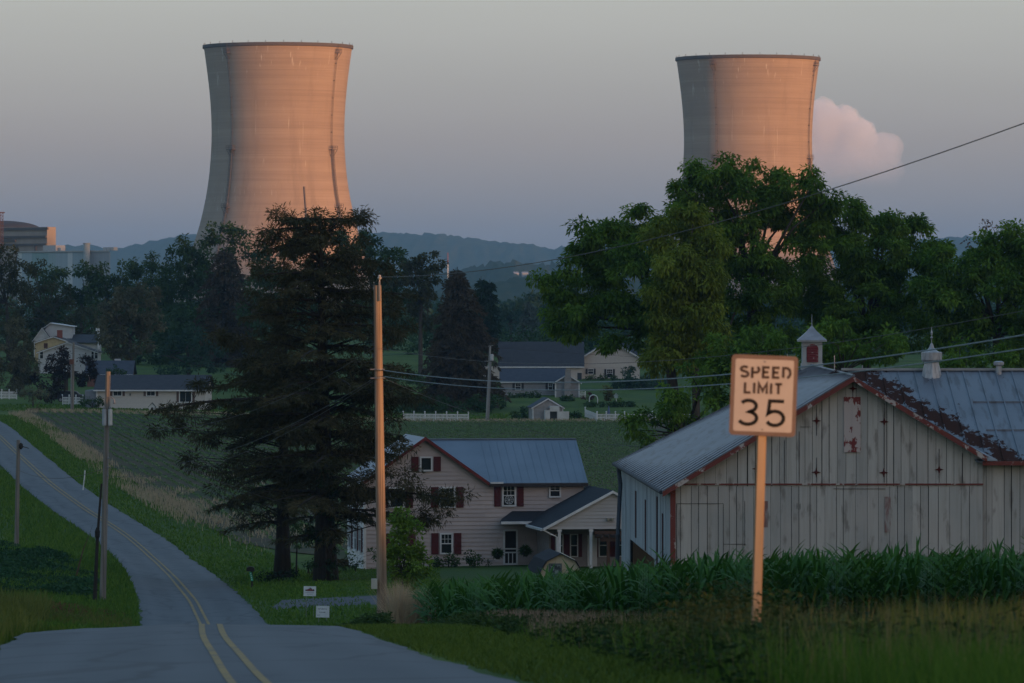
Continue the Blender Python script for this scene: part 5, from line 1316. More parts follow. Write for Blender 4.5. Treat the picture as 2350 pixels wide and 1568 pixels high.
picket(1475.5, 1585, 668, 668, 968, 968, 'white picket fence seen behind the walnut trunk', 5)
picket(-30, 38, 720, 720, 926, 926, 'white picket fence at the left edge by the road', 4)
picket(143, 190, 700, 700, 926, 926, 'low white fence in front of the parked dark car', 3)
# garden arch, bird house, umbrella
d = 728; k = d/F; q = P(1362, 928, d); q[2] = float(gz(q[0], d))
t = thing('garden_arch', q, 'white garden arch on the lawn behind the picket fence', 'arch')
zc = P(0, 916, d)[2]
for yy in (-.35, .35):
    mb = MB(); r = 9.5*k; pts = [(q[0]-r, d+yy, q[2]-.2), (q[0]-r, d+yy, zc)]+[(q[0]+r*math.cos(a), d+yy, zc+r*math.sin(a)*1.0) for a in np.linspace(math.pi, 0, 14)[1:-1]]+[(q[0]+r, d+yy, zc), (q[0]+r, d+yy, q[2]-.2)]
    mb.tube(pts, .055, 6); mb.build('hoop', white, t)
mb = MB()
for a in np.linspace(math.pi, 0, 10): mb.tube([(q[0]+r*math.cos(a), d-.35, zc+r*math.sin(a)), (q[0]+r*math.cos(a), d+.35, zc+r*math.sin(a))], .025, 4)
for z in np.arange(q[2]+.2, zc, .3):
    for s in (-1, 1): mb.tube([(q[0]+s*r, d-.35, z), (q[0]+s*r, d+.35, z)], .025, 4)
mb.build('rungs', white, t)
q = P(1414, 928, 728); q[2] = float(gz(q[0], 728)); t = thing('bird_house', q, 'pale blue bird house on a thin white post by the hedge', 'bird house')
zc = P(0, 914, 728)[2]; mb = MB(); mb.tube([q-np.array([0,0,.2]), (q[0], 728, zc)], .05, 6); mb.build('post', white, t)
mb = MB(); mb.prism([(q[0]-.26, zc), (q[0]+.26, zc), (q[0]+.26, zc+.4), (q[0], zc+.62), (q[0]-.26, zc+.4)], 727.8, 728.2); mb.build('box', mat('bird_house_blue', (.33,.40,.42)), t)
mb = MB(); mb.slab((q[0]-.36,727.7,zc+.34),(q[0],727.7,zc+.68),(q[0],728.3,zc+.68),(q[0]-.36,728.3,zc+.34),.04); mb.slab((q[0],727.7,zc+.68),(q[0]+.36,727.7,zc+.34),(q[0]+.36,728.3,zc+.34),(q[0],728.3,zc+.68),.04); mb.build('roof', mat('bird_house_roof', (.42,.46,.47)), t)
q = P(1397, 950, 676); q[2] = float(gz(q[0], 676)); t = thing('patio_umbrella', q, 'closed blue patio umbrella standing behind the white picket fence', 'umbrella')
zt = P(0, 931, 676)[2]; mb = MB(); mb.tube([q-np.array([0,0,.1]), (q[0], 676, zt)], .025, 6); mb.build('pole', metal, t)
mb = MB(); mb.lathe((q[0], 676, 0), [(.22, zt-1.15), (.19, zt-1.0), (.2, zt-.9), (.11, zt-.4), (.04, zt-.08), (.01, zt)], 10); mb.build('canopy', mat('blue_canvas', (.10,.13,.24)), t)
# parked car behind the hedge (long side to the viewer)
d = 712; k = d/F; q = P(163, 930, d); q[2] = float(gz(q[0], d)); t = thing('parked_car', q, 'dark blue estate car parked behind the low white fence', 'car')
cp = mat('car_paint', (.018,.024,.040), rough=.25, spec=.6); x0 = q[0]; z0 = q[2]+.3
body = [(-2.2,.0),(2.2,.0),(2.25,.45),(2.1,.62),(1.15,.72),(.75,1.12),(-1.75,1.2),(-2.15,.7),(-2.25,.4)]
mb = MB(); mb.prism([(x0+a, z0+b) for a, b in body], d-.85, d+.85); mb.build('body', cp, t)
mb = MB(); mb.prism([(x0+a, z0+b) for a, b in ((1.0,.72),(.68,1.06),(-1.62,1.12),(-1.95,.72))], d-.87, d+.87); mb.build('window', glass, t)
for wx in (-1.35, 1.4):
    mb = MB(); c = (x0+wx, z0-.02)
    for yy in (-.9, .68): mb.prism([(c[0]+.33*math.cos(a), c[1]+.33*math.sin(a)) for a in np.linspace(0, 2*math.pi, 21)[:-1]], d+yy, d+yy+.22)
    w = mb.build('wheel', mat('tyre', (.012,.012,.012)), t)
    mb = MB(); mb.prism([(c[0]+.2*math.cos(a), c[1]+.2*math.sin(a)) for a in np.linspace(0, 2*math.pi, 13)[:-1]], d-.92, d-.905); mb.build('rim', metal, w)
mb = MB(); mb.box(x0-2.24, x0-2.1, d-.86, d-.5, z0+.5, z0+.7); mb.build('tail_light', mat('tail_red', (.25,.02,.02)), t)
mb = MB(); mb.box(x0+2.1, x0+2.24, d-.86, d-.5, z0+.42, z0+.58); mb.build('headlight', mat('lamp_glass', (.4,.4,.42), rough=.2), t)
# brush pile on the left lawn
q = G(80, 668); t = thing('brush_pile', q, 'pile of cut brown branches on the far left lawn', 'brush pile')
mb = MB(); rr = random.Random(3)
for i in range(26):
    a = rr.uniform(0, 6.28); l = rr.uniform(.5, 1.3); x = q[0]+rr.uniform(-.8, .9); mb.tube([(x, 668+rr.uniform(-.5, .5), q[2]+rr.uniform(0, .35)), (x+l*math.cos(a), 668+l*math.sin(a)*.4, q[2]+rr.uniform(.05, .7))], [.04, .012], 5)
mb.tube([(q[0], 668, q[2]+.1), (q[0]+.9, 668, q[2]+1.85)], [.05,.015], 5); mb.tube([(q[0]+.6, 668, q[2]+1.2), (q[0]+1.0, 668, q[2]+1.3)], [.03,.01], 5)
mb.build('branches', mat('cut_branch', (.10,.055,.04)), t)
# ================================================================== trees
walnut = leafmat('walnut_leaf', (.040,.096,.011), (.165,.27,.032), .38)
walnut_lit = leafmat('walnut_leaf_lit', (.085,.125,.012), (.24,.28,.035), .38)  # warm light on the crown put into a yellower leaf colour
walnut_b = leafmat('walnut_leaf_bright', (.045,.110,.012), (.17,.275,.036), .38)
midg = leafmat('hardwood_leaf', (.026,.062,.020), (.064,.110,.034))
midb = leafmat('brown_tinged_leaf', (.042,.050,.020), (.088,.088,.036))
midt = leafmat('tan_green_leaf', (.075,.078,.040), (.165,.150,.085))
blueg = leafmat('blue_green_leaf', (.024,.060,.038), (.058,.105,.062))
purp = leafmat('purple_leaf', (.022,.016,.014), (.045,.030,.024))
needle = leafmat('dark_needles', (.032,.034,.015), (.092,.080,.038), trans=.15)
needle_g = leafmat('green_needles', (.012,.026,.012), (.028,.050,.020), trans=.15)
needle_b = leafmat('brown_needles', (.044,.034,.020), (.090,.068,.040), trans=.15)
rustl = leafmat('sparse_rust_leaf', (.10,.06,.045), (.16,.10,.075))
lime = leafmat('lime_leaf', (.09,.17,.022), (.19,.28,.045))
bark = mat('grey_bark', (.075,.062,.050), (.045,.038,.031), scale=2, stretch=(4,4,.6), rough=.95, bump=.5)
barkd = mat('dark_bark', (.022,.019,.016), (.036,.030,.025), scale=2, stretch=(4,4,.6), rough=.95, bump=.5)
# --- the walnut row behind the barn
W1 = [(1357,520,44,38,0),(1335,560,28,50,0),(1275,640,36,32,-1),(1292,712,44,46,0),(1345,650,60,85,0),(1405,590,70,80,1),(1450,545,62,52,1),(1510,500,58,48,2),(1480,640,85,95,-2),(1400,712,80,52,-2),(1318,745,46,34,-1),(1402,790,8,18,-3),(1495,772,42,44,-2),(1590,800,60,60,0)]
tree('walnut_tree', 'big spreading walnut tree, left crown hanging over the beige house', 'tree', 345, W1, (1590, 0), walnut, bark, rcl=.95, dens=4.6, nlf=185, flat=.6, L=.37, W=.15, droop=.55, trunk=.42, limbs=17, group='walnut trees behind the barn', tspread=.3)
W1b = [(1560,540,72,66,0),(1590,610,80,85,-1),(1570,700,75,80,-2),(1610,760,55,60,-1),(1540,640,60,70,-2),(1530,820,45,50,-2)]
tree('walnut_tree', 'walnut tree with warm light put into its yellow-green leaves in front of the dark left walnut crown', 'tree', 338, W1b, (1605, 0), walnut_lit, bark, rcl=.95, dens=5.2, nlf=190, L=.36, W=.145, droop=.7, trunk=.3, limbs=11, group='walnut trees behind the barn', tspread=.35)
W2 = [(1655,398,68,42,0),(1600,425,52,46,0),(1735,415,62,40,1),(1690,480,85,65,0),(1620,490,66,58,2),(1835,425,34,44,0),(1880,450,46,42,1),(1840,490,60,40,2),(1760,480,45,50,2),(1690,570,75,70,0),(1740,660,85,75,-1),(1690,730,65,60,-1),(1880,560,50,48,1),(1760,760,60,50,-1),(1830,600,60,60,1),(1640,560,60,60,1),(1790,430,40,40,1)]
tree('walnut_tree', 'tallest walnut tree, its top crossing the right cooling tower', 'tree', 352, W2, (1725, 0), walnut, bark, rcl=.95, dens=4.6, nlf=185, flat=.6, L=.37, W=.15, droop=.5, trunk=.45, limbs=22, group='walnut trees behind the barn', tspread=.3, cut=[(1796,560,20,44)])
W3 = [(1925,490,45,45,0),(1970,540,58,50,0),(2068,520,46,44,1),(2112,562,42,46,1),(2020,590,85,66,0),(1920,600,75,76,-1),(2085,640,76,80,-1),(1965,690,95,80,-2),(1870,700,70,70,0),(2065,735,78,58,-2),(1900,780,70,56,-1),(1850,640,50,50,2),(2000,780,60,45,0),(2150,600,40,50,0),(1860,530,50,50,1),(2010,520,50,40,2)]
tree('walnut_tree', 'broad walnut tree right of the cooling tower above the barn cupola', 'tree', 358, W3, (1990, 0), walnut, bark, rcl=.95, dens=4.6, nlf=185, flat=.6, L=.37, W=.15, droop=.5, trunk=.4, limbs=18, group='walnut trees behind the barn', tspread=.3)
W4 = [(2195,610,60,48,0),(2275,600,60,50,0),(2345,585,44,48,0),(2400,600,50,60,0),(2185,690,54,70,0),(2275,690,85,76,-1),(2370,690,60,86,-1),(2210,770,56,52,0),(2310,780,80,56,-1),(2150,640,44,60,1),(2240,560,40,34,1),(2320,560,44,40,1)]
tree('broadleaf_tree', 'dark broad tree at the right edge behind the barn roof', 'tree', 350, W4, (2290, 0), walnut_b, bark, rcl=.95, dens=4.6, nlf=185, flat=.6, L=.37, W=.16, droop=.4, trunk=.4, limbs=14, group='walnut trees behind the barn', tspread=.3)
tree('broadleaf_tree', 'bright green young tree between the barn cupola and the sign', 'tree', 300, [(1745,780,50,40,0),(1700,830,50,40,0),(1790,820,50,40,0),(1650,840,34,40,0),(1640,800,25,25,0)], (1740, 0), walnut_b, bark, rcl=.6, dens=2.4, nlf=80, L=.34, W=.14, droop=.45, trunk=.14, limbs=12, tspread=.3)
tree('broadleaf_tree', 'green tree right behind the barn cupola', 'tree', 296, [(1920,770,45,36,0),(1960,810,55,40,0),(1880,800,50,40,0),(2060,800,46,40,0)], (1930, 0), walnut_b, bark, rcl=.6, dens=2.4, nlf=80, L=.34, W=.14, droop=.45, trunk=.14, limbs=12, tspread=.3)
tree('broadleaf_tree', 'light green bush behind the metal roof ventilator', 'tree', 280, [(2170,815,40,30,0),(2220,820,52,36,0),(2290,830,50,30,0)], (2210, 0), walnut_b, bark, rcl=.5, dens=2.6, nlf=80, L=.24, W=.12, droop=.3, trunk=.1, limbs=8)
tree('broadleaf_tree', 'dark low bush left of the barn roof, over the field edge', 'tree', 300, [(1487,985,44,40,0),(1530,930,55,62,0),(1595,880,62,60,0),(1560,1000,50,45,0),(1660,890,60,60,0),(1460,970,26,28,0),(1640,960,60,60,0)], (1560, 0), walnut, barkd, rcl=.65, dens=2.3, nlf=80, L=.34, W=.14, droop=.5, trunk=.22, limbs=11, tspread=.3)
tree('broadleaf_tree', 'nearly bare rust-brown tree at the far right above the green crowns', 'tree', 520, [(2272,530,34,24,0),(2300,550,40,24,0),(2250,560,34,22,0),(2345,555,30,26,0),(2280,580,60,26,0)], (2290, 690), rustl, bark, rcl=.8, dens=1.5, nlf=16, L=.4, W=.18, droop=.1, trunk=.22, limbs=60)
# --- the two big dark conifers by the drive
EXA = [(740,520,60,22),(690,500,40,12),(640,497,26,10),(800,506,34,12),(615,540,20,10),(832,500,14,8),(660,560,60,30),(740,570,90,40),(830,580,50,40),(640,630,60,36),(760,640,90,46),(870,650,46,44),(590,700,50,34),(700,730,110,52),(850,750,90,60),(560,765,60,24),(500,778,40,14),(640,840,90,44),(780,880,130,60),(900,890,66,54),(760,990,120,60),(885,1010,66,52),(900,1105,80,40),(985,1150,60,22),(1055,1140,36,12),(1010,1188,44,12),(780,1110,90,50),(930,1180,50,24)]
EXB = [(640,800,60,40),(560,860,70,34),(470,898,56,22),(430,950,50,20),(385,982,42,14),(600,950,110,46),(500,1000,60,30),(470,1050,50,26),(590,1070,100,44),(530,1135,56,28),(650,1120,60,34),(570,1190,40,20),(620,880,80,40)]
CA = [(492,718,742),(505,690,800),(530,655,830),(560,600,850),(600,612,872),(640,575,905),(690,590,925),(740,520,940),(775,470,945),(800,500,965),(850,520,975),(880,415,985),(920,430,990),(960,360,975),(985,345,960),(1010,440,950),(1060,430,940),(1100,520,1010),(1150,520,1085),(1185,600,1050),(1215,680,860)]
conifer('conifer_tree', 'tall dark conifer with drooping limbs in front of the farmhouse', 'tree', 281, CA, (748, 1338, 735), needle, barkd, whorl=.62, nb=7, twig=.38, tuft=.30, tw=.055, droop=.17, rise=.14, trunk=.60, per=20, skip=.26, tiptwig=.55, lmin=.35, zj=1.7, extra=EXA, exn=120, group='dark conifers by the drive')
CB = [(700,650,668),(740,590,700),(800,540,720),(860,500,730),(900,440,730),(940,450,740),(980,420,740),(1040,428,740),(1080,470,740),(1120,480,730),(1160,520,700)]
conifer('conifer_tree', 'left of the two dark conifers, its bare trunk over the lawn', 'tree', 289, CB, (648, 1312, 655), needle, barkd, whorl=.66, nb=7, twig=.40, tuft=.30, tw=.055, droop=.24, rise=.10, trunk=.42, per=19, skip=.30, tiptwig=.5, lmin=.35, zj=1.7, extra=EXB, exn=120, group='dark conifers by the drive')
# bare twigs and a leaning flat crown limb on top of the tall conifer
tree('ivy', 'dark ivy climbing the trunk of the tall conifer', 'ivy', 280.3, [(745,1260,34,45,-.3),(742,1200,36,50,-.3),(740,1130,34,55,-.3),(745,1305,26,22,-.3)], (748, 1338), needle_g, barkd, rcl=.35, dens=1.8, nlf=36, L=.16, W=.12, droop=.4, trunk=.06, limbs=5)
tree('shrub', 'dark green bush at the foot of the left conifer trunk', 'shrub', 292, [(675,1230,22,26,0),(680,1200,18,24,0),(700,1245,16,18,0)], (680, 1310), midg, barkd, rcl=.35, dens=2.2, nlf=36, L=.16, W=.09, droop=.3, trunk=.05, limbs=8)
# --- mid-distance trees, left to right
def bt(label, d, lobes, base, m, rcl=1.3, dens=2.5, nlf=72, L=.66, W=.38, droop=.25, trunk=.35, limbs=14, name='broadleaf_tree', group='trees beyond the field', **kw):
    return tree(name, label, 'tree', d, lobes, base, m, bark, rcl=rcl, dens=dens, nlf=nlf, L=L, W=W, droop=droop, trunk=trunk, limbs=limbs, group=group, **kw)
bt('open brown-tinged tree at the left edge below the reactor dome', 880, [(8,600,40,40),(35,640,45,45),(15,700,60,60),(-20,650,40,60)], (20, 0), midb, limbs=16, dens=1.9)
bt('rusty brown tree in front of the turbine hall', 900, [(95,640,40,34),(110,690,50,44),(150,730,42,40),(75,720,50,40)], (105, 0), midb, dens=1.8)
bt('green tree left of three before the turbine hall', 960, [(112,640,40,32),(130,690,50,60)], (125, 0), midg)
bt('green tree with gaps in front of the pale vent stack', 965, [(180,628,28,26),(178,660,36,36),(195,710,44,55)], (185, 0), midg, dens=1.7)
bt('round green tree right of the vent stack', 962, [(232,632,34,30),(262,640,40,36),(250,690,58,56),(285,690,40,50)], (255, 0), midg)
bt('tan and rust trees behind the split-level house', 905, [(60,770,60,40),(215,745,30,36),(185,750,26,40),(240,740,22,34)], (200, 0), midb, dens=1.6)
bt('pine-like green tree rising above its neighbours on the left', 930, [(333,602,34,24),(348,640,44,38),(392,632,26,26),(345,690,52,56),(385,690,40,50)], (345, 0), midg)
bt('great dark tree overlapping the foot of the left cooling tower', 880, [(413,562,26,26),(455,543,38,26),(520,546,52,26),(566,560,40,26),(500,600,88,52),(425,610,48,44),(575,622,34,44),(480,690,90,80),(420,720,60,80),(400,650,40,50)], (490, 0), midg, rcl=1.4)
conifer('conifer_tree', 'brown drooping conifer before the great dark tree', 'tree', 850, [(565,500,520),(600,480,560),(660,455,585),(720,445,600),(780,440,610),(850,430,600)], (515, 0, 515), needle_b, barkd, whorl=1.0, nb=7, twig=.8, tuft=.8, tw=.26, droop=.45, rise=.1, trunk=.4, per=8)
bt('rounded tan-green tree beside the white houses', 800, [(300,700,62,42),(335,680,38,26),(262,730,38,44),(345,740,34,48),(300,780,62,46),(262,775,40,40)], (300, 0), midt, rcl=1.1, dens=2.6, L=.5)
bt('low blue-green tree behind the cream ranch house', 770, [(430,795,58,38),(398,830,46,34),(470,825,50,36),(430,770,30,20)], (430, 0), blueg, rcl=1.0, dens=2.4, L=.45, W=.26)
bt('dark trees massed behind the blue-green tree', 860, [(400,760,60,60),(470,760,70,70),(540,800,60,70),(560,720,50,60),(350,800,60,50)], (450, 0), midg, rcl=1.4)
bt('purple-leaved tree before the white gabled house', 735, [(140,822,26,22),(128,850,36,26),(188,845,28,26),(160,870,36,22),(105,868,30,22),(205,870,24,18)], (150, 0), purp, rcl=.8, dens=2.4, L=.4, W=.24)
bt('tall dark cypress at the left edge before the houses', 742, [(38,755,24,24),(36,790,36,34),(30,830,44,40),(20,870,50,36),(55,850,36,36)], (35, 0), midt, rcl=.8, dens=2.8, L=.4, W=.2)
bt('vase-shaped bush on the far left lawn', 690, [(75,905,34,14),(60,898,24,12),(92,898,22,12)], (76, 0), midt, rcl=.6, dens=2.2, nlf=34, L=.3, W=.16, trunk=.12, limbs=24)
bt('bushy hedge tree by the parked car', 705, [(112,908,26,18),(130,900,22,18)], (118, 0), purp, rcl=.6, dens=2.2, L=.3, W=.18, trunk=.1)
bt('clipped dark green hedge at the ranch house corner', 688, [(200,922,14,13),(215,922,16,13),(226,923,10,11)], (212, 0), midg, rcl=.5, dens=3.2, nlf=50, L=.22, W=.14, name='hedge', trunk=.08, limbs=6)
bt('small pair of arborvitae above the ranch roof', 715, [(252,853,6,12),(262,851,6,13),(275,853,6,12),(284,854,5,11)], (266, 0), midg, rcl=.4, dens=3.5, nlf=30, L=.25, W=.14, trunk=.06, limbs=5)
bt('dark trees behind the tall conifer, left part', 830, [(650,590,42,46),(690,560,40,40),(620,650,46,56),(600,710,50,60),(670,680,70,70)], (640, 0), midg, rcl=1.4)
bt('green tree behind the tall conifer, right part', 815, [(800,560,60,34),(850,580,46,44),(890,620,50,56),(850,660,70,70),(920,700,50,80),(760,600,60,60)], (860, 0), midg, rcl=1.3)
bt('open brownish tree between conifer and brown spruce', 800, [(935,590,34,22),(985,602,36,20),(960,625,40,24),(1000,640,26,26),(945,670,50,50),(985,700,44,56)], (965, 0), midb, dens=1.9, limbs=24, rcl=1.0, L=.5)
conifer('spruce_tree', 'brown-tinged spruce beside the pale utility pole', 'tree', 715, [(612,1045,1052),(640,1028,1072),(680,1008,1100),(720,995,1118),(760,982,1135),(800,975,1150),(840,966,1162),(880,955,1168),(915,950,1165),(950,960,1150)], (1050, 965, 1050), needle_b, barkd, whorl=.62, nb=8, twig=.55, tuft=.6, tw=.17, droop=.42, rise=.05, trunk=.4, per=11, skip=.05)
bt('dark shrubs at the foot of the brown spruce', 705, [(980,930,50,30),(1060,940,60,26),(1120,935,40,30),(930,900,40,50)], (1040, 0), midg, rcl=.9, L=.4, W=.22, trunk=.1)
for u, v, w in ((1104, 634, 24), (1124, 642, 20)):
    conifer('spruce_tree', 'dark spruce, %s of the pointed pair beyond the brown spruce' % ('taller left one' if u < 1110 else 'shorter right one'), 'tree', 930, [(v,u-2,u+2),(v+40,u-w*.6,u+w*.6),(v+90,u-w,u+w),(v+150,u-w*1.2,u+w*1.2)], (u, 0, u), needle_g, barkd, whorl=1.0, nb=7, twig=.8, tuft=.8, tw=.26, droop=.35, rise=.05, trunk=.25, per=8)
for i, (u, v, rw, rh, nm) in enumerate(((1172,715,26,40,'left'),(1205,700,28,34,'second'),(1252,705,34,40,'third'),(1230,745,50,40,'middle'),(1300,730,46,50,'right'))):
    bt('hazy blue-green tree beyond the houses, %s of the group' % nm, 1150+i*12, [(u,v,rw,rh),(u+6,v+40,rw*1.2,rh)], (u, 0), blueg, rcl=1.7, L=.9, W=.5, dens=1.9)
conifer('conifer_tree', 'pale grey-green conifer among the hazy trees', 'tree', 1060, [(690,1213,1217),(730,1195,1235),(780,1185,1250)], (1215, 0, 1215), leafmat('pale_needles', (.06,.085,.07), (.10,.13,.11), .1), barkd, whorl=1.2, nb=7, twig=1.0, tuft=.9, tw=.24, droop=.3, trunk=.3, per=8)
# dark belt of trees behind the beige house and the walnuts
NM = ['first','second','third','fourth','fifth','sixth','seventh','eighth','ninth','tenth','eleventh','twelfth','thirteenth','fourteenth','fifteenth']
def belt(pts, d0, up, dn, label):                   # a wood that reads as one dark mass
    Cs, As, Ts = [], [], []
    for u, v in pts:
        d = d0+RNG.uniform(-25, 25); rw = RNG.uniform(50, 66)
        C, A = crown_points(d, [(u,v+up,rw,36),(u-22,v+up+24,42,38),(u+24,v+up+26,42,38),(u,v+dn,66,34)], 1.5, 1.8)
        w = unit(RNG.normal(size=(len(C)*40, 3))+np.repeat(A, 40, 0)*.5)
        Cs.append(np.repeat(C, 40, 0)+w*RNG.uniform(.4, 1.6, (len(w), 1))); As.append(unit(w+RNG.normal(size=w.shape)*.4+np.array([0, 0, -.2]))); Ts.append(np.clip(np.repeat(RNG.random(len(C)), 40)*.6+RNG.random()*.4, 0, 1))
    C = np.concatenate(Cs); C[:, 2] = np.maximum(C[:, 2], gz(C[:, 0], C[:, 1])+.1); n = len(C)
    o = np_mesh('woodland', leaf_quads(C, np.concatenate(As), .75*RNG.uniform(.7, 1.2, n), .42*RNG.uniform(.7, 1.2, n), up=np.array([0, 0, 1.0])+RNG.normal(size=(n, 3))*.5), quads_idx(n), midg, tint=np.concatenate(Ts)); tag(o, label, 'woodland', None, 'stuff')
belt(((1000,745),(1090,750),(1180,765),(1270,760),(1360,750),(1450,740),(1540,750),(1640,745),(1740,752),(1850,748),(1950,760),(2060,765),(2170,755),(2280,750),(2370,748)), 960, 10, 60, 'dark belt of woodland behind the beige house and the walnut trees')
belt(((-30,740),(70,735),(160,760),(250,745),(340,740),(430,735),(520,730),(610,735),(700,740),(800,738),(900,742)), 1010, -10, 50, 'dark belt of woodland behind the white and yellow houses on the left')
# distant woodland on the valley floor
def woods(name, rows, m, label):
    Cs, As, Ls, Ws, Ts = [], [], [], [], []
    for d, u0, u1, n, hpx, vb in rows:
        for u in np.linspace(u0, u1, n):
            u = u+RNG.normal()*8; k = d/F; r = RNG.uniform(3.5, 6); h = hpx*k*RNG.uniform(.7, 1.1); c = G(u, d+RNG.normal()*25)
            nn = 170; w = unit(RNG.normal(size=(nn, 3))); Cs.append(c+np.array([0, 0, h*.55])+w*np.array([r, r, h*.5])*RNG.uniform(.6, 1, (nn, 1)))
            As.append(unit(w+RNG.normal(size=(nn, 3))*.5)); Ls.append(np.full(nn, 1.9)); Ws.append(np.full(nn, 1.2)); Ts.append(np.clip(RNG.random()*.6+RNG.random(nn)*.4, 0, 1))
    V = leaf_quads(np.concatenate(Cs), np.concatenate(As), np.concatenate(Ls), np.concatenate(Ws)); o = np_mesh(name, V, quads_idx(len(V)//4), m, tint=np.concatenate(Ts)); tag(o, label, 'woodland', None, 'stuff')
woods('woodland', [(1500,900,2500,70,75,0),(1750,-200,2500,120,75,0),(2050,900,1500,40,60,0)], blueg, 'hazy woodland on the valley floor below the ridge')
# --- shrubs and planting around the houses
def shrub(label, d, lobes, base, m, **kw):
    a = dict(rcl=.35, dens=2.6, nlf=40, L=.15, W=.09, droop=.1, trunk=.04, limbs=10); a.update(kw)
    return tree('shrub', label, 'shrub', d, lobes, base, m, barkd, group='shrubs around the houses', **a)
shrub('dark shrub under the right ground floor window of the farmhouse', 299, [(1030,1288,24,14),(1050,1290,20,12),(1010,1290,16,13)], (1030, 0), midg)
shrub('dark shrub with tall twigs left of the farmhouse screen door', 298.5, [(1085,1285,14,14),(1100,1290,18,11),(1078,1275,8,12)], (1090, 0), midg)
shrub('dark shrub between the lime tree and the window', 299, [(965,1280,16,20),(985,1290,18,14)], (972, 0), midg)
shrub('round dark bush at the left corner of the farmhouse', 297, [(812,1290,18,16),(800,1296,14,11),(858,1280,12,24)], (815, 0), midg)
shrub('small round bush between the two conifer trunks', 296, [(707,1296,10,12)], (707, 0), midg)
shrub('low dark bed of plants under the left conifer', 283, [(640,1322,22,9),(665,1322,18,9),(610,1326,16,6)], (640, 0), needle_g)
d = 770
for i, (u, w) in enumerate(((1178,9),(1197,9),(1214,9),(1230,8))):
    shrub('clipped dark shrub below the grey house, %s in the row' % NM[i], 744, [(u,914,w,11)], (u, 0), midg, L=.3, W=.18, rcl=.5)
shrub('yellow-tipped cone bush on the lawn beyond the picket fence', 735, [(1396,915,14,12),(1396,904,11,10),(1396,893,7,9)], (1396, 0), leafmat('golden_leaf', (.07,.06,.015), (.15,.13,.03)), L=.3, W=.16, rcl=.45)
shrub('small yellow bush under the bird house', 730, [(1420,920,10,6)], (1420, 0), lime, L=.25, W=.14, rcl=.4)
shrub('red-leaved bush beside the deck railing', 738, [(1350,913,9,12)], (1350, 0), leafmat('red_leaf', (.06,.012,.015), (.11,.02,.022)), L=.28, W=.16, rcl=.45)
shrub('round dark bush against the grey chimney house', 735, [(1308,922,13,14),(1298,928,10,10)], (1306, 0), midg, L=.3, W=.18, rcl=.5)
shrub('dark hedge between arch and shed', 718, [(1345,936,14,9),(1366,938,22,8),(1400,936,20,10),(1430,938,30,12)], (1380, 0), midg, L=.3, W=.18, rcl=.5)
shrub('dark bush left of the grey shed', 682, [(1200,958,12,20),(1208,940,9,14)], (1203, 0), midg, L=.3, W=.18, rcl=.5)
shrub('low dark bush on the lawn left of the shed', 684, [(1176,956,12,10)], (1176, 0), midg, L=.3, W=.18, rcl=.5)
shrub('dark bush at the right end of the white lean-to', 682, [(1315,958,12,14),(1322,946,9,9)], (1317, 0), midg, L=.3, W=.18, rcl=.5)
for i, (u, w) in enumerate(((1356,10),(1382,8),(1405,7))):
    shrub('small foundation bush at the beige gable, %s from the left' % NM[i], 797, [(u,870,w,8)], (u, 0), midg, L=.3, W=.18, rcl=.5)
bt('dark blue-green tree right of the beige gable', 770, [(1452,872,24,38),(1455,900,40,36),(1500,900,50,50)], (1445, 0), blueg, rcl=.9, L=.45, W=.26, name='broadleaf_tree')
# young lime tree by the pole
tree('young_tree', 'bright lime green young tree between the orange pole and the farmhouse', 'tree', 205, [(922,1185,17,24),(912,1215,22,26),(940,1222,24,30),(912,1255,32,30),(950,1262,18,26),(896,1285,20,28),(925,1295,42,32),(955,1300,24,26),(925,1335,40,20)], (922, 0), lime, bark, rcl=.34, dens=3.6, nlf=70, L=.17, W=.10, droop=-.25, trunk=.05, limbs=24)
# hanging baskets either side of the screen door
for u, v, lab in ((1142, 1268, 'hanging fern basket left of the screen door'), (1206, 1262, 'hanging fern basket right of the screen door')):
    d = 299.0; c = P(u, v, d); t = thing('hanging_basket', c, lab, 'hanging plant')
    mb = MB(); mb.lathe((c[0], d, c[2]-.38), [(.10,0),(.19,.14),(.20,.22),(.05,.2)], 12)
    mb.build('pot', dpst, t)
    mb = MB()
    for a in (0, 2.1, 4.2): mb.tube([(c[0]+.19*math.cos(a), d+.19*math.sin(a), c[2]-.17), (c[0], d, c[2]+.8)], .006, 4)
    mb.build('hanger', metal, t)
    n = 520; w = unit(RNG.normal(size=(n, 3))); w[:, 2] = w[:, 2]*.7+.1
    V = leaf_quads(np.array(c)+w*np.array([.22,.22,.25])*RNG.uniform(.2, 1, (n, 1))+np.array([0,0,-.05]), unit(w+np.array([0,0,-.1])), RNG.uniform(.12, .34, n), np.full(n, .05))
    np_mesh('fern', V, quads_idx(n), midg, t, tint=RNG.random(n))
# ================================================================== crops, grass and weeds
def rnd(a, b, n): return RNG.uniform(a, b, n)
# --- soybean rows: plants along rows that run parallel to the road
soy = leafmat('soy_leaf', (.085,.150,.044), (.155,.225,.078), trans=.2)
P_ = []
for x0 in np.arange(-75, 140, 1.15):
    y = np.arange(312, 668, .30)+RNG.uniform(0, .4); y = y+RNG.normal(size=len(y))*.08
    x = x0-.139*(y-400)+RNG.normal(size=len(y))*.05-(np.maximum(0, 420-y)**2)*.00035
    u = CX+F*x/y
    ok = (x > field_left(y)+1.2) & (x < field_right(y)-.6) & (u < 1500) & (u > 0)
    fall = np.sin(x*.31+y*.05)+np.sin(y*.09-x*.11)*.8
    edge = np.clip((x-field_left(y)-1.2)/9, 0, 1)
    ok &= RNG.random(len(y)) < np.clip(.35+edge*.75+fall*.10, .2, .98)
    P_.append(np.stack([x[ok], y[ok]], 1))
P_ = np.concatenate(P_); n = len(P_)
k = 4; C = np.repeat(P_, k, 0); m = len(C)
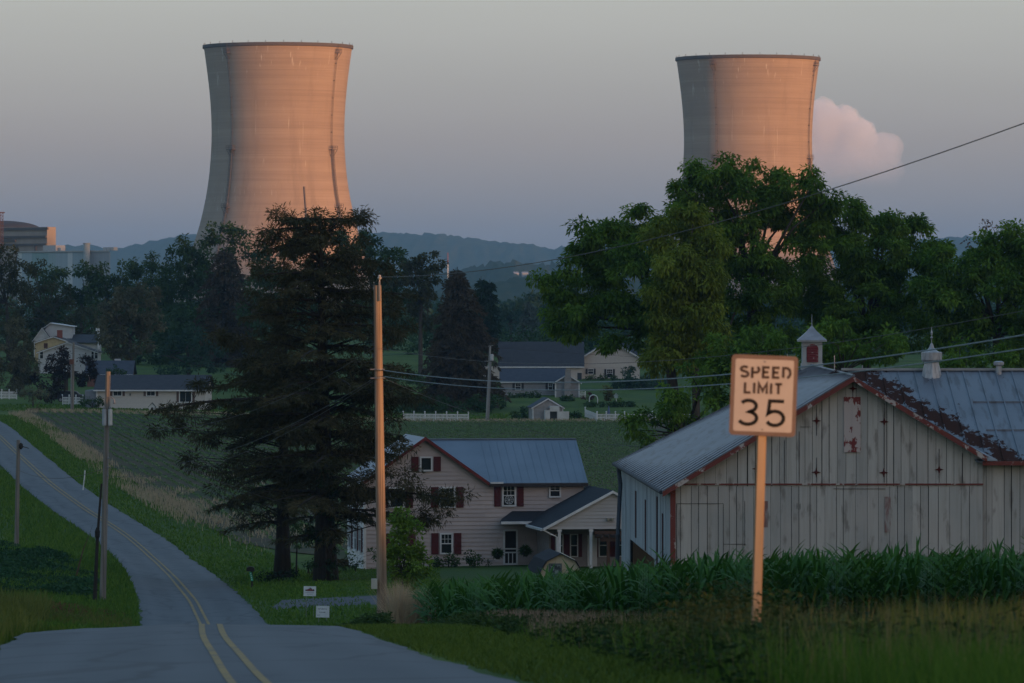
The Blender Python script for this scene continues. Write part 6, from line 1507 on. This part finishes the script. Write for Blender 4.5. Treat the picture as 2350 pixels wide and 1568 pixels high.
C3 = np.concatenate([C+RNG.normal(size=(m, 2))*.055, (gz(C[:, 0], C[:, 1])+.05+rnd(.05, .26, m))[:, None]], 1)
A = unit(np.concatenate([RNG.normal(size=(m, 2)), rnd(.0, .8, m)[:, None]], 1))
V = leaf_quads(C3, A, rnd(.11, .21, m), rnd(.10, .17, m), up=np.tile([0, 0, 1.0], (m, 1))+RNG.normal(size=(m, 3))*.3)
o = np_mesh('soybean_rows', V, quads_idx(m), soy, tint=RNG.random(m)); tag(o, 'rows of young green soybean plants across the field', 'crop', None, 'stuff')
# --- dry straw edge along the field
straw = leafmat('straw', (.28,.225,.145), (.42,.345,.23), trans=.2, rough=.8)
n = 15000; y = 340+(660-340)*RNG.random(n)**1.2; off = rnd(2.6, 5.2, n)+np.interp(y, [330, 380, 430, 660], [1.0, 2.0, .8, .2])*RNG.random(n)*1.4
x = roadx(y)+2.6+off; dens = np.clip(.55+.6*np.sin(y*.05)+.4*np.sin(y*.17+off), .12, 1)*np.interp(y, [340, 385, 410, 440, 660], [.04, .18, 1, .8, .8]); kk = RNG.random(n) < dens; x, y = x[kk], y[kk]
blades('dry_grass', x, y, rnd(.25, .70, len(x)), rnd(.03, .07, len(x)), straw, 'band of dry straw-coloured grass along the field edge', 'dry grass', lean=.35)
n = 6500; x = rnd(-62, 45, n); y = 668+RNG.normal(size=n)*1.6; kk = x > roadx(y)+7; x, y = x[kk], y[kk]
blades('dry_grass', x, y, rnd(.25, .6, len(x)), rnd(.09, .16, len(x)), straw, 'thin tan grass line at the far end of the field', 'dry grass', lean=.3)
n = 5200; y = rnd(325, 470, n); x = field_left(y)+np.abs(RNG.normal(size=n))*5+1; kk = (x < field_right(y)-1) & (np.sin(x*.5+y*.11)+np.sin(y*.23-x*.3) > .55); x, y = x[kk], y[kk]
blades('dry_grass', x, y, rnd(.2, .5, len(x)), rnd(.05, .10, len(x)), straw, 'scattered pale weeds among the near soybean rows', 'dry grass', lean=.4)
# --- verge grass
gmat = leafmat('verge_grass', (.045,.085,.012), (.105,.150,.026), trans=.25)
gmat2 = leafmat('lush_grass', (.042,.105,.013), (.105,.180,.026), trans=.25)
gmat3 = leafmat('weed_gold', (.075,.100,.018), (.15,.165,.042), trans=.25)
brown = leafmat('dead_weed', (.085,.055,.035), (.16,.11,.07), trans=.2)
def right_edge(y): return roadx(y)+2.62
n = 30000; y = 33+(112-33)*RNG.random(n)**.85; x = right_edge(y)+rnd(-.05, 2.6, n)*np.interp(y, [33, 112], [.7, 1.5])
blades('grass', x, y, rnd(.05, .14, n), rnd(.012, .026, n), gmat, 'short mown grass verge along the right side of the road', 'grass', lean=.7)
n = 16000; y = rnd(66, 112, n); x = roadx(y)-2.75-rnd(0, 6, n)-np.interp(y, [70, 90, 112], [.5, .5, .2])
blades('grass', x, y, rnd(.08, .28, n), rnd(.014, .03, n), gmat, 'rough grass on the left shoulder of the road', 'grass', lean=.5)
n = 34000; y = rnd(110, 300, n); x = roadx(y)-2.7-np.abs(RNG.normal(size=n))*4.5
blades('grass', x, y, rnd(.08, .36, n), rnd(.04, .08, n), gmat2, 'lush green grass on the left bank beyond the crest', 'grass', lean=.5)
n = 16000; y = rnd(300, 470, n); x = roadx(y)-2.8-np.abs(RNG.normal(size=n))*4
blades('grass', x, y, rnd(.12, .45, n), rnd(.06, .12, n), gmat2, 'green grass bank left of the far road', 'grass', lean=.5)
n = 26000; y = rnd(205, 650, n); x = roadx(y)+2.62+rnd(0, 5.2, n)
blades('grass', x, y, rnd(.06, .22, n)*np.interp(y, [205, 400, 650], [1, 1.2, 1.6]), rnd(.05, .09, n)*np.interp(y, [205, 400, 650], [1, 1.4, 2]), gmat2, 'green verge along the right side of the far road', 'grass', lean=.6)
n = 9000; y = rnd(204, 233, n); x = (rnd(600, 900, n)-CX)/F*y; kk = x > roadx(y)+2.7; x, y = x[kk], y[kk]
blades('grass', x, y, rnd(.03, .08, len(x)), rnd(.03, .06, len(x)), gmat2, 'lawn grass around the yard signs', 'grass', lean=.6)
n = 22000; y = rnd(253, 300, n); x = (rnd(540, 1010, n)-CX)/F*y; kk = x > roadx(y)+2.9; x, y = x[kk], y[kk]
blades('grass', x, y, rnd(.04, .12, len(x)), rnd(.03, .07, len(x)), gmat2, 'shaded lawn under the big conifers', 'grass', lean=.6)
# left field of low dark beans and the brown scrape
bean = leafmat('bean_leaf', (.014,.050,.018), (.032,.080,.032), trans=.2)
n = 30000; y = rnd(234, 330, n); x = (rnd(-60, 235, n)-CX)/F*y
lim = np.interp(y, [234, 262, 290, 330], [195, 235, 160, 30]); kk = (CX+F*x/y < lim+RNG.normal(size=n)*8) & (x < roadx(y)-4.5); x, y = x[kk], y[kk]; n = len(x)
C3 = np.stack([x, y, gz(x, y)+rnd(.02, .40, n)*np.clip(.7+.5*np.sin(x*.9)+.4*np.sin(y*.33), .25, 1.3)], 1); A = unit(np.stack([RNG.normal(size=n), RNG.normal(size=n), rnd(-.2, .6, n)], 1))
o = np_mesh('bean_plants', leaf_quads(C3, A, rnd(.14, .26, n), rnd(.10, .18, n)), quads_idx(n), bean, tint=RNG.random(n)); tag(o, 'dark green bean crop on the left bank', 'crop', None, 'stuff')
n = 7000; y = rnd(207, 224, n); x = (100+np.abs(RNG.normal(size=n))*105-CX)/F*y; kk = (x < roadx(y)-3.4); x, y = x[kk], y[kk]
blades('dry_grass', x, y, rnd(.05, .22, len(x)), rnd(.05, .10, len(x)), leafmat('red_brown_weed', (.11,.05,.028), (.18,.085,.05), .2), 'flattened reddish brown weeds on the left bank', 'dry grass', lean=1.0)
n = 5200; y = rnd(200, 214, n); x = (rnd(-40, 330, n)-CX)/F*y; kk = (x < roadx(y)-3.0); x, y = x[kk], y[kk]
blades('weeds', x, y, rnd(.25, .95, len(x))*np.where((CX+F*x/y) < 110, 1.2, .40), rnd(.03, .06, len(x)), gmat3, 'yellow-green weeds fringing the crest on the left', 'weeds', lean=.35)
n = 6000; y = rnd(80, 104, n); x = roadx(y)-3.3-rnd(0, 5, n); kk = CX+F*x/y < 150; x, y = x[kk], y[kk]
blades('weeds', x, y, rnd(.15, .65, len(x)), rnd(.012, .025, len(x)), gmat3, 'tall yellowish weeds at the left edge of the near road', 'weeds', lean=.4)
# --- corn
cornm = leafmat('corn_leaf', (.015,.062,.010), (.052,.135,.020), trans=.25, rough=.55, spec=.12)
stalk = leafmat('corn_stalk', (.04,.09,.025), (.06,.11,.035), trans=.1)
cx_, cy_ = [], []
for y in np.arange(118, 184, .62):
    x0 = np.interp(y, [118, 126, 140, 150, 165, 184], [6.0, 2.4, -1.2, -2.55, -2.75, -2.3])
    x1 = np.interp(y, [118, 184], [13.2, 19.5])
    if y > 174: x0 = max(x0, 5.9-3.5*(184-y)/10)
    x = np.arange(x0, x1, .27); x = x+RNG.normal(size=len(x))*.05
    cx_.append(x); cy_.append(y+RNG.normal(size=len(x))*.06)
X = np.concatenate(cx_); Y = np.concatenate(cy_); kk = (RNG.random(len(X)) < np.interp(Y, [118, 150, 184], [1, 1, .7])); X, Y = X[kk], Y[kk]
n = len(X); Hc = np.interp(X, [-3, 1, 6, 14], [1.38, 1.50, 1.62, 1.70])*RNG.uniform(.84, 1.12, n); Z0 = gz(X, Y)
nl = 9; Vs, Qs, Ts = [], [], []
base = 0
for j in range(nl):
    s = (j+1.0)/nl; an = RNG.random(n)*.9+(j % 2)*math.pi+np.sin(X*3)*1.2; ln = (.34+.48*math.sin(math.pi*min(.92, s*.85+.08)))*RNG.uniform(.75, 1.2, n)
    w = .09*RNG.uniform(.8, 1.25, n)*(1 if j < nl-2 else .75)
    h0 = Z0+Hc*(.08+.72*s); up = (.75+.95*s)*RNG.uniform(.75, 1.2, n)
    ca, sa = np.cos(an), np.sin(an); tw = RNG.normal(size=n)*.4
    ts = [0, .3, .62, 1.0]; wf = [.6, 1.0, .75, .05]
    V = np.empty((n, 8, 3))
    for q, (t_, f_) in enumerate(zip(ts, wf)):
        px2 = X+ca*ln*t_*(1-.12*t_); py2 = Y+sa*ln*t_*(1-.12*t_); pz = h0+ln*(up*t_-(1.15-.45*s)*1.05*t_*t_)
        sx2, sy2 = -np.sin(an+tw*t_), np.cos(an+tw*t_)
        V[:, 2*q] = np.stack([px2-sx2*w*f_*.5, py2-sy2*w*f_*.5, pz+.012*f_], 1); V[:, 2*q+1] = np.stack([px2+sx2*w*f_*.5, py2+sy2*w*f_*.5, pz-.012*f_], 1)
    i = (base+np.arange(n)*8)[:, None]
    for q in range(3): Qs.append(i+np.array([[2*q, 2*q+1, 2*q+3, 2*q+2]]))
    tt = np.clip(RNG.random(n)*.7+.3*s, 0, 1); Ts += [tt]*3
    Vs.append(V.reshape(-1, 3)); base += n*8
V = np.empty((n, 4, 3)); w = .014
V[:, 0] = np.stack([X-w, Y, Z0], 1); V[:, 1] = np.stack([X+w, Y, Z0], 1); V[:, 2] = np.stack([X+w*.5, Y, Z0+Hc*.95], 1); V[:, 3] = np.stack([X-w*.5, Y, Z0+Hc*.95], 1)
Vs.append(V.reshape(-1, 3)); Qs.append(base+quads_idx(n)); Ts.append(np.full(n, .5))
o = np_mesh('cornfield', np.concatenate(Vs), np.concatenate(Qs), cornm, tint=np.concatenate(Ts)); tag(o, 'dark green cornfield in front of the barn', 'corn', None, 'stuff')
# --- tan grass clump beside the pole and dry weeds along the corn edge
n = 9000; an = RNG.random(n)*6.28; r = np.sqrt(RNG.random(n)); x = P(948, 0, 152)[0]+r*np.cos(an)*.92; y = 152+r*np.sin(an)*2.0
x = x+np.where(RNG.random(n) < .4, .55, 0)+RNG.normal(size=n)*.12
hh = np.interp(CX+F*x/y, [880, 905, 935, 965, 1000, 1030], [.8, 1.5, 1.55, 1.2, 1.0, .4])*RNG.uniform(.45, 1.1, n)*(1+.15*np.sin(x*9))
blades('dry_grass', x, y, hh, rnd(.012, .03, n), leafmat('tan_straw', (.34,.25,.155), (.47,.36,.23), .2, .8), 'clump of tall tan grass at the foot of the orange pole', 'dry grass', lean=.26)
n = 4200; y = rnd(74, 112, n); x = right_edge(y)+np.interp(y, [74, 128], [2.1, 3.4])+np.abs(RNG.normal(size=n))*.9; kk = (np.sin(x*2.3+y*.35)+np.sin(y*.8-x) > -.5) & (x > right_edge(y)+1.8); x, y = x[kk], y[kk]
blades('dry_grass', x, y, rnd(.18, .42, len(x)), rnd(.012, .024, len(x)), leafmat('pink_straw', (.16,.115,.085), (.27,.20,.155), .2), 'pinkish brown dead weeds between verge and corn', 'dry grass', lean=.3)
def leafy(name, x, y, h, L0, L1, m, label, per=14, tint=None):
    n = len(x); X = np.repeat(x, per)+RNG.normal(size=n*per)*.05; Yv = np.repeat(y, per)+RNG.normal(size=n*per)*.05; Hh = np.repeat(h, per)
    C = np.stack([X, Yv, gz(X, Yv)+Hh*RNG.uniform(.05, 1, n*per)], 1); A = unit(np.stack([RNG.normal(size=n*per), RNG.normal(size=n*per), rnd(-.1, .9, n*per)], 1))
    o = np_mesh(name, leaf_quads(C, A, rnd(L0, L1, n*per), rnd(L0, L1, n*per)*.4), quads_idx(n*per), m, tint=np.repeat(RNG.random(n), per)*.5+RNG.random(n*per)*.5); tag(o, label, 'weeds', None, 'stuff')
# dark weeds mound on the verge by the pole
n = 1000; y = rnd(125, 157, n); x = (rnd(760, 890, n)-CX)/F*y
kk = x > right_edge(y)+.3; x, y = x[kk], y[kk]
leafy('weeds', x, y, np.interp(CX+F*x/y, [770, 830, 900, 1010], [.25, .5, .6, .35])*RNG.uniform(.6, 1.1, len(x))+.1, .08, .2, leafmat('dark_weed', (.018,.046,.014), (.05,.085,.022), .25), 'dark green weeds around the foot of the orange pole', per=22)
n = 900; y = rnd(84, 118, n); x = right_edge(y)+rnd(2.2, 4.6, n)
leafy('weeds', x, y, rnd(.10, .30, n), .05, .14, leafmat('dark_weed', (.018,.046,.014), (.05,.085,.022), .25), 'dark broad-leaved weeds behind the mown verge', per=22)
# foreground bank under the sign: grass, stems and leafy weeds
def bank(n, y0, y1, p=1.0):
    y = y0+(y1-y0)*RNG.random(n)**p; xl = right_edge(y)+np.interp(y, [24, 44, 60, 105], [1.1, 1.2, 1.7, 2.6]); xr = y*.112
    x = xl+(xr-xl)*RNG.random(n); return x, y
x, y = bank(30000, 27, 104)
blades('weeds', x, y, rnd(.45, 1.0, len(x))*np.interp(y, [38, 45, 60, 75, 100], [.60, .56, .42, .33, .27]), rnd(.006, .016, len(x)), gmat2, 'tall green grass on the bank under the speed limit sign', 'weeds', lean=.35)
x, y = bank(3000, 38, 80)
blades('weeds', x, y, rnd(.6, 1.25, len(x))*np.interp(y, [38, 45, 60, 75, 100], [.60, .56, .42, .33, .27]), rnd(.005, .011, len(x)), gmat3, 'golden seeding grass on the right bank', 'weeds', lean=.22)
n = 2200; y = rnd(44, 70, n); x = (rnd(2020, 2420, n)-CX)/F*y
blades('weeds', x, y, rnd(.8, 1.35, n)*np.interp(y, [38, 45, 60, 75, 100], [.60, .56, .42, .33, .27]), rnd(.006, .013, n), gmat3, 'taller golden grass at the right edge of the bank', 'weeds', lean=.2)
x, y = bank(2600, 40, 100)
leafy('weeds', x, y, rnd(.3, .9, len(x))*np.interp(y, [38, 45, 60, 75, 100], [.60, .56, .42, .33, .27]), .05, .13, leafmat('bank_weed', (.016,.040,.012), (.045,.078,.022), .25), 'broad-leaved weeds on the right bank', per=16)
n = 300; y = rnd(46, 54, n); x = (1690+RNG.normal(size=n)*75-CX)/F*y
leafy('weeds', x, y, rnd(.3, .85, n), .03, .085, leafmat('brown_green_weed', (.030,.050,.014), (.065,.080,.026), .25), 'brownish weeds around the foot of the sign post', per=30)
x, y = bank(4200, 60, 112); kk = CX+F*x/y < 1480; x, y = x[kk], y[kk]
blades('dry_grass', x, y, rnd(.18, .42, len(x)), rnd(.009, .018, len(x)), brown, 'pale brown dead grass at the left end of the bank', 'dry grass', lean=.3)

n = 9000; y = rnd(110, 206, n); x = right_edge(y)+np.abs(RNG.normal(size=n))*3.0; kk = CX+F*x/y < 1000; x, y = x[kk], y[kk]
blades('grass', x, y, rnd(.06, .2, len(x)), rnd(.02, .05, len(x)), gmat2, 'grass over the crest on the right of the road', 'grass', lean=.5)

n = 16000; y = rnd(672, 700, n); x = rnd(-75, 60, n); kk = x > roadx(y)+3; x, y = x[kk], y[kk]
blades('grass', x, y, rnd(.08, .25, len(x)), rnd(.15, .3, len(x)), gmat2, 'mown lawns beyond the far end of the field', 'grass', lean=.6)

x, y = bank(170, 42, 90); rep = 9
x = np.repeat(x, rep)+RNG.normal(size=170*rep)*.16; y = np.repeat(y, rep)+RNG.normal(size=170*rep)*.5
leafy('weeds', x, y, rnd(.3, 1.05, len(x))*np.interp(y, [38, 45, 60, 75, 100], [.60, .56, .42, .33, .27]), .05, .15, leafmat('deep_weed', (.010,.028,.008), (.030,.058,.016), .2), 'dark leafy weed clumps scattered over the right bank', per=14)
n = 2600; x, y = bank(n, 36, 78)
blades('weeds', x, y, rnd(.8, 1.45, n)*np.interp(y, [38, 45, 60, 75, 100], [.60, .56, .42, .33, .27]), rnd(.004, .008, n), leafmat('seed_stem', (.14,.12,.05), (.24,.20,.09), .2), 'thin pale seed stems standing above the bank', 'weeds', lean=.18)
# ================================================================== the pink cloud, far outside the hazy air
def cloud():
    d = 21000.0; k = d/F; ctr = P(1925, 372, d)
    sp = [(1840,300,70),(1885,290,56),(1925,297,53),(1958,318,50),(1990,352,40),(2026,345,41),(2034,392,36),(1880,380,90),(1960,395,75),(1990,420,70),(1820,360,90)]
    S = np.array([P(u, v, d) for u, v, r in sp]); S[:, 1] += RNG.normal(size=len(sp))*35; Rr = np.array([r for *_, r in sp])*k
    nu, nv = 400, 200
    th = np.linspace(0, 2*math.pi, nu, endpoint=False); ph = np.linspace(.001, math.pi-.001, nv)
    T_, PH = np.meshgrid(th, ph); D = np.stack([np.cos(T_)*np.sin(PH), np.sin(T_)*np.sin(PH), np.cos(PH)], -1).reshape(-1, 3)
    r = np.full(len(D), 12.0)
    bb = [(unit(RNG.normal(size=(1, 3)))[0], RNG.uniform(.10, .22), RNG.uniform(6, 18)) for _ in range(170)]+[(unit(RNG.normal(size=(1, 3)))[0], RNG.uniform(.035, .08), RNG.uniform(3, 8)) for _ in range(900)]
    for c, R_ in zip(S, Rr):
        m = c-ctr; b = D@m; q = b*b-(m@m-R_*R_); ok = q > 0
        r = np.where(ok, np.maximum(r, b+np.sqrt(np.maximum(q, 0))), r)
    add = np.zeros(len(D)); fine = np.zeros(len(D))
    for q_, (n_, w_, a_) in enumerate(bb):
        dd = np.linalg.norm(D-n_, axis=1); z_ = a_*np.sqrt(np.maximum(0, 1-(dd/w_)**2))
        if q_ < 170: add = np.maximum(add, z_)
        else: fine = np.maximum(fine, z_)
    r = r+add+fine
    V = ctr+D*r[:, None]
    i = np.arange(nv-1)[:, None]*nu+np.arange(nu)[None]; j = np.arange(nv-1)[:, None]*nu+(np.arange(nu)[None]+1) % nu
    Q = np.stack([i, i+nu, j+nu, j], -1).reshape(-1, 4)
    m = bpy.data.materials.new('cloud_vapour'); m.use_nodes = True; nt = m.node_tree; nt.nodes.clear()
    out = nt.nodes.new('ShaderNodeOutputMaterial'); pv = nt.nodes.new('ShaderNodeVolumePrincipled')
    tc = nt.nodes.new('ShaderNodeTexCoord'); s3 = nt.nodes.new('ShaderNodeSeparateXYZ'); nt.links.new(tc.outputs['Object'], s3.inputs[0])
    mr = nt.nodes.new('ShaderNodeMapRange'); mr.interpolation_type = 'SMOOTHSTEP'
    mr.inputs['From Min'].default_value = -66*k; mr.inputs['From Max'].default_value = 125*k; mr.inputs['To Min'].default_value = 0; mr.inputs['To Max'].default_value = CLOUD_D
    nt.links.new(s3.outputs['Z'], mr.inputs['Value']); nt.links.new(mr.outputs[0], pv.inputs['Density'])
    pv.inputs['Color'].default_value = CLOUD_C; pv.inputs['Anisotropy'].default_value = .0
    nt.links.new(pv.outputs[0], out.inputs['Volume'])
    o = np_mesh('cloud', V, Q, m, None, tuple(ctr)); o['kind'] = 'structure'; return o
cloud()
